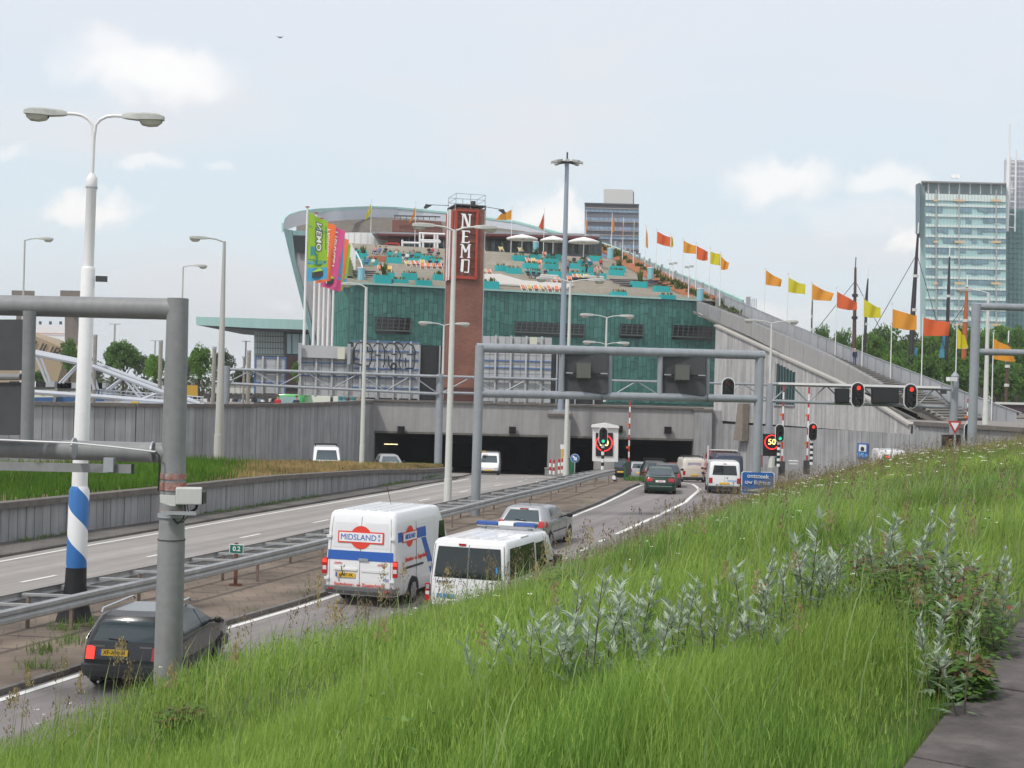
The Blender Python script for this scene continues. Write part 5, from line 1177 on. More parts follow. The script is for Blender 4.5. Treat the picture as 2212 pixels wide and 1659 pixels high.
def wheels(sh,par,yr,yf,r=.30,wd_=.19,cap=RIMM):
 z0=sh.sl[0][0]
 for sg in(-1,1):
  for y in(yr,yf):
   x=sh.side(sg,y,.45).x*sg
   mb=MB();pts=[Vector((sg*(x+.006),y+math.cos(a)*r*1.2,r+math.sin(a)*r*1.2))for a in[math.pi*i/14 for i in range(15)]]+[Vector((sg*(x+.006),y-r*1.2,z0-.02)),Vector((sg*(x+.006),y+r*1.2,z0-.02))]
   mb.prism(pts,(-sg*.25,0,0));mb.obj('wheel_arch',BLACKP,par)
   w_=thing('wheel',None,None,(sg*(x-wd_/2+.02),y,r));w_.parent=par
   prof=[(0.62,.5),(.93,.5),(1.0,.36),(1.0,-.36),(.93,-.5),(.62,-.5)]
   rows=[[Vector((px_*wd_,math.cos(a)*r*q,math.sin(a)*r*q))for q,px_ in prof]for a in[2*math.pi*i/20 for i in range(20)]]
   mb=MB();mb.grid(rows+[rows[0]]);mb.obj('tyre',TYRE,w_,smooth=True)
   mb=MB().disc((sg*wd_*.36,0,0),r*.64,(sg,0,0),20,th=.02)
   for k in range(6):
    a=2*math.pi*k/6;mb.box((sg*(wd_*.36+.02),math.cos(a)*r*.38,math.sin(a)*r*.38),(.03,.05,r*.5),M=Matrix.Rotation(a-math.pi/2,3,'X'))
   mb.obj('rim',cap,w_)
def plate(sh,e,a,z,txt,par,m=PLATEY,size=(.52,.11),ink=INK,eu=True):
 M=sh.endframe(e,a,z,.02);mb=MB();w_,h=size
 mb.prism([M@Vector(p)for p in((-w_/2,-h/2,0),(w_/2,-h/2,0),(w_/2,h/2,0),(-w_/2,h/2,0))],M.to_3x3()@Vector((0,0,.012)));p=mb.obj('number_plate',m,par)
 if txt:
  text(txt,h*.95,ink,p,M@Matrix.Translation((.02,0,.016)),'plate_letters',sx=.92)
  if eu:MB().prism([M@Vector(q)for q in((-w_/2,-h/2,.012),(-w_/2+.045,-h/2,.012),(-w_/2+.045,h/2,.012),(-w_/2,h/2,.012))],M.to_3x3()@Vector((0,0,.003))).obj('country_band',PLATEB,p)
def mirror(sh,par,y,z,m,s=(.17,.10,.15),both=(-1,1)):
 for sg in both:
  p=sh.side(sg,y,z,.10+s[0]/2);MB().box(p,s).obj('door_mirror',m,par,bevel=.03);MB().beam(sh.side(sg,y,z-.03,-.02),p,.05,.05).obj('mirror_arm',BLACKP,par)
def car(name,label,cat,loc,head,sl,paint,W,lampm=REDL,taper=.05,bow=.03,wr=(-1.2,1.3),r=.30,glass=GLASS,group='vehicles on the carriageways'):
 t=thing(name,label,cat,loc,-head,group);sh=Shape(sl,taper,bow);sh.body(paint,t);wheels(sh,t,wr[0],wr[1],r);return t,sh
def paint(name,c,metal=0,rough=.32):return mat(name,c,rough,metal=metal,coat=.6,var=.03,scale=1.5)
PB=paint('paint_black',(.006,.007,.009),rough=.22);PWH=paint('paint_white',(.80,.81,.82),rough=.4);PSI=paint('paint_silver',(.40,.41,.42),.55,.35);PGR=paint('paint_dark_green',(.008,.040,.026),.2);PGY=paint('paint_dark_grey',(.06,.065,.07),.3)
PRD=paint('paint_red',(.38,.02,.025));PCR=paint('paint_cream',(.66,.64,.56),rough=.45);PDB=paint('paint_dark_blue',(.02,.03,.07));PGN=paint('paint_bright_green',(.03,.38,.05))
def heading(path,Y):return math.atan2(interp(path,Y+1)-interp(path,Y-1),2)
def place(x,Y,path,half,off=0):
 p=D(x,900,Y);h=heading(path,Y+half);c=Vector((p.x+math.sin(h)*half,Y+math.cos(h)*half,0));c.z=zr(c.y)+off;return c,h
def hatch_slices(L,W,H,belt=.86,rear_top=.28,hood=.95,wind=.75,slope=.35,boxy=.12,lift=0):
 a=L/2;w_=W/2
 return[(.20,-a+.10,a-.12,w_-.06,.12),(.30,-a,a,w_-.02,.16),(.55,-a,a-.01,w_,.18),(belt-.12,-a+.05,a-.12,w_,.18),(belt-.02,-a+.08,a-.30,w_-.01,.17),(belt+.04,-a+.10,a-hood,w_-.03,.15),(belt+.10,-a+.13,a-hood-.10,w_-.05,.14),(H-.16,-a+.10+rear_top,a-hood-wind,w_-.05-boxy,.13),(H-.06,-a+.18+rear_top,a-hood-wind-.20,w_-.10-boxy,.13),(H,-a+.42+rear_top,a-hood-wind-.55,w_-.24-boxy,.12)]
c,h=place(279,24.5,[(0,0),(99,9.9)],1.86)
t,S=car('car','old black estate car with yellow plate, in front behind the sign frame post','car',c,h,hatch_slices(3.72,1.60,1.36,.84,.14,.95,.62),PB,1.6,wr=(-1.15,1.18),r=.28)
S.endpatch(-1,-.90,.90,.88,1.24,.006,GLASS2,t,'rear_window',-.84,.84);S.band(.26,.50,.05,DARKG,t,ymax=-1.35);S.band(.26,.48,.05,DARKG,t,ymin=1.3)
for sg in(-1,1):
 S.endpatch(-1,sg*.78,sg*1.02,.58,.80,.012,REDLIT if sg<0 else REDL,t,'tail_lamp');S.sidepatch(sg,(-1.70,-1.0,.90,-1.45,-.95,1.24),.006,GLASS2,t,'side_window');S.sidepatch(sg,(-.88,.10,.90,-.85,-.05,1.25),.006,GLASS2,t,'side_window');S.sidepatch(sg,(.16,.72,.90,.02,.20,1.22),.006,GLASS2,t,'quarter_window')
 S.sidepatch(sg,(-1.1,.9,.40,-1.1,.9,.45),.012,DARKG,t,'side_strip')
 MB().tube([(sg*.54,-1.52,1.34),(sg*.54,-1.45,1.41),(sg*.54,.0,1.42),(sg*.54,.1,1.36)],.017,6).obj('roof_rail',CHROME,t)
S.endpatch(1,-.9,.9,.92,1.22,.006,GLASS2,t,'windscreen',-.84,.84);plate(S,-1,-.25,.70,'XF-XH-51',t);mirror(S,t,.62,.93,BLACKP,(.13,.08,.11))
MB().tube([S.end(-1,.1,.90,.02),S.end(-1,-.45,.93,.02)],.010,5).obj('wiper',BLACKP,t);MB().box((0,-1.2,1.0),(.9,.1,.25)).obj('seat',DARKG,t);S.endpatch(-1,-1.0,1.0,.835,.845,.004,DARKG,t,'boot_seam')
MB().box(S.end(-1,-.68,.80,.01),(.22,.01,.03)).obj('badge',mat('badge_grey',(.2,.2,.2),.4),t)
MB().box(S.end(-1,.6,.80,.01),(.22,.01,.03)).obj('badge',mat('badge_grey',(.2,.2,.2),.4),t)
MB().tube([(-.4,-1.8,.2),(-.4,-1.95,.2)],.025,8).obj('exhaust',CHROME,t)
def van_slices(L,W,H,belt=1.0,hood=.75,rake=.85,rt=.10,r=.10):
 a=L/2;w_=W/2
 return[(.28,-a+.06,a-.10,w_-.05,.10),(.40,-a,a,w_-.01,r),(.70,-a,a,w_,r),(belt-.05,-a,a-.15,w_,r),(belt+.12,-a+.005,a-hood*.7,w_-.005,r),(belt+.18,-a+.01,a-hood,w_-.01,r),(H-.38,-a+rt*.6,a-hood-rake*.8,w_-.04,r),(H-.10,-a+rt,a-hood-rake,w_-.07,r),(H-.03,-a+rt+.04,a-hood-rake-.10,w_-.12,.12),(H,-a+rt+.14,a-hood-rake-.35,w_-.24,.12)]
c,h=place(786,34.7,RL,2.5)
t,S=car('van','white delivery van with red disc logo and blue stripe on its rear doors','van',c,h,van_slices(5.0,1.93,2.37,1.0,.8,.9),PWH,1.93,wr=(-1.25,1.75),r=.33,bow=.015,taper=.03)
RDEC=mat('decal_red',(.75,.06,.035),.4);BDEC=mat('decal_blue',(.03,.12,.45),.4);WDEC=mat('decal_white',(.82,.82,.83),.4);SEAM=mat('panel_seam',(.12,.12,.13),.6)
M=S.endframe(-1,0,1.72,.012)
def decal(pts,m,par,off=.0,name='decal',M=None):
 M_=M;return MB().prism([M_@Vector((x,y,off))for x,y in pts],M_.to_3x3()@Vector((0,0,.003))).obj(name,m,par)
decal([(math.cos(a)*.285,math.sin(a)*.285)for a in[2*math.pi*i/28 for i in range(28)]],RDEC,t,0,'logo_disc',M)
decal([(-.61,-.145),(.61,-.145),(.61,.145),(-.61,.145)],RDEC,t,.004,'logo_border',M);decal([(-.575,-.112),(.575,-.112),(.575,.112),(-.575,.112)],WDEC,t,.008,'logo_panel',M)
text('MIDSLAND',.20,BDEC,t,M@Matrix.Translation((-.06,-.005,.014)),sx=.98);text('B\nV',.10,BDEC,t,M@Matrix.Translation((.49,.0,.014)),bold=0)
S.endpatch(-1,-1.0,1.0,1.15,1.38,.008,BDEC,t,'blue_stripe')
text('Betonboor-  en Zaagtechniek',.115,RDEC,t,S.endframe(-1,0,.55,.014),sx=.98);text('103',.10,BDEC,t,S.endframe(-1,.80,.70,.014),bold=0)
for(a,z,b_)in((-.66,1.08,'Midsland b.v.\ntel. 020'),(-.66,.93,'Zwanenburg\ntel. 020'),(.66,1.08,'tel. 020\nfax 020')):
 MB().box(S.end(-1,a,z,.012),(.20,.002,.012)).obj('small_print',RDEC,t);MB().box(S.end(-1,a,z-.03,.012),(.24,.002,.010)).obj('small_print',RDEC,t)
S.endpatch(-1,-.006,.006,.45,2.22,.008,SEAM,t,'door_seam',na=1)
for a0 in(-.93,.93):S.endpatch(-1,a0-.005,a0+.005,.50,2.20,.006,SEAM,t,'door_seam',na=1)
for sg in(-1,1):
 S.endpatch(-1,sg*.10,sg*.86,1.46,2.08,.005,mat('paint_white_recess',(.74,.75,.77),.4),t,'door_recess',sg*.13,sg*.83)
 S.endpatch(-1,sg*1.0,sg*1.14,.78,1.18,.03,REDL,t,'tail_lamp');S.endpatch(-1,sg*1.01,sg*1.12,.88,.98,.034,WHITEL,t,'lamp_lens');S.endpatch(-1,sg*1.01,sg*1.13,1.06,1.15,.035,REDLIT,t,'brake_light')
 for z in(.68,1.72):MB().box(S.end(-1,sg*.99,z,.03),(.12,.05,.06)).obj('hinge',WHITEP,t)
 MB().box(S.end(-1,sg*.86,.43,.06),(.12,.01,.04)).obj('reflector',REDL,t)
M2=S.endframe(-1,-.42,.97,.01);MB().box(S.end(-1,-.42,.92,.02),(.62,.03,.05)).obj('plate_lamp',WHITEP,t);MB().box(S.end(-1,.45,.90,.012),(.7,.01,.06)).obj('door_rib',mat('paint_white_recess',(.7,.7,.7),.4),t)
plate(S,-1,-.42,.78,'68-BT-FK',t);S.band(.30,.50,.05,mat('bumper_grey',(.13,.135,.14),.6),t,ymax=-2.05);S.band(.3,.6,.04,DARKG,t,ymin=2.1);MB().box(S.end(-1,.12,1.18,.03),(.26,.04,.05)).obj('door_handle',STEEL,t)
S.sidepatch(1,(.55,1.25,1.22,.70,1.05,1.92),.006,GLASS,t,'side_window');S.sidepatch(-1,(.55,1.25,1.22,.70,1.05,1.92),.006,GLASS,t,'side_window');S.endpatch(1,-.9,.9,1.25,2.05,.006,GLASS,t,'windscreen',-.82,.82)
for(y0,y1)in((-2.2,-1.15),(-1.05,.2)):S.sidepatch(1,(y0,y1,1.25,y0+.03,y1-.03,2.0),.005,mat('paint_white_recess',(.7,.7,.7),.4),t,'side_recess')
Mr=frame(S.side(1,-1.55,1.72,.014),(0,1,0),(0,0,1));decal([(math.cos(a)*.27,math.sin(a)*.27)for a in[2*math.pi*i/24 for i in range(24)]],RDEC,t,0,'logo_disc',Mr);decal([(-.5,-.13),(.5,-.13),(.5,.13),(-.5,.13)],RDEC,t,.004,'logo_border',Mr);decal([(-.47,-.10),(.47,-.10),(.47,.10),(-.47,.10)],WDEC,t,.008,'logo_panel',Mr);text('MIDSLAND',.17,BDEC,t,Mr@Matrix.Translation((0,0,.014)),sx=.85,bold=.002)
S.sidepatch(1,(-1.03,-.35,1.62,-1.03,-.38,1.88),.010,BDEC,t,'blue_stripe');S.sidepatch(1,(-2.3,-2.05,1.62,-2.3,-2.05,1.86),.010,BDEC,t,'blue_stripe');S.sidepatch(1,(.02,.34,.62,-.72,-.38,1.60),.010,BDEC,t,'blue_stripe')
text('Betonboor-  en  Zaagtechniek',.17,RDEC,t,frame(S.side(1,-1.1,1.15,.014),(0,1,0)),sx=.75)
S.sidepatch(1,(-2.0,-.6,.92,-2.0,-.6,.97),.02,DARKG,t,'slide_rail');S.sidepatch(1,(-1.08,-1.07,.6,-1.08,-1.07,2.05),.009,SEAM,t,'door_seam',ny=1)
for x in(-.6,-.3,0,.3,.6):MB().tube([(x,-2.1,2.375),(x,.3,2.375)],.02,6).obj('roof_rib',PWH,t)
MB().tube([(-.15,-.1,2.37),(-.2,-.3,2.85)],.008,4).obj('antenna',BLACKP,t);mirror(S,t,1.25,1.35,BLACKP,(.2,.12,.3))
c,h=place(1019,32.0,RL,2.43)
t,S=car('van','white windowed minibus with blue roof light bar, lower half behind the grass','van',c,h,van_slices(4.86,1.97,2.02,.98,.75,.75),PWH,1.97,wr=(-1.3,1.55),r=.32,bow=.02,taper=.04)
GLM=mat('glass_minibus',(.015,.022,.022),.05,spec=.7)
for sg in(-1,1):
 S.endpatch(-1,sg*.015,sg*.93,1.14,1.84,.007,GLM,t,'rear_window',sg*.015,sg*.90)
 S.endpatch(-1,sg*1.02,sg*1.15,.55,.98,.03,REDL,t,'tail_lamp');S.endpatch(-1,sg*1.03,sg*1.13,.72,.80,.035,WHITEL,t,'lamp_lens')
 S.sidepatch(sg,(-2.22,-.35,1.14,-2.12,-.38,1.84),.007,GLM,t,'side_window');S.sidepatch(sg,(-.22,.75,1.10,-.24,.38,1.80),.007,GLM,t,'side_window');S.endpatch(-1,sg*1.0-.005,sg*1.0+.005,.5,1.9,.006,SEAM,t,'door_seam',na=1)
 for z in(.9,1.42):MB().box(S.end(-1,sg*1.07,z,.03),(.07,.05,.10)).obj('hinge',STEEL,t)
S.endpatch(-1,-.006,.006,.45,1.90,.010,SEAM,t,'door_seam',na=1);MB().box(S.end(-1,-.2,1.90,.01),(.17,.03,.045)).obj('high_brake_lamp',REDL,t)
for k in range(6):MB().box(S.end(-1,-.82+k*.07,1.04,.012),(.035,.004,.05)).obj('logo_mark',mat('decal_navy',(.03,.04,.12),.4),t)
decal([(-.12,-.02),(0,.03),(.13,-.01),(0,.05)],mat('decal_navy',(.03,.04,.12),.4),t,.005,'logo_mark',S.endframe(-1,.65,1.04,.012))
for a in[-.8,-.72,-.62,-.54,-.44,-.36,.52,.60,.70,.78,.86]:MB().box(S.end(-1,a,.72,.012),(.055,.004,.09)).obj('blue_letter',mat('decal_sky',(.05,.30,.68),.4),t)
MB().box(S.end(-1,.80,1.36,.014),(.045,.004,.15)).obj('window_sticker',mat('decal_sky',(.05,.3,.68),.4),t)
BLB=mat('light_bar_blue',(.02,.08,.30),.15,coat=.5)
lb=MB().box((0,.35,2.10),(1.5,.22,.03)).obj('light_bar_base',STEEL,t)
for x,l_ in((-.50,.56),(.50,.56)):MB().box((x,.35,2.165),(l_,.24,.10)).obj('blue_dome',BLB,lb,bevel=.04)
MB().box((0,.35,2.165),(.40,.22,.10)).obj('white_section',WHITEP,lb,bevel=.02)
for x in(-.6,.6):MB().box((x,.35,2.05),(.1,.1,.12)).obj('bar_foot',STEEL,lb)
for x in(-.55,-.2,.15,.5):MB().tube([(x,-2.0,2.022),(x,.15,2.022)],.02,6).obj('roof_rib',PWH,t)
MB().box((.7,-.9,2.01),(.32,.6,.03)).obj('roof_hatch',WHITEP,t);S.band(.3,.5,.05,DARKG,t,ymax=-2.0);mirror(S,t,.85,1.28,BLACKP,(.22,.14,.30));S.endpatch(1,-.9,.9,1.2,1.8,.006,GLASS,t,'windscreen',-.85,.85)
c,h=place(1131,48.0,RL,2.08)
t,S=car('car','silver hatchback with big red tail lamp, driving ahead of the white minibus','car',c,h,hatch_slices(4.2,1.77,1.46,.92,.30,1.05,.80),PSI,1.77,wr=(-1.30,1.32),r=.31)
S.endpatch(-1,-.88,.88,.97,1.34,.007,GLASS2,t,'rear_window',-.82,.82);MB().box(S.end(-1,0,1.38,.02),(.3,.04,.03)).obj('high_brake_lamp',REDL,t);plate(S,-1,0,.62,'32-LD-HB',t)
for sg in(-1,1):
 S.endpatch(-1,sg*.78,sg*1.10,.78,1.00,.02,REDL,t,'tail_lamp',sg*.86,sg*1.10);S.sidepatch(sg,(-1.90,-1.68,.78,-1.86,-1.72,.98),.012,REDL,t,'tail_lamp')
 S.sidepatch(sg,(-1.25,-.30,.98,-1.0,-.30,1.35),.007,GLASS2,t,'side_window');S.sidepatch(sg,(-.22,.72,.98,-.22,.18,1.34),.007,GLASS2,t,'side_window');S.sidepatch(sg,(-1.0,.85,.55,-1.0,.85,.59),.015,DARKG,t,'side_strip')
 for y in(-1.30,-.26,.80):S.sidepatch(sg,(y,y+.012,.40,y,y+.012,.94),.004,SEAM,t,'door_seam',ny=1)
 for y in(-1.0,.05):MB().box(S.side(sg,y,.84,.015),(.03,.16,.035)).obj('door_handle',PSI,t)
S.endpatch(1,-.85,.85,.98,1.32,.007,GLASS2,t,'windscreen',-.8,.8);mirror(S,t,.70,1.02,BLACKP,(.2,.12,.14));MB().tube([(0,-.9,1.46),(0,-1.1,1.7)],.008,4).obj('antenna',BLACKP,t);MB().tube([S.end(-1,.25,.99,.025),S.end(-1,-.3,1.03,.025)],.012,5).obj('wiper',BLACKP,t)
S.band(.24,.52,.03,PSI,t,ymax=-1.75);S.endpatch(-1,-.75,.75,.28,.36,.04,DARKG,t,'bumper_strip')
a=2.24;w_=.855
sed=[(.20,-a+.1,a-.12,w_-.06,.12),(.30,-a,a,w_-.02,.18),(.55,-a,a,w_,.2),(.78,-a+.03,a-.12,w_,.2),(.90,-a+.08,a-.35,w_-.02,.18),(.97,-a+.14,a-1.0,w_-.05,.16),(1.0,-a+.55,a-1.15,w_-.07,.15),(1.28,-a+1.10,a-1.65,w_-.19,.14),(1.38,-a+1.30,a-1.95,w_-.25,.13),(1.42,-a+1.65,a-2.35,w_-.38,.12)]
c,h=place(1422,76.0,RL,2.24)
t,S=car('car','dark green saloon with a white plate in the left lane near the tunnel','car',c,h*.5,sed,PGR,1.71,wr=(-1.35,1.35),r=.31)
S.endpatch(-1,-.86,.86,1.03,1.33,.02,GLASS2,t,'rear_window',-.80,.80);plate(S,-1,0,.72,'068-KJL',t,WHITEP,ink=REDP,eu=False);S.band(.24,.46,.03,PGR,t,ymax=-1.9)
for sg in(-1,1):
 S.endpatch(-1,sg*.62,sg*1.06,.70,.88,.015,REDL,t,'tail_lamp');S.sidepatch(sg,(-1.35,-.25,1.02,-1.0,-.25,1.32),.007,GLASS,t,'side_window');S.sidepatch(sg,(-.18,.85,1.02,-.18,.35,1.32),.007,GLASS,t,'side_window')
S.endpatch(1,-.85,.85,1.0,1.3,.007,GLASS,t,'windscreen',-.8,.8);mirror(S,t,.85,1.03,PGR,(.16,.1,.12));S.endpatch(-1,-.8,.8,.925,.945,.02,BLACKP,t,'boot_edge');S.endpatch(-1,-.9,.9,.44,.47,.035,mat('trim_light',(.25,.3,.28),.4),t,'bumper_strip')
def simple(label,x,Y,kind,pm,glassm=GLASS,face=-1,hd=None,lat=1.0,rack=False,cat=None,L=None,W=None,H=None,lampm=REDL,ztop=None,basez=None,plt=PLATEY,group='vehicles on the carriageways',lamps=True):
 L=L or(4.2 if kind!='van' else 4.3);W=W or(1.72 if kind!='van' else 1.76);H=H or(1.44 if kind!='van' else 1.82)
 c=D(x,900,Y);h=hd if hd is not None else heading(RL,Y)*.5;hf=L/2
 cen=Vector((c.x+math.sin(h)*hf,Y+math.cos(h)*hf,0));cen.z=zr(cen.y)if basez is None else basez
 sl=hatch_slices(L,W,H,.90,.25,1.0,.75)if kind!='van' else van_slices(L,W,H,.92,.70,.60)
 hh=h if face<0 else h+math.pi
 t,S=car('car' if kind!='van' else 'van',label,cat or('car' if kind!='van' else 'van'),cen,hh,sl,pm,W,wr=(-L*.30,L*.31),r=.30,group=group)
 z0,z1=(.98,H-.12)if kind!='van' else(1.08,H-.20)
 S.endpatch(-1,-.86,.86,z0,z1,.007,glassm if kind!='blank' else pm,t,'rear_window',-.80,.80);S.endpatch(1,-.88,.88,z0,z1,.007,glassm,t,'windscreen',-.80,.80)
 for sg in(-1,1):
  if lamps:
   S.endpatch(-1,sg*.84,sg*1.08,.66 if kind!='van' else .62,.92,.015,lampm,t,'tail_lamp');S.endpatch(1,sg*.60,sg*.98,.58,.74,.015,WHITEL,t,'headlamp')
  if kind!='van':S.sidepatch(sg,(-L*.30,-.2,z0,-L*.26,-.2,z1),.007,glassm,t,'side_window');S.sidepatch(sg,(-.12,.7,z0,-.12,.25,z1),.007,glassm,t,'side_window')
  else:S.sidepatch(sg,(.1,.85,z0,.1,.55,z1),.007,glassm,t,'side_window')
 S.band(.26,.48,.03,DARKG if kind=='van' else pm,t,ymax=-L*.42);S.band(.26,.48,.03,DARKG if kind=='van' else pm,t,ymin=L*.42)
 if plt:plate(S,-1,0,.62,None,t,plt);plate(S,1,0,.50,None,t,plt)
 mirror(S,t,L*.2,1.0,BLACKP,(.16,.1,.14))
 if rack:
  for yy in(-L*.3,0,L*.1):MB().beam((-W*.4,yy,H+.12),(W*.4,yy,H+.12),.05,.04).obj('roof_bar',BLACKP,t);
  for sx in(-1,1):
   for yy in(-L*.3,0):MB().beam((sx*W*.4,yy,H-.08),(sx*W*.4,yy,H+.12),.04,.04).obj('bar_foot',BLACKP,t)
 return t,S
simple('dark grey hatchback close behind the green saloon, right of it',1444,83,'car',PGY,GLASS2)
simple('dark grey estate car in the queue, above the roof of the green saloon',1420,94,'car',PGY,GLASS2,rack=True,H=1.5)
simple('silver estate car with tall red lamps beside the green barrier cabinet',1385,110,'car',PSI,GLASS2)
simple('small red car in the queue, mostly hidden left of the cream van',1470,113,'car',PRD,GLASS2)
t,S=simple('cream delivery van with blind rear doors, last before the right tunnel opening',1503,102,'van',PCR,PCR,rack=True)
MB().box(S.end(-1,0,1.42,.012),(.95,.004,.22)).obj('blue_print',mat('faded_print',(.38,.40,.50),.6),t)
t,S=simple('tall red van with a roof rack, in the right lane behind the blue one',1568,97,'van',PRD,PRD,rack=True,L=5.0,W=1.95,H=2.2)
MB().tube([(-1.15,-2.4,.3),(-1.15,-2.4,2.75)],.06,6).obj('ladder_pole',WHITEP,t);MB().tube([(-1.1,-2.2,2.45),(.9,-2.2,2.45)],.05,6).obj('ladder_pole',WHITEP,t)
simple('dark blue van with roof rack directly before the white small van',1578,88,'van',PDB,GLASS2,rack=True,W=1.9,H=2.05)
t,S=simple('small white van with rear window, yellow plate, left of the blue notice sign',1569,77.5,'van',PWH,GLASS,H=1.81,W=1.80)
S.endpatch(-1,-.005,.005,.5,1.05,.01,SEAM,t,'door_seam',na=1);MB().box(S.end(-1,0,1.70,.01),(.16,.03,.03)).obj('high_brake_lamp',REDL,t);MB().box(S.end(-1,.5,.78,.012),(.5,.004,.08)).obj('blue_print',mat('light_blue_print',(.35,.5,.75),.6),t);MB().box(S.end(-1,0,.55,.012),(1.0,.004,.03)).obj('blue_print',mat('light_blue_print',(.35,.5,.75),.6),t)
simple('black off-roader behind the white display cabinet at the tunnel mouth',1343,116,'car',PB,GLASS2,H=1.7)
t,S=simple('white delivery van with a roof rack driving out of the left tunnel',1058,113.5,'van',PWH,GLASS2,face=1,hd=.04,rack=True,W=1.68)
MB().box((.5,1.2,1.95),(.35,.3,.12)).obj('beacon',mat('beacon_amber',(.55,.35,.1),.4),t)
t,S=simple('white van with black roof bars passing behind the dry grass at left',709,86.0,'van',PWH,GLASS2,face=1,hd=-.16,rack=True,W=1.68,H=1.86,L=4.0)
simple('grey car whose roof shows over the grass before the left tunnel opening',850,100,'car',PSI,GLASS2,face=1,hd=-.2)
t,S=simple('white van with red reflections glowing in two small rear windows, behind the hill crest at right',1930,85,'van',PWH,PWH,hd=.15,H=2.42,W=1.80,L=4.9,basez=-.05)
for sg in(-1,1):S.endpatch(-1,sg*.12,sg*.66,1.75,2.12,.010,GLASS,t,'door_window');S.endpatch(-1,sg*.2,sg*.58,1.95,2.08,.014,mat('red_reflection_glow',(1,.08,.05),.4,emit=.9),t,'red_reflection')  # red reflections in the door windows, put in as glowing patches
simple('bright green van parked on the quay behind the tall grey wall',625,113,'van',PGN,mat('van_window_pale',(.25,.38,.38),.2),hd=.1,basez=2.65,H=1.95,W=2.3,group='vehicles parked on the quay')
#  TERRACE: planters, deck chairs, parasols, people; flags
TEAL=mat('planter_teal',(.015,.39,.40),.5,var=.06,scale=1.5,ibw='object',island=.10)
SOILG=leafmat('planter_greens',(.08,.14,.03),(.16,.20,.06))
def tuft_mesh(name,n,h,spread,m,w_=.03,lean=.4,seed=1,leaves=False):
 r=random.Random(seed);mb=MB()
 for _ in range(n):
  x,y=r.uniform(-spread[0],spread[0]),r.uniform(-spread[1],spread[1]);a=r.uniform(0,6.283);hh=h*r.uniform(.5,1.2)
  d=Vector((math.cos(a),math.sin(a),0));s=Vector((-d.y,d.x,0))*w_;b=Vector((x,y,0));t=b+d*lean*hh+Vector((0,0,hh));mid=b.lerp(t,.55)+Vector((0,0,hh*.12))
  mb.add([b-s,b+s,mid+s*1.4,mid-s*1.4,t],[(0,1,2,3),(3,2,4)])
 me=bpy.data.meshes.new(name);me.from_pydata([tuple(v)for v in mb.v],[],mb.f);me.materials.append(m);return me
TUFT=[tuft_mesh('greens',34,.34,(.9,.32),SOILG,.04,.5,k)for k in range(3)]
def planter(x0,x1,y0,y1,label,tall=0,w3=None):
 p=terr((x0+x1)/2,y1+.5);W=w3 or abs((x1-x0))*K*p.y/F;Hh=max(.55,min(1.15,(y1-y0)*K*p.y/F));
 t=thing('planter',label,'planter',p,math.atan2(fdir.y,fdir.x),'teal planters on the roof terrace')
 MB().box((0,.45,Hh/2),(W,.9,Hh)).obj('box',TEAL,t,bevel=.02)
 MB().box((0,.45,Hh+.003),(W-.1,.8,.02)).obj('soil',EARTH,t)
 g=bpy.data.objects.new('greens',TUFT[len(PL)%3]);COL.objects.link(g);g.parent=t;g.location=(0,.45,Hh);g.scale=(W/2.1,1,1.0 if tall<3 else .8);g['kind']='stuff'
 if tall:
  me=tuft_mesh('shrub',26+8*tall,.5*tall,(.22,.22),SOILG,.035,.35,20+len(PL));s=bpy.data.objects.new('shrub',me);COL.objects.link(s);s.parent=t;s.location=(W*.1,.45,Hh);s['kind']='stuff'
 PL.append(t);return t
PL=[]
zA=lambda x0,x1,y0,y1:(590.4+.191*x0,590.4+.191*x1,432+.191*y0,432+.191*y1)
zB=lambda x0,x1,y0,y1:(1080+.2279*x0,1080+.2279*x1,489.6+.2279*y0,489.6+.2279*y1)
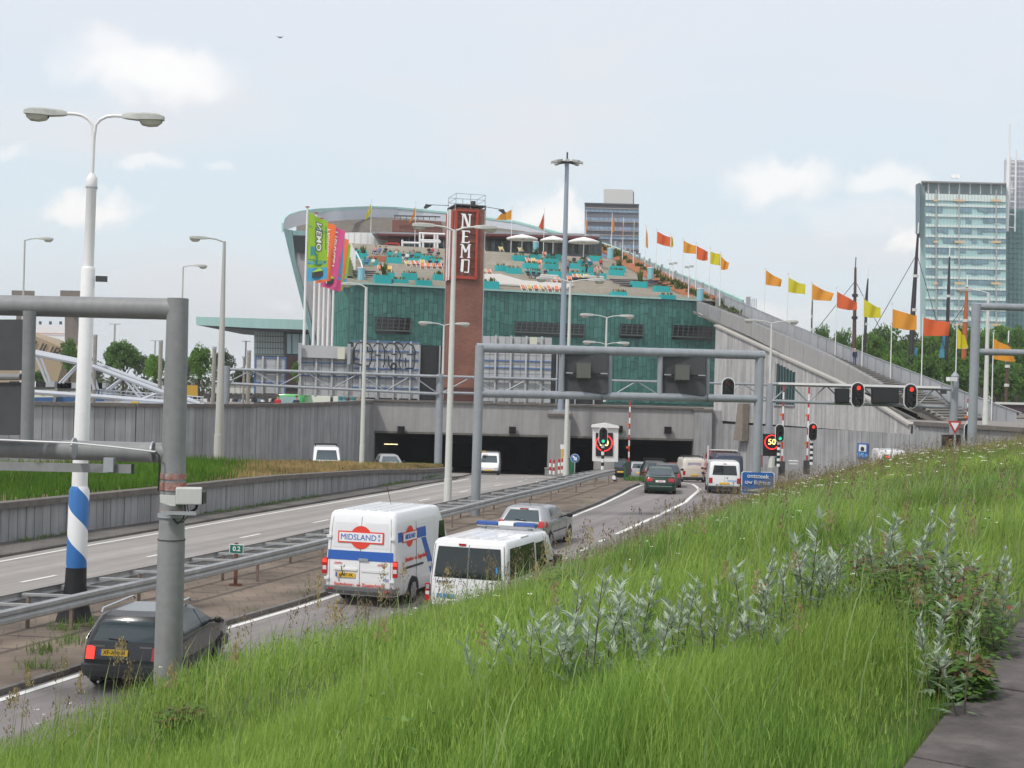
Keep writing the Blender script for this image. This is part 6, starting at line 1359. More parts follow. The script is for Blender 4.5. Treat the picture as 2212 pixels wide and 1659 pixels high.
PLN=[(zA(915,1060,563,625),'back left corner',0),(zA(945,1075,600,667),'second row from the back at far left, a shrub beside it',2),(zA(1018,1190,668,738),'behind the blue-clad and white-clad sitters',0),(zA(1295,1455,587,640),'back row below the red crate',0),(zA(1293,1455,645,718),'dark one directly below the red crate one',0),(zA(1530,1685,597,655),'back row left of the tower, upper',0),(zA(1530,1690,657,708),'above the yellow chair left of the tower',0),(zA(1685,1830,628,692),'left of the tower, behind seated people',0),(zA(1790,1925,662,712),'touching the tower on its left, above orange chairs',0),(zA(1145,1340,845,942),'front left with a tall grassy plant',3),(zA(1290,1375,820,890),'peeping from behind the front left grassy one',0),(zA(1463,1635,825,903),'front, middle of the left part',0),(zA(1350,1533,900,948),'sunk at the front edge, second from left',0),(zA(1622,1800,905,972),'front edge, third from left',0),(zA(1817,1925,838,915),'front, close to the tower on its left',1),(zB(128,262,270,328),'back row right of the tower, first',0),(zB(290,392,262,318),'back row right of the tower, second, with a shrub',2),(zB(457,587,258,318),'back row right of the tower, just left of the mast',0),(zB(425,560,300,352),'upper of the stacked pair left of the mast',0),(zB(425,560,352,412),'lower of the stacked pair left of the mast',0),(zB(228,368,345,405),'middle row, before two orange chairs',0),(zB(-35,70,365,428),'middle row, left of the overlapping pair right of the tower',0),(zB(70,212,388,450),'middle row, right of the overlapping pair right of the tower',0),(zB(250,398,412,455),'behind the four people in black',0),(zB(460,610,420,485),'directly left of the tall mast, front of its group',0),(zB(665,835,430,487),'right of the tall mast behind orange and yellow chairs',0),(zB(750,880,317,362),'right of the mast behind the two seated figures',0),(zB(650,760,345,400),'right of the mast beside the man in black',0),(zB(770,893,378,438),'right of the mast, behind the man in dark green',0),(zB(845,975,275,332),'back row under the rightmost parasol',0),(zB(870,1015,438,500),'behind the two strollers in pink and beige',0),(zB(1055,1197,370,430),'right part, upper one of two with a shrub',2),(zB(1045,1185,408,468),'right part, lower one of two',0),(zB(1252,1405,518,583),'right part with a spiky plant on the dark bench steps',3),(zB(1470,1623,562,625),'far right, below the light blue bin',0),(zB(1060,1215,628,658),'sunk at the right front edge, left one',0),(zB(1525,1675,667,687),'barely visible at the right front edge',0),((1044,1079,607,624),'front, immediately right of the brick tower',1)]
for b_,lab,tall in PLN:planter(b_[0],b_[1],b_[2],b_[3],'teal roof planter, '+lab,tall)
b=terr(820,565);t=thing('planter','low terracotta-red trough among the teal planters at the upper left of the terrace','planter',b);MB().box((0,.3,.35),(2.6,.8,.7)).obj('box',mat('terracotta',(.38,.13,.07),.8),t)
BINB=mat('bin_light_blue',(.22,.48,.55),.5)
for(x,y,Y,lab)in((1318,559,200,'light blue bin at the top of the planting strip'),(1405,603,184,'light blue bin halfway down the planting strip'),(1512,650,172,'light blue bin at the foot of the planting strip by the ramp'),(780,607,161,'light blue bin at the left front edge of the terrace'),(1157,545,200,'light blue bin under the parasols')):
 b=D(x,y,Y);t=thing('bin',lab,'bin',b,group='light blue bins on the roof');MB().tube([(0,0,0),(0,0,1.45)],.42,12).obj('drum',BINB,t,smooth=True);MB().tube([(0,0,1.45),(0,0,1.55)],.45,12).obj('lid',WHITEP,t)
ORC=mat('canvas_orange',(.72,.23,.11),.7);YEC=mat('canvas_yellow',(.68,.48,.11),.7)
def chair_proto(m):
 t=thing('deck_chair','x','deck chair',(0,0,0),0,'deck chairs on the roof terrace')
 MB().prism([(-.27,-.1,.36),(.27,-.1,.36),(.27,.45,.26),(-.27,.45,.26)],(0,0,.03)).obj('seat',m,t);MB().prism([(-.27,.42,.26),(.27,.42,.26),(.27,.75,.92),(-.27,.75,.92)],(0,.03,0)).obj('backrest',m,t)
 for sx in(-.31,.31):
  MB().beam((sx,-.25,.0),(sx,.78,.95),.06,.06).obj('side_frame',WHITEP,t);MB().beam((sx,-.15,.42),(sx,.5,.46),.06,.05).obj('armrest',WHITEP,t);MB().beam((sx,.75,.0),(sx,.05,.42),.06,.05).obj('leg',WHITEP,t)
 return t
cp={'o':(chair_proto(ORC),[False]),'y':(chair_proto(YEC),[False])}
zAp=lambda x,y:(590.4+.191*x,432+.191*y);zBp=lambda x,y:(1080+.2279*x,489.6+.2279*y)
CH_=[('y',zAp(1525,752),'leftmost of the row left of the tower'),('o',zAp(1590,752),'second in the upper row left of the tower'),('o',zAp(1642,752),'third in the upper row left of the tower'),('y',zAp(1692,740),'behind the orange ones left of the tower'),('o',zAp(1688,782),'first of the lower orange row left of the tower'),('o',zAp(1756,782),'second of the lower orange row left of the tower'),('o',zAp(1822,782),'third of the lower orange row, next to the tower'),('o',zAp(1886,782),'last of the lower orange row, touching the tower'),('o',zAp(1210,806),'half behind the grassy plant at the left'),('y',zAp(1308,812),'alone right of the grassy plant at the left'),('o',zBp(228,612),'first of the six at the front edge'),('y',zBp(286,612),'second of the six at the front edge'),('o',zBp(346,614),'third of the six at the front edge'),('y',zBp(406,616),'fourth of the six at the front edge'),('o',zBp(475,619),'fifth of the six at the front edge'),('o',zBp(540,621),'last of the six at the front edge'),('o',zBp(717,503),'right of the mast, first of three'),('y',zBp(768,503),'right of the mast, middle of three'),('y',zBp(818,503),'right of the mast, last of three'),('o',zBp(950,430),'beside the woman in pink'),('o',zBp(372,364),'behind the middle planter, right one'),('y',zBp(320,348),'behind the middle planter, centre one'),('o',zBp(275,346),'behind the middle planter, left one'),('o',zBp(563,537),'beside the pale skylight, close to the mast'),('o',zBp(513,537),'low beside the pale skylight'),('o',zBp(662,522),'right behind the mast near the front'),('y',(1045,593),'first one right of the tower'),('o',(1058,594),'second one right of the tower'),('o',(1177,555),'high up before the parasols'),('y',(1044,546),'at the back just right of the tower'),('y',(1084,544),'under the left parasol'),('y',(1127,546),'at the foot of the left parasol pole')]
for k,(x,y),lab in CH_:
 p=terr(x,y);o=put(cp[k][0],cp[k][1],p,math.atan2(fdir.y,fdir.x)+random.uniform(-.25,.25),('orange' if k=='o' else 'yellow')+' canvas deck chair, '+lab);o.scale=(.9,.9,.86)
for x0,x1,y in((1167,1201,603),(1263,1299,605)):
 a,b=terr(x0,y),terr(x1,y);t=thing('skylight','flat pale grey skylight hump on the terrace '+('left' if x0<1200 else 'right')+' of the tall mast','skylight',a.lerp(b,.5));MB().box((0,.6,.35),((b-a).length,1.2,.5),rz=math.atan2(fdir.y,fdir.x)).obj('dome',mat('skylight_pale',(.55,.56,.52),.6),t,bevel=.15)
a=terr(1260,607);t=thing('bench','black low slab bench between the skylights at the terrace front','bench',a);MB().box((0,.2,.25),(4.2,.7,.3),rz=.1).obj('seat',BLACKP,t);MB().box((0,.2,.05),(3.6,.5,.1),rz=.1).obj('base',DARKG,t)
CANV=mat('parasol_canvas',(.78,.78,.76),.7)
for i,(x,yb_,yt_,w0,w1,ye)in enumerate(((1127,547,505.5,1091,1163,515.5),(1194,552,509,1168,1228,519),(1260,559,511.5,1228,1299,522))):
 Y=196 if i<2 else 192;b=D(x,yb_,Y);rr_=(w1-w0)/2*K*Y/F;zt=D(x,yt_,Y).z-b.z;ze=D(x,ye,Y).z-b.z
 t=thing('parasol',['left','middle','right'][i]+' of the three big off-white parasols before the roof pavilion','parasol',b,group='parasols on the roof')
 MB().tube([(0,0,0),(0,0,zt)],.07,8).obj('pole',WHITEP,t);c=Vector((0,0,zt));ring=[Vector((math.cos(a)*rr_,math.sin(a)*rr_,ze))for a in[2*math.pi*k/8+.39 for k in range(8)]];mid=[Vector((math.cos(a)*rr_*.5,math.sin(a)*rr_*.5,lerp(zt,ze,.42)))for a in[2*math.pi*k/8+.39 for k in range(8)]]
 mb=MB()
 for k in range(8):j=(k+1)%8;mb.add([c,mid[k],mid[j]],[(0,1,2)]);mb.add([mid[k],ring[k],ring[j],mid[j]],[(0,1,2,3)]);mb.add([ring[k],ring[j],ring[j]-Vector((0,0,.16)),ring[k]-Vector((0,0,.16))],[(0,1,2,3)])
 mb.obj('canopy',CANV,t);MB().box((0,0,.1),(.7,.7,.2)).obj('base',DARKG,t)
 for k in range(8):MB().beam(c-Vector((0,0,.8)),mid[k]-Vector((0,0,.03)),.03,.03).obj('strut',STEEL,t)
for k in range(22):
 u=k/21;i=min(int(u*(len(STRIPQ)-1)),len(STRIPQ)-2);f_=u*(len(STRIPQ)-1)-i;p=STRIPQ[i].lerp(STRIPQ[i+1],f_)
 me=tuft_mesh('foliage',55,.75,(.55,.4),SOILG,.06,.55,60+k%4)if k<4 else tm_[k%4]
 if k<4:tm_=(tm_ if k else[])+[me]
 s=bpy.data.objects.new('shrub',me);COL.objects.link(s);s.location=p+Vector((random.uniform(-.2,.6),0,.2));s.rotation_euler.z=random.uniform(0,6);q=random.uniform(.85,1.35);s.scale=(q,q,q)
 tag(s,'low green shrub in the orange gravel strip, '+('upper part beside the parasols' if k<7 else('middle part above the bench steps' if k<15 else 'lower part towards the ramp')),'shrub','shrubs in the orange gravel strip')
fins=thing('railing','row of grey slanted panels along the right rim behind the planting strip','railing',STRIPQ[0])
for k in range(26):
 u=k/25;i=min(int(u*(len(STRIPQ)-1)),len(STRIPQ)-2);f_=u*(len(STRIPQ)-1)-i;p=STRIPQ[i].lerp(STRIPQ[i+1],f_)+Vector((2.3,.6,.2));MB().box(p+Vector((0,0,.55)),(.12,.5,1.1 if k%2 else 1.4),rz=.3).obj('panel',RAILP if k%2 else STEEL,fins,origin=fins.location)
b=D(1453,613,183);t=thing('light_post','short post with twin floodlights on the planting strip above the facade corner','light post',b);MB().tube([(0,0,-.5),(0,0,2.6)],.07,6).obj('post',WHITEP,t);MB().box((-.3,0,2.6),(.5,.2,.25)).obj('lamp',LAMPG,t);MB().box((.3,0,2.7),(.5,.2,.25)).obj('lamp',LAMPG,t)
b=D(1487,640,173);t=thing('light_post','tall thin post with twin lamps at the right front edge of the terrace','light post',b);MB().tube([(0,0,-.3),(0,0,3.6)],.06,6).obj('post',WHITEP,t);MB().box((-.3,0,3.6),(.5,.2,.25)).obj('lamp',LAMPG,t);MB().box((.3,0,3.7),(.5,.2,.25)).obj('lamp',LAMPG,t)
#  people: one continuous skinned body per pose, coloured by region
def skin_body(name,joints,bones,radii,root=0):
 me=bpy.data.meshes.new(name);me.from_pydata(joints,bones,[]);o=bpy.data.objects.new(name,me);COL.objects.link(o)
 sk_=o.modifiers.new('skin','SKIN');sk_.use_smooth_shade=True
 for i,r in enumerate(radii):me.skin_vertices[0].data[i].radius=(r,r)if not isinstance(r,tuple)else r;me.skin_vertices[0].data[i].use_root=(i==root)
 ss=o.modifiers.new('sub','SUBSURF');ss.levels=1;ss.render_levels=1
 out_=bpy.data.meshes.new_from_object(o.evaluated_get(bpy.context.evaluated_depsgraph_get()));bpy.data.objects.remove(o);out_.name=name;return out_
J_ST=[(0,0,.95),(0,.01,1.15),(0,.0,1.38),(0,0,1.50),(0,-.02,1.60),(0,-.02,1.74),(-.19,0,1.42),(-.24,-.02,1.15),(-.22,-.10,.90),(-.22,-.13,.80),(.19,0,1.42),(.24,.02,1.15),(.23,-.02,.90),(.23,-.05,.80),(-.10,0,.90),(-.11,-.06,.50),(-.11,.03,.09),(-.11,-.14,.04),(.10,0,.90),(.11,.05,.50),(.11,.14,.10),(.11,-.02,.04)]
B_ST=[(0,1),(1,2),(2,3),(3,4),(4,5),(2,6),(6,7),(7,8),(8,9),(2,10),(10,11),(11,12),(12,13),(0,14),(14,15),(15,16),(16,17),(0,18),(18,19),(19,20),(20,21)]
R_ST=[(.15,.11),(.15,.11),(.17,.11),.06,.085,.085,.06,.05,.04,.035,.06,.05,.04,.035,.09,.065,.045,.04,.09,.065,.045,.04]
J_SI=[(0,0,.42),(0,.05,.62),(0,.10,.84),(0,.10,.96),(0,.07,1.06),(0,.06,1.19),(-.19,.09,.88),(-.25,-.02,.66),(-.16,-.22,.58),(-.12,-.28,.57),(.19,.09,.88),(.25,-.02,.66),(.18,-.24,.56),(.13,-.30,.56),(-.11,-.05,.42),(-.13,-.46,.50),(-.12,-.60,.10),(-.12,-.74,.05),(.11,-.05,.42),(.14,-.46,.48),(.16,-.62,.10),(.17,-.76,.05)]
BODYM={k:skin_body('person_'+k,J,B_ST,R_ST)for k,J in(('standing',J_ST),('sitting',J_SI))}
SKIN=mat('skin',(.52,.30,.20),.6)
def cloth(n,c):return mat('cloth_'+n,c,.85)
CL={'black':(.015,.015,.018),'navy':(.02,.03,.07),'denim':(.05,.09,.18),'white':(.65,.65,.65),'beige':(.40,.31,.22),'pink':(.50,.24,.25),'red':(.50,.03,.05),'grey':(.20,.20,.21),'green':(.05,.09,.05),'khaki':(.22,.18,.12),'brown':(.10,.05,.03),'blue':(.08,.17,.35),'blond':(.35,.24,.10),'dark':(.02,.014,.01),'pale':(.45,.42,.38)}
def person(p,pose,top,bottom,hair,label,rz=0,s=1.0,group='people on the roof terrace'):
 key=(pose,top,bottom)
 if key not in PM:
  me=BODYM[pose].copy();
  for m in(SKIN,cloth(top,CL[top]),cloth(bottom,CL[bottom]),cloth('dark',(.02,.02,.02))):me.materials.append(m)
  J=J_ST if pose=='standing' else J_SI;seg=[]
  for a,b in B_ST:seg.append((Vector(J[a]),Vector(J[b])))
  kind=[2 if False else 1,1,1,0,0,1,1,1,0,1,1,1,0,2,2,2,3,2,2,2,3]
  for f_ in me.polygons:
   c=f_.center;best=min(range(len(seg)),key=lambda i:(c-(seg[i][0]+(seg[i][1]-seg[i][0])*min(1,max(0,(c-seg[i][0]).dot(seg[i][1]-seg[i][0])/(seg[i][1]-seg[i][0]).length_squared)))).length)
   f_.material_index=kind[best]
  PM[key]=me
 o=bpy.data.objects.new('person',PM[key]);COL.objects.link(o);o.location=p;o.rotation_euler.z=rz;o.scale=(s,s,s);tag(o,label,'person',group)
 h=Vector(J_ST[5]if pose=='standing' else J_SI[5])+Vector((0,.015,-.03));mb=MB();rows=[]
 for i in range(5):
  el=lerp(-.35,math.pi/2,i/4);rows.append([h+Vector((math.cos(a)*math.cos(el)*.105,math.sin(a)*math.cos(el)*.115+.02,math.sin(el)*.115+(.02 if math.sin(a)<-.3 and i<2 else 0)))for a in[2*math.pi*j/10 for j in range(10)]])
 mb.grid(rows,close=True);mb.obj('hair',cloth(hair,CL[hair]),o,smooth=True)
 f_=MB();fy=h.y-.125
 f_.box((0,fy,h.z-.06),(.025,.04,.04)).obj('nose',SKIN,o)
 return o
PM={}
PEOPLE=[(zAp(1058,752),'sitting','blue','denim','pale','seated in blue by the left planter'),(zAp(1125,755),'sitting','white','beige','blond','seated in white with light trousers by the left planter'),(zAp(1200,628),'sitting','blue','grey','dark','seated in blue near the left drum bar'),(zAp(1268,625),'sitting','black','navy','dark','seated in black near the red crate'),(zAp(1155,620),'sitting','pink','denim','brown','seated in pink among the left planters'),(zAp(1385,658),'sitting','pale','beige','blond','behind the dark planter under the red crate'),(zAp(1470,690),'sitting','navy','white','brown','in navy beside the dark planter'),(zAp(1512,695),'sitting','white','denim','blond','in white, right of the one in navy'),(zAp(1578,668),'sitting','grey','navy','brown','behind the planter over the yellow chair'),(zAp(1760,628),'sitting','black','black','dark','in black, first of the upper group by the tower'),(zAp(1798,630),'sitting','red','denim','brown','in red, second of the upper group by the tower'),(zAp(1862,668),'sitting','black','grey','dark','in black, nearest the tower in the upper group'),(zAp(1772,765),'sitting','black','navy','dark','in an orange chair left of the tower, dressed in black'),(zAp(1842,770),'sitting','navy','black','brown','in navy in the third orange chair near the tower'),(zAp(1905,768),'sitting','pale','navy','brown','half hidden by the tower in the last orange chair'),(zBp(265,492),'sitting','black','black','dark','in black, first of four on the steps'),(zBp(318,496),'sitting','black','denim','brown','in black, second of four on the steps'),(zBp(364,503),'sitting','black','black','dark','in black, third of four on the steps'),(zBp(428,482),'sitting','navy','khaki','blond','in navy, last of four on the steps'),(zBp(642,450),'standing','grey','black','brown','standing in grey right behind the tall mast'),(zBp(700,398),'standing','black','grey','dark','standing man in black coat right of the mast'),(zBp(817,458),'standing','green','navy','dark','standing in dark green right of the mast'),(zBp(800,368),'sitting','khaki','denim','brown','seated in khaki right of the mast'),(zBp(845,366),'sitting','white','blue','dark','in white, beside the one in khaki'),(zBp(955,380),'sitting','red','black','brown','seated in bright red on the dark bench at right'),(zBp(903,500),'standing','pink','denim','dark','walking in pink near the right skylight'),(zBp(928,515),'standing','beige','khaki','brown','walking in a beige coat near the right skylight')]
for(x,y),pose,top,bot,hair,lab in PEOPLE:
 p=terr(x,y);person(p,pose,top,bot,hair,'figure on the roof, '+lab,random.uniform(-.7,.7))
p=D(1846,792,138.6);person(p,'standing','navy','denim','pale','man in dark jacket and jeans walking down the long stair ramp',.15,1.0,'people on the stair ramp')
#  flags
FLC={'o':mat('flag_orange',(.78,.33,.03),.7),'r':mat('flag_red_orange',(.72,.13,.03),.7),'y':mat('flag_yellow',(.68,.60,.02),.7)}
for m in FLC.values():
 n,l=m.node_tree.nodes,m.node_tree.links;t_=n.new('ShaderNodeBsdfTranslucent');t_.inputs[0].default_value=m.node_tree.nodes['Principled BSDF'].inputs['Base Color'].default_value;s_=n.new('ShaderNodeMixShader');s_.inputs[0].default_value=.35;l.new(n['Principled BSDF'].outputs[0],s_.inputs[1]);l.new(t_.outputs[0],s_.inputs[2]);l.new(s_.outputs[0],n['Material Output'].inputs[0])
def cloth_grid(o,q,u_n=14,v_n=8,amp=.20,ph=0,depth=1.0):
 rows=[]
 for i in range(u_n+1):
  u=i/u_n;r_=[]
  for j in range(v_n+1):
   v=j/v_n;p=q[0].lerp(q[1],v).lerp(q[2].lerp(q[3],v),u);k=math.sin(u*7.5+ph+v*1.4)*amp*min(1,u*2.5)
   r_.append(p+Vector((0,k*depth,-abs(math.sin(u*3.1))*amp*.35+math.sin(u*5+v*2+ph)*.04)))
  rows.append(r_)
 return rows
def flag(xb,yb_,xt,yt_,Y,f,col,label,group='flags along the roof and stair ramp',r=.055):
 b=D(xb,yb_,Y);t3=D(xt,yt_,Y);t=thing('flag',label,'flag',b,group=group)
 MB().tube([(0,0,0),(0,0,t3.z-b.z)],[r,r*.6],7).obj('pole',WHITEP,t);MB().tube([(0,0,t3.z-b.z),(0,0,t3.z-b.z+.12)],.08,6).obj('finial',RIMG,t)
 q=[D(*c,Y)-b for c in f];q[0].x=q[1].x=(.06 if q[2].x>0 else-.06)
 for v in q:v.y=0
 q[2].y=q[3].y=-.5
 mb=MB().grid(cloth_grid(None,q,ph=xb));mb.obj('cloth',FLC[col],t,smooth=True,fix=False);return t
z6=lambda x,y:(936+.2929*x,403+.2929*y);z8=lambda x,y:(1512+.3163*x,403+.3163*y)
CN={'o':'orange','r':'red-orange','y':'yellow'}
FL=[(z6,(572,495),(575,155),205,[(575,168),(570,243),(500,205),(458,248)],'o','streaming left, first right of the tower'),(z6,(812,480),(820,170),205,[(820,190),(815,322),(800,240),(775,300)],'r','drooping, second right of the tower'),(z6,(1122,420),(1128,182),206,[(1128,240),(1127,325),(1136,250),(1137,315)],'o','hanging limp before the left edge of the office block'),(z6,(1312,490),(1320,200),204,[(1320,225),(1319,340),(1334,240),(1336,320)],'o','narrow before the middle of the office block'),(z6,(1394,540),(1411,235),201,[(1411,260),(1400,375),(1392,300),(1394,350)],'r','narrow, before the office block, right of the orange one'),(z6,(1474,570),(1480,258),198,[(1480,270),(1478,400),(1472,290),(1471,390)],'y','narrow, at the right edge of the office block'),(z6,(1560,610),(1569,290),195,[(1568,292),(1563,440),(1578,360),(1583,462)],'o','edge-on, first in the open sky'),(z6,(1640,650),(1656,318),191,[(1656,330),(1654,415),(1757,380),(1755,452)],'r','streaming right, second in the open sky'),(z6,(1742,690),(1757,350),188,[(1757,362),(1749,448),(1764,380),(1768,440)],'y','edge-on behind the first red-orange one'),(z6,(1835,735),(1849,385),184,[(1849,397),(1848,485),(1945,445),(1942,500)],'o','streaming right, above the planting strip'),(z6,(1932,790),(1947,420),179,[(1947,438),(1945,535),(2022,480),(2020,548)],'r','squarish, third from the facade corner'),(z6,(2032,830),(2042,455),175,[(2042,475),(2042,570),(2120,505),(2118,583)],'y','second from the facade corner'),(z6,(2110,880),(2122,490),171,[(2122,515),(2121,610),(2178,565),(2165,614)],'o','directly above the facade corner'),(z8,(437,965),(456,565),163,[(456,568),(454,670),(552,640),(546,683)],'o','first over the stair ramp, its pole behind the parapet'),(z8,(592,1022),(608,597),158,[(609,620),(608,718),(712,673),(710,737)],'y','second over the stair ramp'),(z8,(752,1095),(767,660),152,[(766,663),(766,770),(906,735),(885,783)],'o','third over the stair ramp'),(z8,(922,1165),(937,695),146,[(937,718),(936,828),(1068,790),(1066,845)],'r','fourth over the stair ramp, in front of the brown post'),(z8,(1105,1240),(1122,750),140,[(1122,770),(1122,885),(1225,830),(1222,900)],'y','beside the man on the stair'),(z8,(1300,1320),(1321,805),134,[(1321,838),(1320,960),(1475,880),(1470,983)],'o','large, its tip before the leaning dark mast'),(z8,(1510,1405),(1532,880),128,[(1532,892),(1531,1020),(1695,930),(1688,1015)],'r','large, in front of the glass tower foot'),(z8,(1742,1480),(1754,935),123,[(1754,965),(1753,1103),(1795,1020),(1815,1105)],'y','narrow, behind the lattice gantry post'),(z8,(1990,1603),(2006,1005),117,[(2006,1035),(2005,1180),(2110,1100),(2145,1192)],'o','last one, behind the right sign frame')]
for f_,b_,t_,Y,q,c,lab in FL:
 bb_,tt_=f_(*b_),f_(*t_);flag(bb_[0],bb_[1],tt_[0],tt_[1],Y,[f_(*p)for p in q],c,CN[c]+' flag, '+lab)
flag(590.4+.191*1098,432+.191*505,590.4+.191*1112,432,204,[(804,439),(803,461),(793,462),(789.5,478)],'y','yellow flag on a white pole, drooping, left of the roof brick box');flag(590.4+.191*1598,432+.191*545,590.4+.191*1607,438,204,[(897,444),(897,466),(890,470),(882,486)],'o','orange flag on a white pole, drooping, before the roof brick box')
flag(1038,541,1045,462,200,[(1045.5,470),(1045.5,486),(1046.5,472),(1046.5,484)],'o','white pole with a furled flag right behind the brick tower')
#  tall banner poles at the left of the museum, banners with print
def bmat(name,c):
 m=mat(name,c,.65,var=.06,scale=.8);return m
BG,BO,BM,BBl=bmat('banner_green',(.25,.44,.015)),bmat('banner_orange',(.80,.16,.03)),bmat('banner_magenta',(.56,.07,.22)),bmat('banner_blue',(.06,.32,.52))
BLACKI,WHI=mat('print_black',(.03,.03,.03),.7),mat('print_white',(.78,.78,.78),.7)
def banner(xb,xt,yt_,Y,hoist,fly,cols,word,label,ws=1.0,wcol=WHI,wpos=(.42,.36),plateM=None):
 b=D(xb,752,Y);b.z=ZS if False else b.z;base=Vector((b.x,b.y,ZQ));zt=D(xt,yt_,Y).z
 t=thing('banner',label,'banner',base,group='tall banners left of the museum');MB().tube([(0,0,0),(0,0,zt-ZQ)],[.15,.09],10).obj('pole',WHITEP,t,smooth=True)
 MB().tube([(0,0,zt-ZQ),(0,0,zt-ZQ+.08)],.2,10).obj('finial',REDP,t)
 q=[D(*p,Y)-base for p in(hoist[0],hoist[1],fly[0],fly[1])]
 for v in q:v.y=0
 q[0].x=q[1].x=.13;q[2].y=q[3].y=-.5
 un,vn=14,20;G_=cloth_grid(None,q,un,vn,.14,xb,1.0)
 mb=MB()
 for i in range(un):
  for j in range(vn):
   u,v=(i+.5)/un,(j+.5)/vn;mi=0
   if v>.78:mi=1
   if abs(v-.745)<.03 and(i+j)%3:mi=1
   mb.add([G_[i][j],G_[i+1][j],G_[i+1][j+1],G_[i][j+1]],[(0,1,2,3)],mi)
 cl=mb.obj('cloth',cols,t,smooth=True,fix=False)
 def P(u,v,o=.03):
  i=min(int(u*un),un-1);j=min(int(v*vn),vn-1);a,c=u*un-i,v*vn-j
  return G_[i][j].lerp(G_[i+1][j],a).lerp(G_[i][j+1].lerp(G_[i+1][j+1],a),c)-Vector((0,o,0))
 def printed(word,m,u0,v0,v1,uw,name='print',o=.035,grow=0):
  cu=bpy.data.curves.new('w','FONT');cu.body=word;cu.size=1;cu.resolution_u=2;cu.offset=.02+grow;tmp=bpy.data.objects.new('w',cu);COL.objects.link(tmp)
  me=bpy.data.meshes.new_from_object(tmp.evaluated_get(bpy.context.evaluated_depsgraph_get()));bpy.data.objects.remove(tmp)
  bm=bmesh.new();bm.from_mesh(me);bmesh.ops.subdivide_edges(bm,edges=[e for e in bm.edges if e.calc_length()>.25],cuts=2);xs=[v.co.x for v in bm.verts];ys=[v.co.y for v in bm.verts];a,b_=min(xs),max(xs);c,d=min(ys),max(ys)
  for v in bm.verts:uu=u0+(1-(v.co.y-c)/(d-c))*uw;vv=v0+(v.co.x-a)/(b_-a)*(v1-v0);v.co=P(min(uu,.999),min(vv,.999),o)
  bm.to_mesh(me);bm.free();me.materials.clear();me.materials.append(m);me.name=name;ob=bpy.data.objects.new(name,me);COL.objects.link(ob);ob.parent=cl;return ob
 return t,cl,P,printed
t,cl,P,pr_=banner(656,666,448,128,[(668,457),(666,607)],[(710,480),(709,604)],[BG,BBl],'NEMO','lime green banner with white vertical letters and a blue foot, nearest of the row')
pr_('NEMO',BLACKI,.38,.08,.54,.34,'print_outline',.03,.06);pr_('NEMO',WHI,.42,.09,.53,.26,'print',.05);
def pline(P,cl,pts,m=BLACKI,w_=.03):MB().tube([P(u,v,.04)for u,v in pts],w_,4).obj('print_line',m,cl)
for pts in([(.05,.2),(.95,.2)],[(.05,.68),(.95,.7)],[(.05,.74),(.7,.75)],[(.9,.1),(.9,.5)],[(.45,.58),(.45,.74),(.7,.74)]):pline(P,cl,pts,mat('print_teal',(.03,.25,.25),.7))
MB().prism([P(.15,.48),P(.4,.47),P(.4,.60),P(.15,.62)],(0,-.02,0)).obj('print_block',mat('print_teal',(.03,.25,.25),.7),cl)
def smallword(P,cl,pr_,m1=BLACKI):
 MB().prism([P(.25,.875),P(.78,.86),P(.78,.935),P(.25,.95)],(0,-.015,0)).obj('print_plate',m1,cl);MB().prism([P(.2,.87),P(.6,.80),P(.8,.85),P(.5,.89)],(0,-.012,0)).obj('print_burst',BG,cl)
 k=5
 for i in range(k):MB().prism([P(.30+i*.09,.94,.06),P(.36+i*.09,.94,.06),P(.36+i*.09,.88,.06),P(.30+i*.09,.88,.06)],(0,-.01,0)).obj('print_letter',WHI,cl)
smallword(P,cl,pr_)
t,cl,P,pr_=banner(676,683,461,131,[(690,470),(681,612)],[(728,490),(716,606)],[BO,BO],'','orange banner with white vertical letters behind the lime green one');pr_('PRIKKELT',WHI,.44,.10,.66,.26)
t,cl,P,pr_=banner(687,701,473,134,[(706,478),(697,619)],[(748,500),(728,622)],[BM,BM],'','magenta banner with white vertical letters, middle of the row');pr_('PRIKKELT',WHI,.38,.06,.68,.30);smallword(P,cl,pr_)
t,cl,P,pr_=banner(697,716,490,137,[(735,495),(722,622)],[(746,510),(738,630)],[BBl,BM],'','narrow blue banner with magenta foot, fourth of the row')
t,cl,P,pr_=banner(707,726,500,140,[(742,505),(728,624)],[(755,520),(742,628)],[BO,BG],'','narrow orange-red banner with a white stroke, fifth of the row')
t,cl,P,pr_=banner(717,736,507,143,[(750,510),(738,626)],[(759,530),(749,620)],[BG,BBl],'','lime green banner furthest in the row, beside the terrace edge')
#  street clutter seen over the grey wall
q=0
for i,x in enumerate((651,664,677.5,688,698.5,708,725)):
 b=D(x,873,118);b.z=2.75;t=thing('bollard',['first','second','third','fourth','fifth','sixth','last'][i]+' of the tall white slab bollards over the grey wall, from the left','bollard',b,group='white slab bollards on the quay')
 MB().box((0,0,1.05),(.42,.15,2.05)).obj('slab',mat('bollard_white',(.75,.75,.66),.5),t,bevel=.03);MB().box((0,0,.1),(.6,.4,.2)).obj('foot',PORT,t)
TUR=mat('bin_turquoise',(.16,.36,.38),.5)
for x,lab in((733,'left'),(744,'middle'),(762,'right')):
 b=D(x,873,127);b.z=2.6;t=thing('bin',lab+' one of the turquoise litter bins over the grey wall','bin',b);MB().tube([(0,0,0),(0,0,1.45),(0,0,1.5),(0,0,1.75)],[.33,.36,.25,.38],12).obj('drum',TUR,t);MB().tube([(0,0,1.75),(0,0,1.85)],.4,12).obj('lid',TUR,t)
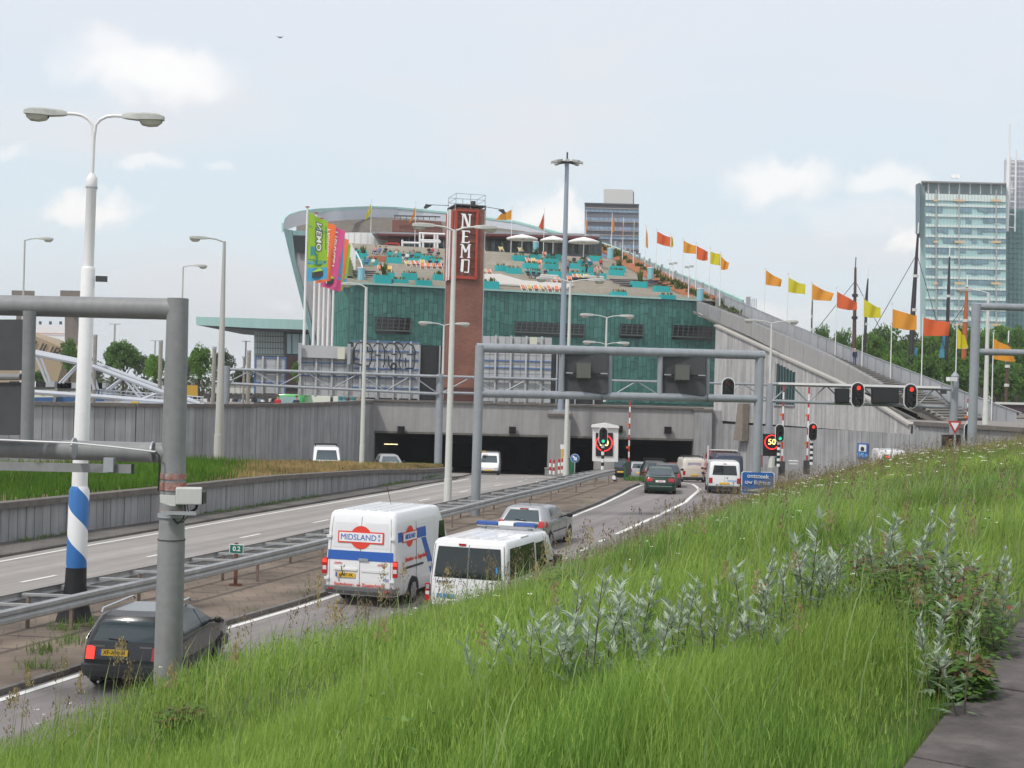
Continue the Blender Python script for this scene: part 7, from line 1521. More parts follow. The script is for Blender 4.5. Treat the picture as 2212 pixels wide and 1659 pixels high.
b=D(756,873,127);b.z=2.6;t=thing('post','rust red square post between the turquoise bins','post',b);MB().box((0,0,1.2),(.5,.3,2.4)).obj('shaft',mat('rust_red',(.22,.06,.04),.8),t);MB().box((0,0,2.5),(.3,.2,.3)).obj('tip',BLACKP,t)
for x,top,lab in((774,'green','in green with an orange cap'),(640,'navy','in navy behind the bollards'),(600,'red','in red left of the green van')):
 p=D(x,873,124 if x>700 else 112);p.z=2.62;person(p,'standing',top,'denim','brown','passer-by '+lab+', seen over the grey wall',0,1.05,'passers-by on the quay')
 #  BACKGROUND: trees, quay, ships, buildings
def leafcloud(name,seed,nclump,nleaf,leaf,m,flat=.85,low=-.75):
 r=np.random.default_rng(seed);C_=[]
 while len(C_)<nclump:
  p=r.uniform(-1,1,3)
  if np.linalg.norm(p)<1 and p[2]>low:C_.append(p*(1-.12*r.random()))
 C_=np.array(C_);C_[:,0]*=1+.15*r.standard_normal();rad=r.uniform(.16,.34,nclump)
 k=r.integers(0,nclump,nclump*nleaf);d=r.standard_normal((len(k),3));d/=np.linalg.norm(d,axis=1)[:,None]
 P=C_[k]*.84+d*(rad[k]*r.uniform(.55,1.05,len(k)))[:,None];P[:,2]=P[:,2]*flat
 n=len(P);a=r.standard_normal((n,3));a/=np.linalg.norm(a,axis=1)[:,None];b=np.cross(a,r.standard_normal((n,3)));b/=np.linalg.norm(b,axis=1)[:,None]
 s=leaf*r.uniform(.6,1.3,n)[:,None];V=np.stack([P-a*s,P+b*s*.6,P+a*s,P-b*s*.6],1).reshape(-1,3)
 me=bpy.data.meshes.new(name);me.vertices.add(4*n);me.vertices.foreach_set('co',V.ravel());me.loops.add(4*n);me.loops.foreach_set('vertex_index',np.arange(4*n,dtype=np.int32));me.polygons.add(n)
 me.polygons.foreach_set('loop_start',np.arange(0,4*n,4,dtype=np.int32));me.update();me.materials.append(m);return me
LF1=leafmat('leaves_fresh',(.12,.26,.035),(.21,.37,.07),.35,.45);LF2=leafmat('leaves_dark',(.09,.20,.04),(.155,.28,.065),.35,.45);LF3=leafmat('leaves_grey',(.07,.10,.045),(.11,.14,.06),.3)
CRN=[leafcloud('crown',40+k,60,75,.062,[LF1,LF2,LF3][k//2])for k in range(6)]
BARK=mat('bark',(.06,.05,.04),.9,var=.2)
def tree(x,yt_,yb_,wd,Y,k,label,group,zb=None):
 base=D(x,yb_,Y);base.z=ZQ if zb is None else zb;top=D(x,yt_,Y).z;Rw=wd/2*K*Y/F;Hh=top-base.z;cr_=min(Hh*.46,max(Rw*1.15,Hh*.36));t=thing('tree',label,'tree',base,random.uniform(0,6),group)
 mb=MB().tube([(0,0,0),(.1,0,Hh*.35),(0,.1,Hh*.7)],[Hh*.028,Hh*.02,Hh*.008],7)
 mb.obj('trunk',BARK,t)
 for i in range(4):a=i*1.6;MB().tube([(0,0,Hh*(.28+.08*i)),(math.cos(a)*Rw*.55,math.sin(a)*Rw*.55,Hh*(.5+.1*i))],[Hh*.012,Hh*.004],5).obj('limb',BARK,t)
 c=bpy.data.objects.new('crown',CRN[k]);COL.objects.link(c);c.parent=t;c.location=(0,0,Hh-cr_*.80);c.scale=(Rw,Rw,cr_);return t
for a in[(147,730,850,50,175,2,'mid green tree before the concrete pillar, behind the white lamp'),(266,731,850,84,170,3,'large round dark green tree left of the near frame post'),(240,742,850,40,230,4,'pale distant tree behind the large round one'),(335,762,850,50,165,0,'smaller fresh green tree left of the near frame post'),(430,744,860,66,160,1,'fresh light green tree right of the near frame post'),(480,756,850,56,190,5,'grey-green tree right of the light green one'),(525,790,850,60,210,4,'low grey-green tree before the dark roofed house'),(83,800,850,40,165,2,'low dark bush at the left, behind the moored boats'),(310,762,850,60,260,4,'faint far tree line left'),(200,775,850,60,260,5,'faint far tree right of the white lamp'),(645,775,862,30,170,0,'yellow-green tree between the grey sign backs'),(395,772,862,60,250,5,'hazy far tree partly hidden by the near frame post')]:
 tree(*a[:6],a[6],'trees along the quay at the left')
tr_=[(1775,696,50,185,3),(1806,720,46,215,5),(1818,705,48,190,3),(1870,712,76,175,0),(1905,695,90,185,3),(1945,735,80,165,2),(1965,720,80,190,5),(2010,715,90,175,1),(2045,688,70,200,3),(2080,700,90,180,2),(2120,712,90,165,3),(2150,695,90,195,0),(2195,700,90,170,3),(2240,690,100,185,2),(2300,705,100,175,0),(1990,760,90,150,3),(2070,770,100,150,2),(2160,775,100,148,3),(1925,765,80,155,1),(2225,780,90,150,2),(1850,762,60,160,3),(2380,700,110,180,3),(1795,745,50,170,2)]
TLB=['leftmost and slim, beside the thin dark mast','low one in the gap left of the red-orange ramp flag','between the fourth ramp flag and the brown post','short one just left of the brown post','pale one behind the walking man','dark one right of the brown post','the wide one between the walking man and the leaning mast','front dark one left of the leaning mast','greyish front one behind the large orange flag','rear one with its top by the leaning mast','front one at the foot of the leaning mast','front one before the glass tower, lower left','fresh green, left under the glass tower','tallest dark one under the glass tower','low front one between the two ship masts','under the right half of the glass tower','dark one beside the right sign frame post','low front one inside the right sign frame','fresh green one behind the right sign frame beam','under the teal tower at the right edge','low front one at the right edge','dark one cut by the picture edge','fresh green, mostly outside the right edge','beyond the right edge']
for i,(x,yt_,wd,Y,k)in enumerate(sorted(tr_)):tree(x,yt_,880,wd,Y,k,'tree behind the stair ramp, '+TLB[i],'trees behind the stair ramp',3.0)
def undergrowth(name,x0,x1,y0,y1,Y,n,m,label,leaf=.35,dY=8):
 r=np.random.default_rng(5);mb=MB()
 for _ in range(n):
  p=D(r.uniform(x0,x1),r.uniform(y0,y1),Y+r.uniform(0,dY));a=Vector(r.standard_normal(3)).normalized()*leaf;b=a.cross(Vector(r.standard_normal(3))).normalized()*leaf*.7;mb.add([p-a,p+b,p+a,p-b],[(0,1,2,3)])
 return tag(mb.obj(name,m,fix=False),label,'undergrowth',kind='stuff')
undergrowth('undergrowth',1800,2500,800,900,200,9000,LF2,'dense dark undergrowth behind the trees beyond the stair ramp')
undergrowth('undergrowth',-200,560,815,858,240,4000,LF3,'hazy low undergrowth at the far left beyond the quay')
#  left: concert hall with cantilever roof
def bld(name,label,cat,x,y,Y):return thing(name,label,cat,D(x,y,Y))
def fb(par,name,x0,y0,x1,y1,Y,m,th=.5,sl=.026):
 d=(x1-x0)*sl;vd=D((x0+x1)/2,850,Y);vd.z=0;vd=vd.normalized()*th;return MB().prism([D(x0,y1,Y),D(x1,y1+d,Y),D(x1,y0+d,Y),D(x0,y0,Y)],vd).obj(name,m,par,origin=par.location)
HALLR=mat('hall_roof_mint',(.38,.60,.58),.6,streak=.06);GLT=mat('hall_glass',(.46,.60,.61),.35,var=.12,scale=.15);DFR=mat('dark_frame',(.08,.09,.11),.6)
hall=bld('concert_hall','pale glass concert hall with a long mint cantilevered roof left of the museum','building',590,860,235)
MB().prism([D(423,684,230),D(665,691,230),D(665,712,230),D(560,709,230),D(424,702,230)],(0,40,0)).obj('roof',HALLR,hall,origin=hall.location)
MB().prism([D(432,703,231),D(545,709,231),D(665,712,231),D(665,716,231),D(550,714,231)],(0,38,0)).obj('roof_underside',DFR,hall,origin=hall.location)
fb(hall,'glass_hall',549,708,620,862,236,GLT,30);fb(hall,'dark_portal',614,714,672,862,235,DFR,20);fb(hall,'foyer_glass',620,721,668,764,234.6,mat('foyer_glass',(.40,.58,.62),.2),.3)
for k in range(11):fb(hall,'curtain_fold',552+k*5.6,711,554.4+k*5.6,765,235.6,mat('curtain_pale',(.70,.78,.77),.6),.2)
for k in range(5):fb(hall,'floor_line',549,712+k*13,614,713+k*13,235.4,DFR,.1)
for x in(629,646):fb(hall,'mullion',x,721,x+1.3,764,234.3,DFR,.2)
h_=bld('house','old house with a steep dark brown tiled roof before the concert hall','house',560,870,180)
MB().prism([D(546,830,180),D(552,768,180),D(700,772,180),D(705,834,180)],(0,9,0)).obj('roof',mat('tiles_dark_brown',(.055,.03,.03),.8,var=.3,scale=1.2),h_,origin=h_.location);fb(h_,'wall',548,828,700,872,180.5,mat('house_wall',(.08,.06,.055),.8),8)
sh=bld('shed','long low cream panelled barge superstructure behind the grey wall','shed',500,862,140)
for k in range(9):fb(sh,'panel',463+k*11.3,830,473.3+k*11.3,849,140,mat('cream_panel',(.62,.61,.55),.6),2)
fb(sh,'roof',460,826,568,829.5,139.8,DARKG,3);fb(sh,'hull',440,850,700,866,139.6,mat('barge_dark',(.06,.055,.055),.7,var=.4,scale=.8),4)
for i in range(34):
 x=440+i*8.2+random.uniform(-2,2);m=[WHITEP,DARKG,OFFWH,BLACKP,mat('clutter_blue',(.12,.2,.3),.6)][i%5];hgt=random.uniform(4,12)
 o=MB().prism([D(x,868,137),D(x+random.uniform(3,9),868,137),D(x+random.uniform(3,8),868-hgt,137),D(x,868-hgt*.9,137)],(0,.6,0)).obj('deck_gear',m,sh,origin=sh.location)
w_=bld('warehouse','white flat industrial building at the far left between two concrete pillars','building',110,850,330);fb(w_,'wall',20,700,146,850,330,WHITEP,40);fb(w_,'red_line',20,717.5,146,718.5,329.7,REDP,.1)
for k in range(5):fb(w_,'roof_box',40+k*22,694,46+k*22,700,331,DARKG,3)
CPIL=mat('pillar_brown_concrete',(.20,.17,.15),.9,var=.12,scale=.3)
for x0,lab in((25,'left'),(130,'right')):
 p=bld('pillar',lab+' brown concrete harbour pillar with a wide square cap at the far left','pillar',x0+22,860,260);fb(p,'shaft',x0+10,640,x0+40,862,260,CPIL,6);fb(p,'cap',x0,627,x0+50,642,257,CPIL,10)
sp=bld('ship','tan ship bow with dark capital letters rising at the far left','ship',90,850,200)
MB().prism([D(-60,690,200),D(78,727,200),D(140,752,200),D(134,790,200),D(122,830,200),D(-60,845,200)],(0,10,0)).obj('hull',mat('tan_hull',(.36,.28,.18),.7,var=.08),sp,origin=sp.location)
a_=D(60,742,199.8);b_=D(135,765,199.8);text('MUUR C',2.1,INK,sp,frame(D(103,757,199.8)-sp.location,b_-a_,(.1,0,1)),align='CENTER',shear=.15)
for x0,x1,y0,y1,Y,m,lab in((30,118,839,861,128,'cream','cream hulled boat with two portholes moored at the far left'),(112,165,842,860,129,'white','white hulled boat right of the cream one'),(185,229,842,859,130,'pale blue','pale blue hulled boat right of the white lamp')):
 c={'cream':(.66,.64,.50),'white':(.7,.7,.66),'pale blue':(.36,.46,.58)}[m];b=bld('boat',lab,'boat',(x0+x1)/2,y1,Y)
 MB().prism([D(x0,y1+8,Y),D(x1-5,y1+8,Y),D(x1,y0,Y),D(x0,y0+2,Y)],(0,3.5,0)).obj('hull',mat('hull_'+m.replace(' ','_'),c,.5),b,origin=b.location)
 MB().prism([D(x0,y1+8,Y-.1),D(x1-5,y1+8,Y-.1),D(x1-3,y1-3,Y-.1),D(x0,y1-2,Y-.1)],(0,.1,0)).obj('blue_band',mat('hull_blue',(.03,.10,.25),.5),b,origin=b.location)
 MB().beam(D(x0,y0,Y),D(x1,y0-1,Y),.2,.2).obj('gunwale',DARKG,b,origin=b.location)
 for k in range(5):q=D(lerp(x0+4,x1-8,k/4),y0-5,Y+1);MB().box(q,(.9,.8,.9)).obj('deck_gear',[DARKG,REDP,WHITEP,BLACKP,STEEL][k],b,origin=b.location)
 for k in range(2):MB().disc(D(lerp(x0,x1,.4+k*.3),y0+9,Y-.05),.22,(0,-1,0),10,th=.03).obj('porthole',BLACKP,b,origin=b.location)
fbg=bld('footbridge','pale blue-grey tubular lattice footbridge sloping down behind the grey wall','bridge',240,868,115);TUBE=mat('bridge_tube',(.48,.51,.56),.4)
def ft(pts,r=.20,n=8,nm='tube'):return MB().tube([D(*p)for p in pts],r,n).obj(nm,TUBE,fbg,origin=fbg.location,smooth=True)
for dy,Y in((0,115),(-8,119)):
 ft([(30,748+dy,Y),(76,765+dy*.6,Y),(166,783+dy*.6,Y),(207,794+dy,Y),(266,816+dy,Y),(347,846+dy,Y),(432,873,Y)],.20)
 for a,b in(((76,765),(100,825)),((170,785),(128,828)),((188,790),(204,842)),((266,816),(230,842)),((266,816),(304,862)),((347,846),(305,863)),((347,848),(372,872))):ft([(a[0]+(8 if dy else 0),a[1]+dy*.6,Y),(b[0]+(8 if dy else 0),b[1],Y)],.10,6,'brace')
ft([(60,846,115),(230,858,115),(347,868,115),(440,876,115)],.2);
for y in(842,849):ft([(215,y,116),(440,y+16,116)],.05,5,'rail')
for k in range(20):x=218+k*11;ft([(x,842+(x-215)*.071,116),(x-2,856+(x-215)*.071,116)],.05,5,'baluster')
MB().prism([D(258,876,114),D(350,879,114),D(350,872,114),D(258,866,114)],(0,3,0)).obj('pontoon',TUBE,fbg,origin=fbg.location);MB().prism([D(281,877,113.8),D(300,877,113.8),D(298,868,113.8),D(284,867,113.8)],(0,.4,0)).obj('float',mat('float_yellow',(.65,.42,.02),.5),fbg,origin=fbg.location)
yb_=bld('digger','yellow construction machine under the fresh green tree at the left','machine',416,862,150);fb(yb_,'cab',404,832,427,856,150,mat('machine_yellow',(.50,.30,.03),.6),2);fb(yb_,'tracks',404,856,430,864,150,BLACKP,2)
for x,y,Y,lab in((205,728,118,'tall square mooring post right of the white lamp'),(347,740,118,'tall mooring post just left of the near frame post'),(463,754,118,'tall mooring post left of the long grey street lamp'),(538,762,118,'tall mooring post before the dark roofed house'),(528,775,119,'thin pole beside the mooring post at the dark house'),(701,758,119,'thin pale pole between the grey sign backs')):
 b=bld('mooring_post',lab,'post',x-3,872,Y);zt=D(x,y,Y).z-b.location.z;MB().tube([(0,0,-1),(0,0,zt)],.17 if Y<119 else .1,8).obj('shaft',mat('post_grey_wood',(.30,.28,.25),.8,var=.2,streak=.2),b);MB().tube([(0,0,zt),(0,0,zt+.2)],.19,8).obj('cap',STEEL,b)
 #  right: masts behind the ramp
BRW=mat('mast_brown',(.10,.055,.04),.7,var=.2);BLK=mat('mast_black',(.03,.028,.032),.6);ORW=mat('mast_orange',(.40,.11,.03),.6)
for pts,r,m,lab in(([(1845,762,160),(1848,578,160)],.30,BRW,'thick straight brown post rising behind the man on the stair'),([(1867,765,165),(1872,640,165),(1875,602,165)],.17,BLK,'dark ship mast just right of the brown post'),([(1964,810,150),(1973,660,150),(1983,505,150)],.27,BLK,'leaning thick black ship mast left of the glass tower'),([(2043,835,155),(2048,660,155),(2051,555,155)],.20,BLK,'dark ship mast in front of the glass tower'),([(2077,850,150),(2085,700,150),(2089,620,150)],.28,ORW,'orange-brown ship mast with black top right of the yellow flag'),([(1752,735,165),(1755,648,165)],.15,BLK,'thin dark mast behind the third ramp flag'),([(2172,880,140),(2178,740,140)],.22,BRW,'brown mast at the far right under the last orange flag')):
 b=D(*pts[0]);t=thing('ship_mast',lab,'mast',b,group='ship masts behind the ramp');P=[D(*p)-b for p in pts];P[0].z-=3
 MB().tube(P,[r]*(len(P)-1)+[r*.45],8).obj('spar',m,t,smooth=True);MB().tube([P[-1]-Vector((0,0,.1)),P[-1]+Vector((.03,0,1.2))],.06,5).obj('pennant_staff',WHITEP if r<.3 else BLK,t)
 for z in(.55,.75):q=P[0].lerp(P[-1],z);MB().tube([q-Vector((0,0,.15)),q+Vector((0,0,.15))],r*1.15,8).obj('band',OFFWH if r<.3 else BLK,t)
 if r>.25:
  for dx in(-7,5):MB().tube([P[-1].lerp(P[0],.12),(P[0].x+dx,P[0].y,P[0].z+2)],.035,4).obj('rigging',BLK,t)
for x,y,lab in((1980,798,'left'),(2040,773,'middle'),(2180,800,'right')):
 b=D(x,y,152);t=thing('tarpaulin',lab+' blue cloth hanging among the ship masts','cloth',b);MB().grid([[(-.6*u,.1*math.sin(v*5),v*2.4)for u in(0,.5,1-v*.8/1.2)]for v in(0,.4,.8,1.0)]).obj('cloth',mat('tarp_blue',(.06,.25,.38),.7),t)
 #  office block behind the roof
ob=bld('office_block','dark banded office block with a pale penthouse behind the museum roof','office block',1320,560,420)
MB().prism([D(1263,900,420),D(1380,903,420),D(1380,441.5,420),D(1263,438.5,420)],D(1322,850,28)-Vector((0,0,5.5))).obj('wall',mat('office_dark',(.15,.155,.18),.6,var=.05,scale=.05),ob,origin=ob.location)
for k in range(9):
 y=450+k*19.3;fb(ob,'window_band',1264,y,1379.5,y+7.0,419.6,mat('office_glass',(.24,.34,.46),.25,var=.2,scale=.2),.3);fb(ob,'sill_band',1264,y-2.4 if k%3==0 else y+7.5,1379.5,y-.6 if k%3==0 else y+9,419.3,mat('office_band',(.36,.32,.29),.7),.3)
 for j in range(24):fb(ob,'mullion',1265+j*4.95,y,1265.6+j*4.95,y+7,419.4,mat('office_dark2',(.12,.13,.16),.6),.1,.0)if j%2==0 else None
fb(ob,'penthouse',1304,408,1367.5,440,424,mat('penthouse_pale',(.60,.60,.57),.7),16);fb(ob,'parapet',1262.5,437.5,1380.5,440.5,419,mat('office_edge',(.08,.08,.10),.6),1);fb(ob,'fin',1367.5,414,1369.5,441,424,DARKG,8)
#  glass tower on the right; distance haze is put into its pale colours
gt=bld('glass_tower','tall pale turquoise glass office tower with white floor bands at the right','tower',2085,700,500)
zr_=lambda x,y:(1908+.2821*x,252+.2821*y)
GTB=mat('tower_glass_hazed',(.46,.68,.68),.2,var=.10,scale=.06,spec=.6)
def gb(name,x0,y0,x1,y1,Y,m,th=.4,sl=None):
 X0,Y0_=zr_(x0,y0);X1,Y1_=zr_(x1,y1);return fb(gt,name,X0,Y0_,X1,Y1_,Y,m,th,.026 if sl is None else sl)
gb('glass_front',322,588,938,1900,500,GTB,22);gb('side_front',282,520,322,1900,503,mat('tower_side',(.40,.52,.53),.3),20)
MB().prism([D(*zr_(247,520),498),D(*zr_(247,895),498),D(*zr_(280,880),500),D(*zr_(282,505),500)],(8,20,0)).obj('hung_box',mat('tower_box',(.30,.40,.46),.3),gt,origin=gt.location)
gb('attic_glass',330,515,938,590,503,mat('tower_attic',(.30,.40,.42),.3),18);gb('roof_slab',290,490,945,500,498,mat('tower_roof',(.30,.29,.28),.7),24)
WB2=mat('tower_white_band',(.78,.88,.84),.5);DG2=mat('tower_dark_glass',(.20,.33,.40),.12,var=.3,scale=.12);OR2=mat('tower_orange',(.72,.50,.28),.5);GRL=mat('tower_mullion',(.20,.30,.32),.5)
for k in range(9):gb('attic_column',342+k*80,502,348+k*80,590,499.5,WHITEP,.6)
rs=random.Random(3)
for k in range(17):
 y=588+k*79.2;gb('floor_band',322,y+(40 if k==0 else 38)-40,938,y+16 if k else y+50,499.5,WB2,.4)
 for j in range(14):
  if rs.random()<.62:gb('glass_pane',324+j*44,y+20,324+j*44+42,y+20+rs.uniform(34,50),499.7,DG2,.25)
for k in range(27):gb('mullion',322+k*23.7,588,323.4+k*23.7,1900,499.3,GRL,.2,0)
for x in(400,575,860):gb('lift_rail',x,560,x+10,1900,499.1,mat('tower_rail_red',(.42,.44,.43),.6),.3)
for k in(0,1,2,3):
 for x in(385,545,825):gb('orange_panel',x,632+k*318,x+(34 if x<400 else 78),648+k*318,498.9,OR2,.2)
for x,y in((535,458),(568,458)):MB().disc(D(*zr_(x,y),505),.9,(0,-1,.3),12,th=.3).obj('dish',WHITEP,gt,origin=gt.location)
g2=bld('glass_tower','dark teal glass tower with a grey lattice top and white mast, at the right edge','tower',2195,700,510)
X0,Y0_=zr_(935,715);fb(g2,'glass_front',X0,Y0_-2,2330,900,510,mat('teal_tower_glass',(.13,.28,.28),.2,var=.1,scale=.05),26)
X0,Y0_=zr_(925,330);fb(g2,'lattice_top',X0,Y0_,2330,455,512,mat('lattice_grey',(.50,.50,.56),.6,var=.1,scale=.1),24)
for k in range(12):fb(g2,'mullion',2180+k*9,455,2181+k*9,900,509.6,mat('teal_mullion',(.07,.16,.17),.5),.2,0)
for k in range(24):fb(g2,'floor_line',2176,458+k*11,2330,459+k*11,509.5,mat('teal_mullion',(.07,.16,.17),.5),.2)
for k in range(10):fb(g2,'lattice_bar',2171,347+k*11,2330,348.4+k*11,511.4,mat('lattice_light',(.70,.68,.72),.5),.2);fb(g2,'lattice_bar',2172+k*10,340,2173+k*10,455,511.3,mat('lattice_light',(.7,.68,.72),.5),.2,0)
for(xa,ya,xb,yb2,r)in((2174,500,2179.5,340,.8),(2179.5,340,2181,268,.35),(2192,500,2195,325,.35)):MB().tube([D(xa,ya,506),D(xb,yb2,506)],r,6).obj('roof_mast',WHITEP,g2,origin=g2.location)
for k in range(6):MB().beam(D(2175+k*.7,490-k*28,506),D(2193+k*.4,492-k*28,506),.4,.4).obj('mast_strut',WHITEP,g2,origin=g2.location)
b=bld('shed','dark low roof at the far right edge beyond the railing','shed',2190,890,135);fb(b,'roof',2160,872,2300,892,135,mat('shed_dark',(.07,.04,.05),.7),6);fb(b,'ridge',2150,868,2300,873,134.8,OFFWH,1)
b=D(604,81,60);t=thing('bird','small dark bird gliding high in the left half of the sky','bird',b);MB().prism([(-.35,0,.10),(-.1,0,.02),(0,0,-.05),(.12,0,0),(.36,0,.09),(.1,0,.06),(-.1,0,.07)],(0,.14,0)).obj('wings',DARKG,t);t.scale=(.42,.42,.5);MB().tube([(0,-.15,0),(0,0,0),(0,.25,.01)],[.02,.05,.02],6).obj('body',DARKG,t)
#  GRASS AND WEEDS (numpy-built blades)
def blades_mesh(name,P,H_,Wd,lean,az,m,segs=2,bend=.6,kind='stuff',label=None,cat='grass'):
 n=len(P);d=np.stack([np.cos(az),np.sin(az),np.zeros(n)],1);s=np.stack([-np.sin(az),np.cos(az),np.zeros(n)],1)
 tw=rng.uniform(-1.2,1.2,n);s2=s*np.cos(tw)[:,None]+d*np.sin(tw)[:,None]
 V=[];lv=segs+1
 for i in range(segs):
  t=i/segs;c=P+d*(lean*t**2)[:,None]+np.array([0,0,1.])*(H_*(t-bend*.25*t**3))[:,None];w_=(Wd*(1-.35*t))[:,None];V+=[c-s2*w_,c+s2*w_]
 V.append(P+d*lean[:,None]+np.array([0,0,1.])*(H_*(1-bend*.25))[:,None])
 k=2*segs+1;V=np.stack(V,1).reshape(-1,3);base=np.arange(n)[:,None]*k;F_=[];st=[]
 quads=[np.concatenate([base+2*i,base+2*i+1,base+2*i+3,base+2*i+2],1)for i in range(segs-1)];tri=np.concatenate([base+2*segs-2,base+2*segs-1,base+2*segs],1)
 loops=np.concatenate([q.ravel()for q in quads]+[tri.ravel()]).astype(np.int32);nq=n*(segs-1)
 starts=np.concatenate([np.arange(nq)*4,nq*4+np.arange(n)*3]).astype(np.int32)
 me=bpy.data.meshes.new(name);me.vertices.add(len(V));me.vertices.foreach_set('co',V.astype(np.float32).ravel());me.loops.add(len(loops));me.loops.foreach_set('vertex_index',loops);me.polygons.add(len(starts));me.polygons.foreach_set('loop_start',starts);me.update();me.materials.append(m)
 o=bpy.data.objects.new(name,me);COL.objects.link(o);return tag(o,label,cat,kind=kind)
def vhill(x,Y):return np.array([hill(a,b)for a,b in zip(x,Y)])
def scatter(n,y0,y1,xf=None,side=.40,pad=1.2):
 X=[];Ys=[]
 while len(X)<n:
  Y=y0+(y1-y0)*math.sqrt(rng.random())if y0<12 else y0+(y1-y0)*rng.random();a=max(foot(Y)+.1,-side*Y-pad);b=min(pavx(Y)-.02,side*Y+pad)
  if b>a:
   if rng.random()>(b-a)/(side*2*y1+2*pad):continue
   X.append(a+(b-a)*rng.random());Ys.append(Y)
 return np.array(X),np.array(Ys)
GM1=leafmat('grass_bright',(.225,.365,.056),(.36,.49,.12),.30,.45);GM2=leafmat('grass_mid',(.120,.245,.040),(.21,.34,.07),.34,.42);GM3=leafmat('grass_straw',(.28,.25,.10),(.20,.20,.06),.2,.3)
def patch(x,Y):return .5*np.sin(x*5.1+Y*3.3)*np.sin(Y*4.2-x*1.9)+np.sin(x*.8+np.sin(Y*.5)*1.7)*np.cos(Y*.45+x*.3)+.5*np.sin(x*2.3-Y*1.1)
def sow(n,y0,y1,hm,wd,segs,leanf=.35):
 x,Y=scatter(n,y0,y1);pt=patch(x,Y)+rng.normal(0,.45,n);z=vhill(x,Y)-.04
 edge=np.clip((pavx(Y)-x)/.6,.35,1);Hh=hm*rng.uniform(.55,1.15,n)*(1+.25*np.sin(x*1.9+Y)+.20*np.sin(x*4.7-Y*3.1))*edge
 P=np.stack([x,Y,z],1);lean=Hh*rng.uniform(.05,leanf*1.6,n);az=rng.normal(.5,1.5,n)
 for m,sel,nm in((GM1,pt>-.1,'bright yellow-green'),(GM2,pt<=-.1,'deeper green')):
  if sel.sum():blades_mesh('grass',P[sel],Hh[sel],np.full(sel.sum(),wd)*rng.uniform(.7,1.3,sel.sum()),lean[sel],az[sel],m,segs,label=f'{nm} long grass covering the embankment, {"near" if y0 < 10 else ("middle" if y0 < 24 else "far")} band')
sow(80000,2.2,9,.38,.0019,3,.22);sow(95000,9,24,.46,.0045,3,.3);sow(60000,24,50,.40,.010,2);sow(50000,44,82,.30,.014,2)
x,Y=scatter(2600,2.5,26);z=vhill(x,Y);n=len(x);blades_mesh('grass',np.stack([x,Y,z],1),rng.uniform(.5,.85,n),.0022+Y*.00022,rng.uniform(.03,.35,n),rng.normal(.4,1.2,n),leafmat('grass_pale',(.24,.33,.13),(.30,.40,.16),.2,.4),3,label='tall pale single grass blades rising out of the bank')
x,Y=scatter(9000,2.5,70);z=vhill(x,Y);n=len(x);blades_mesh('dry_grass',np.stack([x,Y,z],1),rng.uniform(.3,.6,n),.002+Y*.0002,rng.uniform(.03,.4,n),rng.normal(.4,1.5,n),GM3,3,label='scattered straw-coloured dry blades in the bank')
x,Y=scatter(60000,2.2,14);z=vhill(x,Y);P=np.stack([x,Y,z+rng.uniform(.08,.36,len(x))],1);blades_mesh('sprigs',P,rng.uniform(.03,.08,len(x)),np.full(len(x),.0019),rng.uniform(.005,.04,len(x)),rng.uniform(0,6.28,len(x)),GM1,2,label='fine feathery green sprigs among the near grass')
def stalks(name,n,y0,y1,h0,h1,m,pm,k,pl,w_,label,xs=None):
 x,Y=scatter(n,y0,y1)if xs is None else xs;n=len(x);z=vhill(x,Y);Hh=rng.uniform(h0,h1,n);az=rng.uniform(-.8,2.0,n);lean=Hh*rng.uniform(.02,.30,n);P=np.stack([x,Y,z],1)
 blades_mesh(name+'_stalk',P,Hh,np.full(n,w_),lean,az,m,3,bend=.2,label=label+', their stalks')
 tip=P+np.stack([np.cos(az),np.sin(az),np.zeros(n)],1)*lean[:,None]*.9+np.array([0,0,1.])*(Hh*.95)[:,None]
 idx=np.repeat(np.arange(n),k);t=rng.uniform(0,1,len(idx));sp_=pl*.35*(1-t*.7)
 Q=tip[idx]-np.array([0,0,1.])*((1-t)*pl)[:,None]+rng.normal(0,1,(len(idx),3))*sp_[:,None]*np.array([.5,.5,.2])
 blades_mesh(name,Q,rng.uniform(.012,.030,len(idx))*(pl/.14),np.full(len(idx),.0045)*pl/.14,rng.uniform(0,.015,len(idx)),rng.uniform(0,6.28,len(idx)),pm,2,label=label,cat='grass')
SEED=leafmat('seed_head_brown',(.17,.12,.08),(.27,.21,.14),.2,.2);SEEDY=leafmat('seed_head_straw',(.42,.33,.18),(.34,.27,.13),.2,.3)
stalks('seed_heads',1700,12,60,.65,1.0,GM3,SEED,16,.20,.004,'loose brownish seed heads standing above the grass')
ys=rng.uniform(11,46,1300);xs=np.array([foot(a)+abs(rng.normal(0,1.1))+.1 for a in ys]);stalks('seed_heads',0,0,0,.6,1.05,GM3,SEED,16,.19,.004,'dense brownish seed heads along the foot of the embankment',(xs,ys))
stalks('seed_spikes',45,3.5,11,.62,.95,GM3,SEEDY,60,.13,.0022,'golden plump seed spikes in the near grass')
x,Y=scatter(420,3,40);idx=np.repeat(np.arange(len(x)),26);xx=x[idx]+rng.normal(0,.12,len(idx));yy=Y[idx]+rng.normal(0,.12,len(idx));zz=vhill(xx,yy)+rng.uniform(.10,.46,len(idx))
blades_mesh('leafy_weeds',np.stack([xx,yy,zz],1),rng.uniform(-.01,.03,len(idx)),rng.uniform(.008,.018,len(idx)),rng.uniform(.03,.08,len(idx)),rng.uniform(0,6.28,len(idx)),leafmat('weed_leaf',(.07,.17,.04),(.20,.32,.10),.3,.35),2,label='low broad-leaved weeds mixed through the embankment grass',cat='weeds')
WFL=mat('petal_white',(.80,.80,.74),.7)
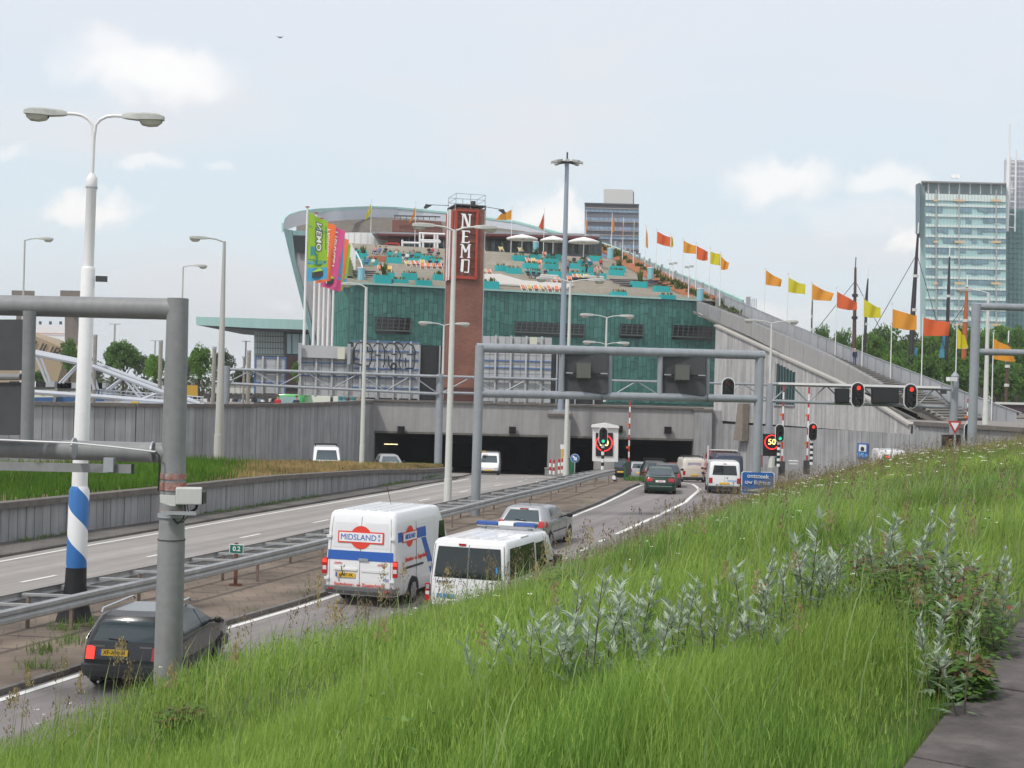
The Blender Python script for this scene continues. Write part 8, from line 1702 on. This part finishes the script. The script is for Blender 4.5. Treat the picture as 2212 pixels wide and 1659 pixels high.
def dots(name,x,Y,h,r,label,k=9):
 mb=MB()
 for a,b in zip(x,Y):
  c=Vector((a,b,hill(a,b)+h*rng.uniform(.85,1.1)))
  for _ in range(k):
   q=c+Vector((rng.normal(0,r),rng.normal(0,r),rng.normal(0,r*.12)));s_=r*.42;mb.add([q+Vector((-s_,0,0)),q+Vector((0,-s_,-s_*.4)),q+Vector((s_,0,0)),q+Vector((0,s_,s_*.4))],[(0,1,2,3)])
 return tag(mb.obj(name,WFL,fix=False),label,'flowers',kind='stuff')
x,Y=scatter(260,30,60);dots('white_flowers',x,Y,.36,.035,'flat white flower heads scattered on the far slope');x,Y=scatter(60,6,18);dots('white_flowers',x,Y,.46,.012,'tiny white flowers dotted in the near grass',4)
def on_hill(x,y):
 d=pix_dir(x,y);t0=2.0
 for i in range(3000):
  Y=2+i*.03;p=Vector((0,0,EYE))+d*(Y/d.y)
  if p.x>foot(Y)and p.z<=hill(p.x,Y):return p
 return None
SILV=leafmat('mugwort_leaf',(.33,.42,.31),(.54,.62,.49),.25,.28);SILG=leafmat('mugwort_leaf_green',(.17,.26,.14),(.27,.36,.22),.2,.3);STM=mat('mugwort_stem',(.10,.08,.06),.8)
def mug_mesh(seed):
 r=random.Random(seed);st,up_,lo=MB(),MB(),MB()
 def leaf(mb,p,a,L_,pitch):
  d=Vector((math.cos(a)*math.cos(pitch),math.sin(a)*math.cos(pitch),math.sin(pitch)));s=d.cross(Vector((0,0,1))).normalized()
  for k in range(5):
   sp_=(k-2)*.40;dd=(d+s*sp_*.8).normalized();q=p+d*L_*(.12+.1*(2-abs(k-2)));ln_=L_*(1-abs(k-2)*.22);w_=ln_*.09;n_=dd.cross(s).normalized()if abs(k-2)else Vector((0,0,1));ww=dd.cross(n_).normalized()*w_
   mb.add([q,q+dd*ln_*.5+ww,q+dd*ln_-Vector((0,0,ln_*.15)),q+dd*ln_*.5-ww],[(0,1,2,3)])
 for hgt,rx,ry,bx_ in((1,0,0,r.uniform(.02,.16)),(r.uniform(.6,.85),r.uniform(-.16,-.06),r.uniform(-.1,.1),r.uniform(-.12,.05)),(r.uniform(.5,.8),r.uniform(.06,.18),r.uniform(-.1,.1),r.uniform(.08,.22)))[:2+seed%2]:
  by=r.uniform(-.08,.08)
  def at(t):return Vector((rx*.5+rx*t+bx_*t*t,ry+by*t*t,t*hgt))
  st.tube([at(i/6)for i in range(7)],[.009,.008,.007,.006,.005,.003,.002],4)
  for i in range(27):
   t=.12+.88*(i/26)**.85
   if r.random()<.2:continue
   leaf(up_ if t>.48+r.uniform(-.12,.12)else lo,at(t),i*2.4+r.uniform(-.7,.7),lerp(.17,.105,t)*r.uniform(.55,1.35),lerp(.0,1.05,t)+r.uniform(-.35,.35))
  for j in range(2):
   t=r.uniform(.4,.8);p=at(t);a=r.uniform(0,6.28);e=p+Vector((math.cos(a)*.09,math.sin(a)*.09,.16));st.tube([p,e],[.004,.002],4)
   for i in range(5):leaf(up_,p.lerp(e,.3+.15*i),i*2.4,.085,.9)
 return[m.obj(nm,mt,fix=False)for m,nm,mt in((st,'stem',STM),(up_,'upper_leaves',SILV),(lo,'lower_leaves',SILG))]
MUG=[mug_mesh(k)for k in range(5)]
zm=lambda x,y:(936+.5768*x,1080+.5768*y)
MG_=[(200,500,790,'leftmost, tall and narrow'),(350,505,760,'second from the left, upright'),(478,365,740,'bushy one left of the densest clump'),(520,290,640,'dark-stemmed one behind the bushy left one'),(590,285,770,'tallest of the left clump'),(640,470,700,'short one in front of the left clump'),(690,265,560,'slim one behind the left clump'),(770,240,620,'broad one right of the left clump'),(740,400,640,'low one before the broad one'),(905,320,640,'arching one between the clumps'),(935,355,590,'small one beside the arching one'),(1045,450,620,'lone small one in open grass'),(1210,175,520,'tall one at the left of the upper clump'),(1230,430,600,'low one under the upper clump'),(1300,280,470,'small one left of the tallest upper one'),(1345,250,450,'second small one left of the tallest upper one'),(1405,70,460,'tallest of the upper clump'),(1430,170,440,'leaning beside the tallest upper one'),(1500,215,420,'short one midway to the right'),(1570,135,400,'slim one midway to the right'),(1680,60,400,'tall one above the red-leaved shrub'),(1720,170,380,'short one above the red-leaved shrub'),(1800,35,380,'topmost leaning one'),(1900,60,420,'tall one above the right shrub'),(1870,250,480,'behind the red-leaved shrub'),(1875,370,690,'dark-stemmed one rising from the shrub'),(1970,265,470,'pale one right of the shrub'),(2090,165,430,'upright one near the paving'),(2125,245,500,'last one beside the paving'),(1990,590,760,'drooping low one at the paving edge'),(830,590,740,'low one among the near grass'),(560,560,760,'spreading low one in the near grass')]
for i,(x,yt_,yb_,lab)in enumerate(MG_):
 p=on_hill(*zm(x,yb_+45))
 if p is None:continue
 hh=(yb_+45-yt_)*.5768*K*p.y/F;hh=min(max(hh,.55),1.7);t=thing('mugwort_plant','silvery-leaved mugwort plant, '+lab,'plant',p-Vector((0,0,.05)),random.uniform(-.5,.5),'silvery mugwort plants on the embankment')
 for o in MUG[i%5]:c=o.copy();COL.objects.link(c);c.parent=t
 hh*=1.08;t.scale=(hh,hh,hh)
for g in MUG:
 for o in g:bpy.data.objects.remove(o)
BL1=leafmat('broad_leaf',(.08,.18,.04),(.15,.26,.06),.3,.35);BL2=leafmat('broad_leaf_red',(.20,.09,.05),(.16,.14,.06),.3,.3)
def shrub(p,w_,h,label,seed):
 r=random.Random(seed);t=thing('shrub',label,'shrub',p,group='broad-leaved shrubs on the embankment');a_,b_=MB(),MB()
 for i in range(7):a=i*.9;MB().tube([(0,0,0),(math.cos(a)*w_*.3,math.sin(a)*w_*.3,h*.4),(math.cos(a)*w_*.36,math.sin(a)*w_*.36,h*.7)],[.010,.007,.003],4).obj('stem',STM,t)
 for i in range(700):
  u=r.random();a=r.uniform(0,6.28);rr_=w_*.55*math.sqrt(r.random());z=h*(.15+.85*r.random())*(1-.3*(rr_/w_)**2);c=Vector((math.cos(a)*rr_,math.sin(a)*rr_,z));L_=r.uniform(.035,.07);d=Vector((math.cos(a+r.uniform(-1,1)),math.sin(a+r.uniform(-1,1)),r.uniform(-.5,.3))).normalized();s=d.cross(Vector((0,0,1))).normalized()*L_*.42
  (b_ if z>h*.72 and r.random()<.5 else a_).add([c,c+d*L_*.45+s,c+d*L_*1.1,c+d*L_*.45-s],[(0,1,2,3)])
 a_.obj('leaves',BL1,t,fix=False)['kind']='stuff';b_.obj('red_leaves',BL2,t,fix=False)['kind']='stuff'
for i,(x,y,w_,h,lab)in enumerate(((1640,330,1.0,.62,'left red-tipped broad-leaved shrub among the mugwort'),(1780,360,1.1,.62,'middle red-tipped broad-leaved shrub, the widest'),(1880,400,.9,.6,'red-tipped broad-leaved shrub behind the dark stems'),(1950,470,.7,.5,'right broad-leaved shrub toward the paving'),(1985,640,.30,.30,'low dark shrub hanging over the paving edge'),(520,330,.5,.5,'small leafy shrub at the left top of the grass edge'),(-940,1010,.3,.35,'big-leaved weed low in the bottom left grass'))):
 p=on_hill(*zm(x,y+90 if x>0 else y-90))
 if p:shrub(p-Vector((0,0,.08)),w_,h,lab,70+i)
GI=leafmat('island_green',(.07,.17,.015),(.12,.24,.025),.3,.4);GD=leafmat('island_dry',(.46,.31,.15),(.32,.25,.11),.35,.3)
rws=np.array([[list(p)for p in r_]for r_ in island_rows]);nr,ncol=rws.shape[:2];n=46000;i_=rng.uniform(0,nr-1.001,n);j_=rng.uniform(0,ncol-2.001,n);i0,j0=i_.astype(int),j_.astype(int);fi,fj=(i_-i0)[:,None],(j_-j0)[:,None]
Q=(rws[i0,j0]*(1-fi)*(1-fj)+rws[i0+1,j0]*fi*(1-fj)+rws[i0,j0+1]*(1-fi)*fj+rws[i0+1,j0+1]*fi*fj)
green=(Q[:,0]/Q[:,1]<-.205+rng.normal(0,.012,n));near_=j_<5.2
for sel,m,h,lab in((green&near_,GI,.75,'dense fresh green growth on the left part of the island'),(~green&(rng.random(n)<.9),GD,.40,'dry straw-coloured grass on the island towards the tunnel'),(green&~near_,GD,.28,'dry grass at the back of the island'),(~green&(rng.random(n)<.05),GI,.5,'green tufts in the dry island grass')):
 k=sel.sum();blades_mesh('island_grass',Q[sel]-np.array([0,0,.05]),h*rng.uniform(.5,1.1,k),np.full(k,.022),rng.uniform(.02,.25,k)*h,rng.uniform(0,6.28,k),m,2,label=lab)
def weeds(name,pts,h,label,m=GM2,k=60,s=.25,wd=.008):
 P=np.array([[x+rng.normal(0,s),y+rng.normal(0,s),z]for x,y,z in pts for _ in range(k)]);n=len(P);blades_mesh(name,P,h*rng.uniform(.3,1.1,n),np.full(n,wd),h*rng.uniform(.1,.6,n),rng.uniform(0,6.28,n),m,2,label=label,cat='weeds')
weeds('weeds',[(interp(LWB,y)+.3,y,.10)for y in np.arange(34,86,1.1)if rng.random()<.6],.16,'low green weeds along the foot of the low wall',k=70,wd=.012)
weeds('weeds',[(Lb.x+.5,Lb.y-.7,.12),(Lb.x+.1,Lb.y-1.1,.12),(-9.0,27.3,.12),(-8.6,25.8,.12),(-8.8,28.3,.12)],.34,'green weeds round the foot of the striped lamp',k=70,s=.18)
weeds('weeds',[(interp(RL,y)-.5-rng.uniform(0,.5),y,.12)for y in np.arange(24,84,1.5)if rng.random()<.5],.12,'sparse small weeds in the paved median',k=26,wd=.008)
weeds('weeds',[(8.0+i*.35,92+i*.1,zr(92)+.1)for i in range(4)]+[(xr-.3,118.8,zr(119))],.5,'weeds at the foot of the tunnel pier and the green cabinet',k=50,wd=.02)
weeds('weeds',[(q_+.8,92+i,-.4)for i,q_ in enumerate([27.2,26.6,26,25.4,24.8,24.2,23.6])]+[(16+i*.9,84+math.sin(i)*1.5,-.2)for i in range(14)],.8,'dry straw grass at the foot of the ribbed wall on the right',m=GD,k=260,s=.7,wd=.02)
#  thin summer haze over the harbour
hz=bpy.data.materials.new('thin_haze');hz.use_nodes=True;n,l=hz.node_tree.nodes,hz.node_tree.links;n.clear()
o_=n.new('ShaderNodeOutputMaterial');v_=n.new('ShaderNodeVolumePrincipled');v_.inputs['Density'].default_value=.0003;v_.inputs['Color'].default_value=(.95,.97,1,1);v_.inputs['Anisotropy'].default_value=.2;l.new(v_.outputs[0],o_.inputs['Volume'])
hb=MB().box((0,1150,54),(5400,3000,138)).obj('haze',hz);hb['kind']='stuff';hb['label']='thin pale summer haze over the whole harbour'
sc.cycles.volume_bounces=0
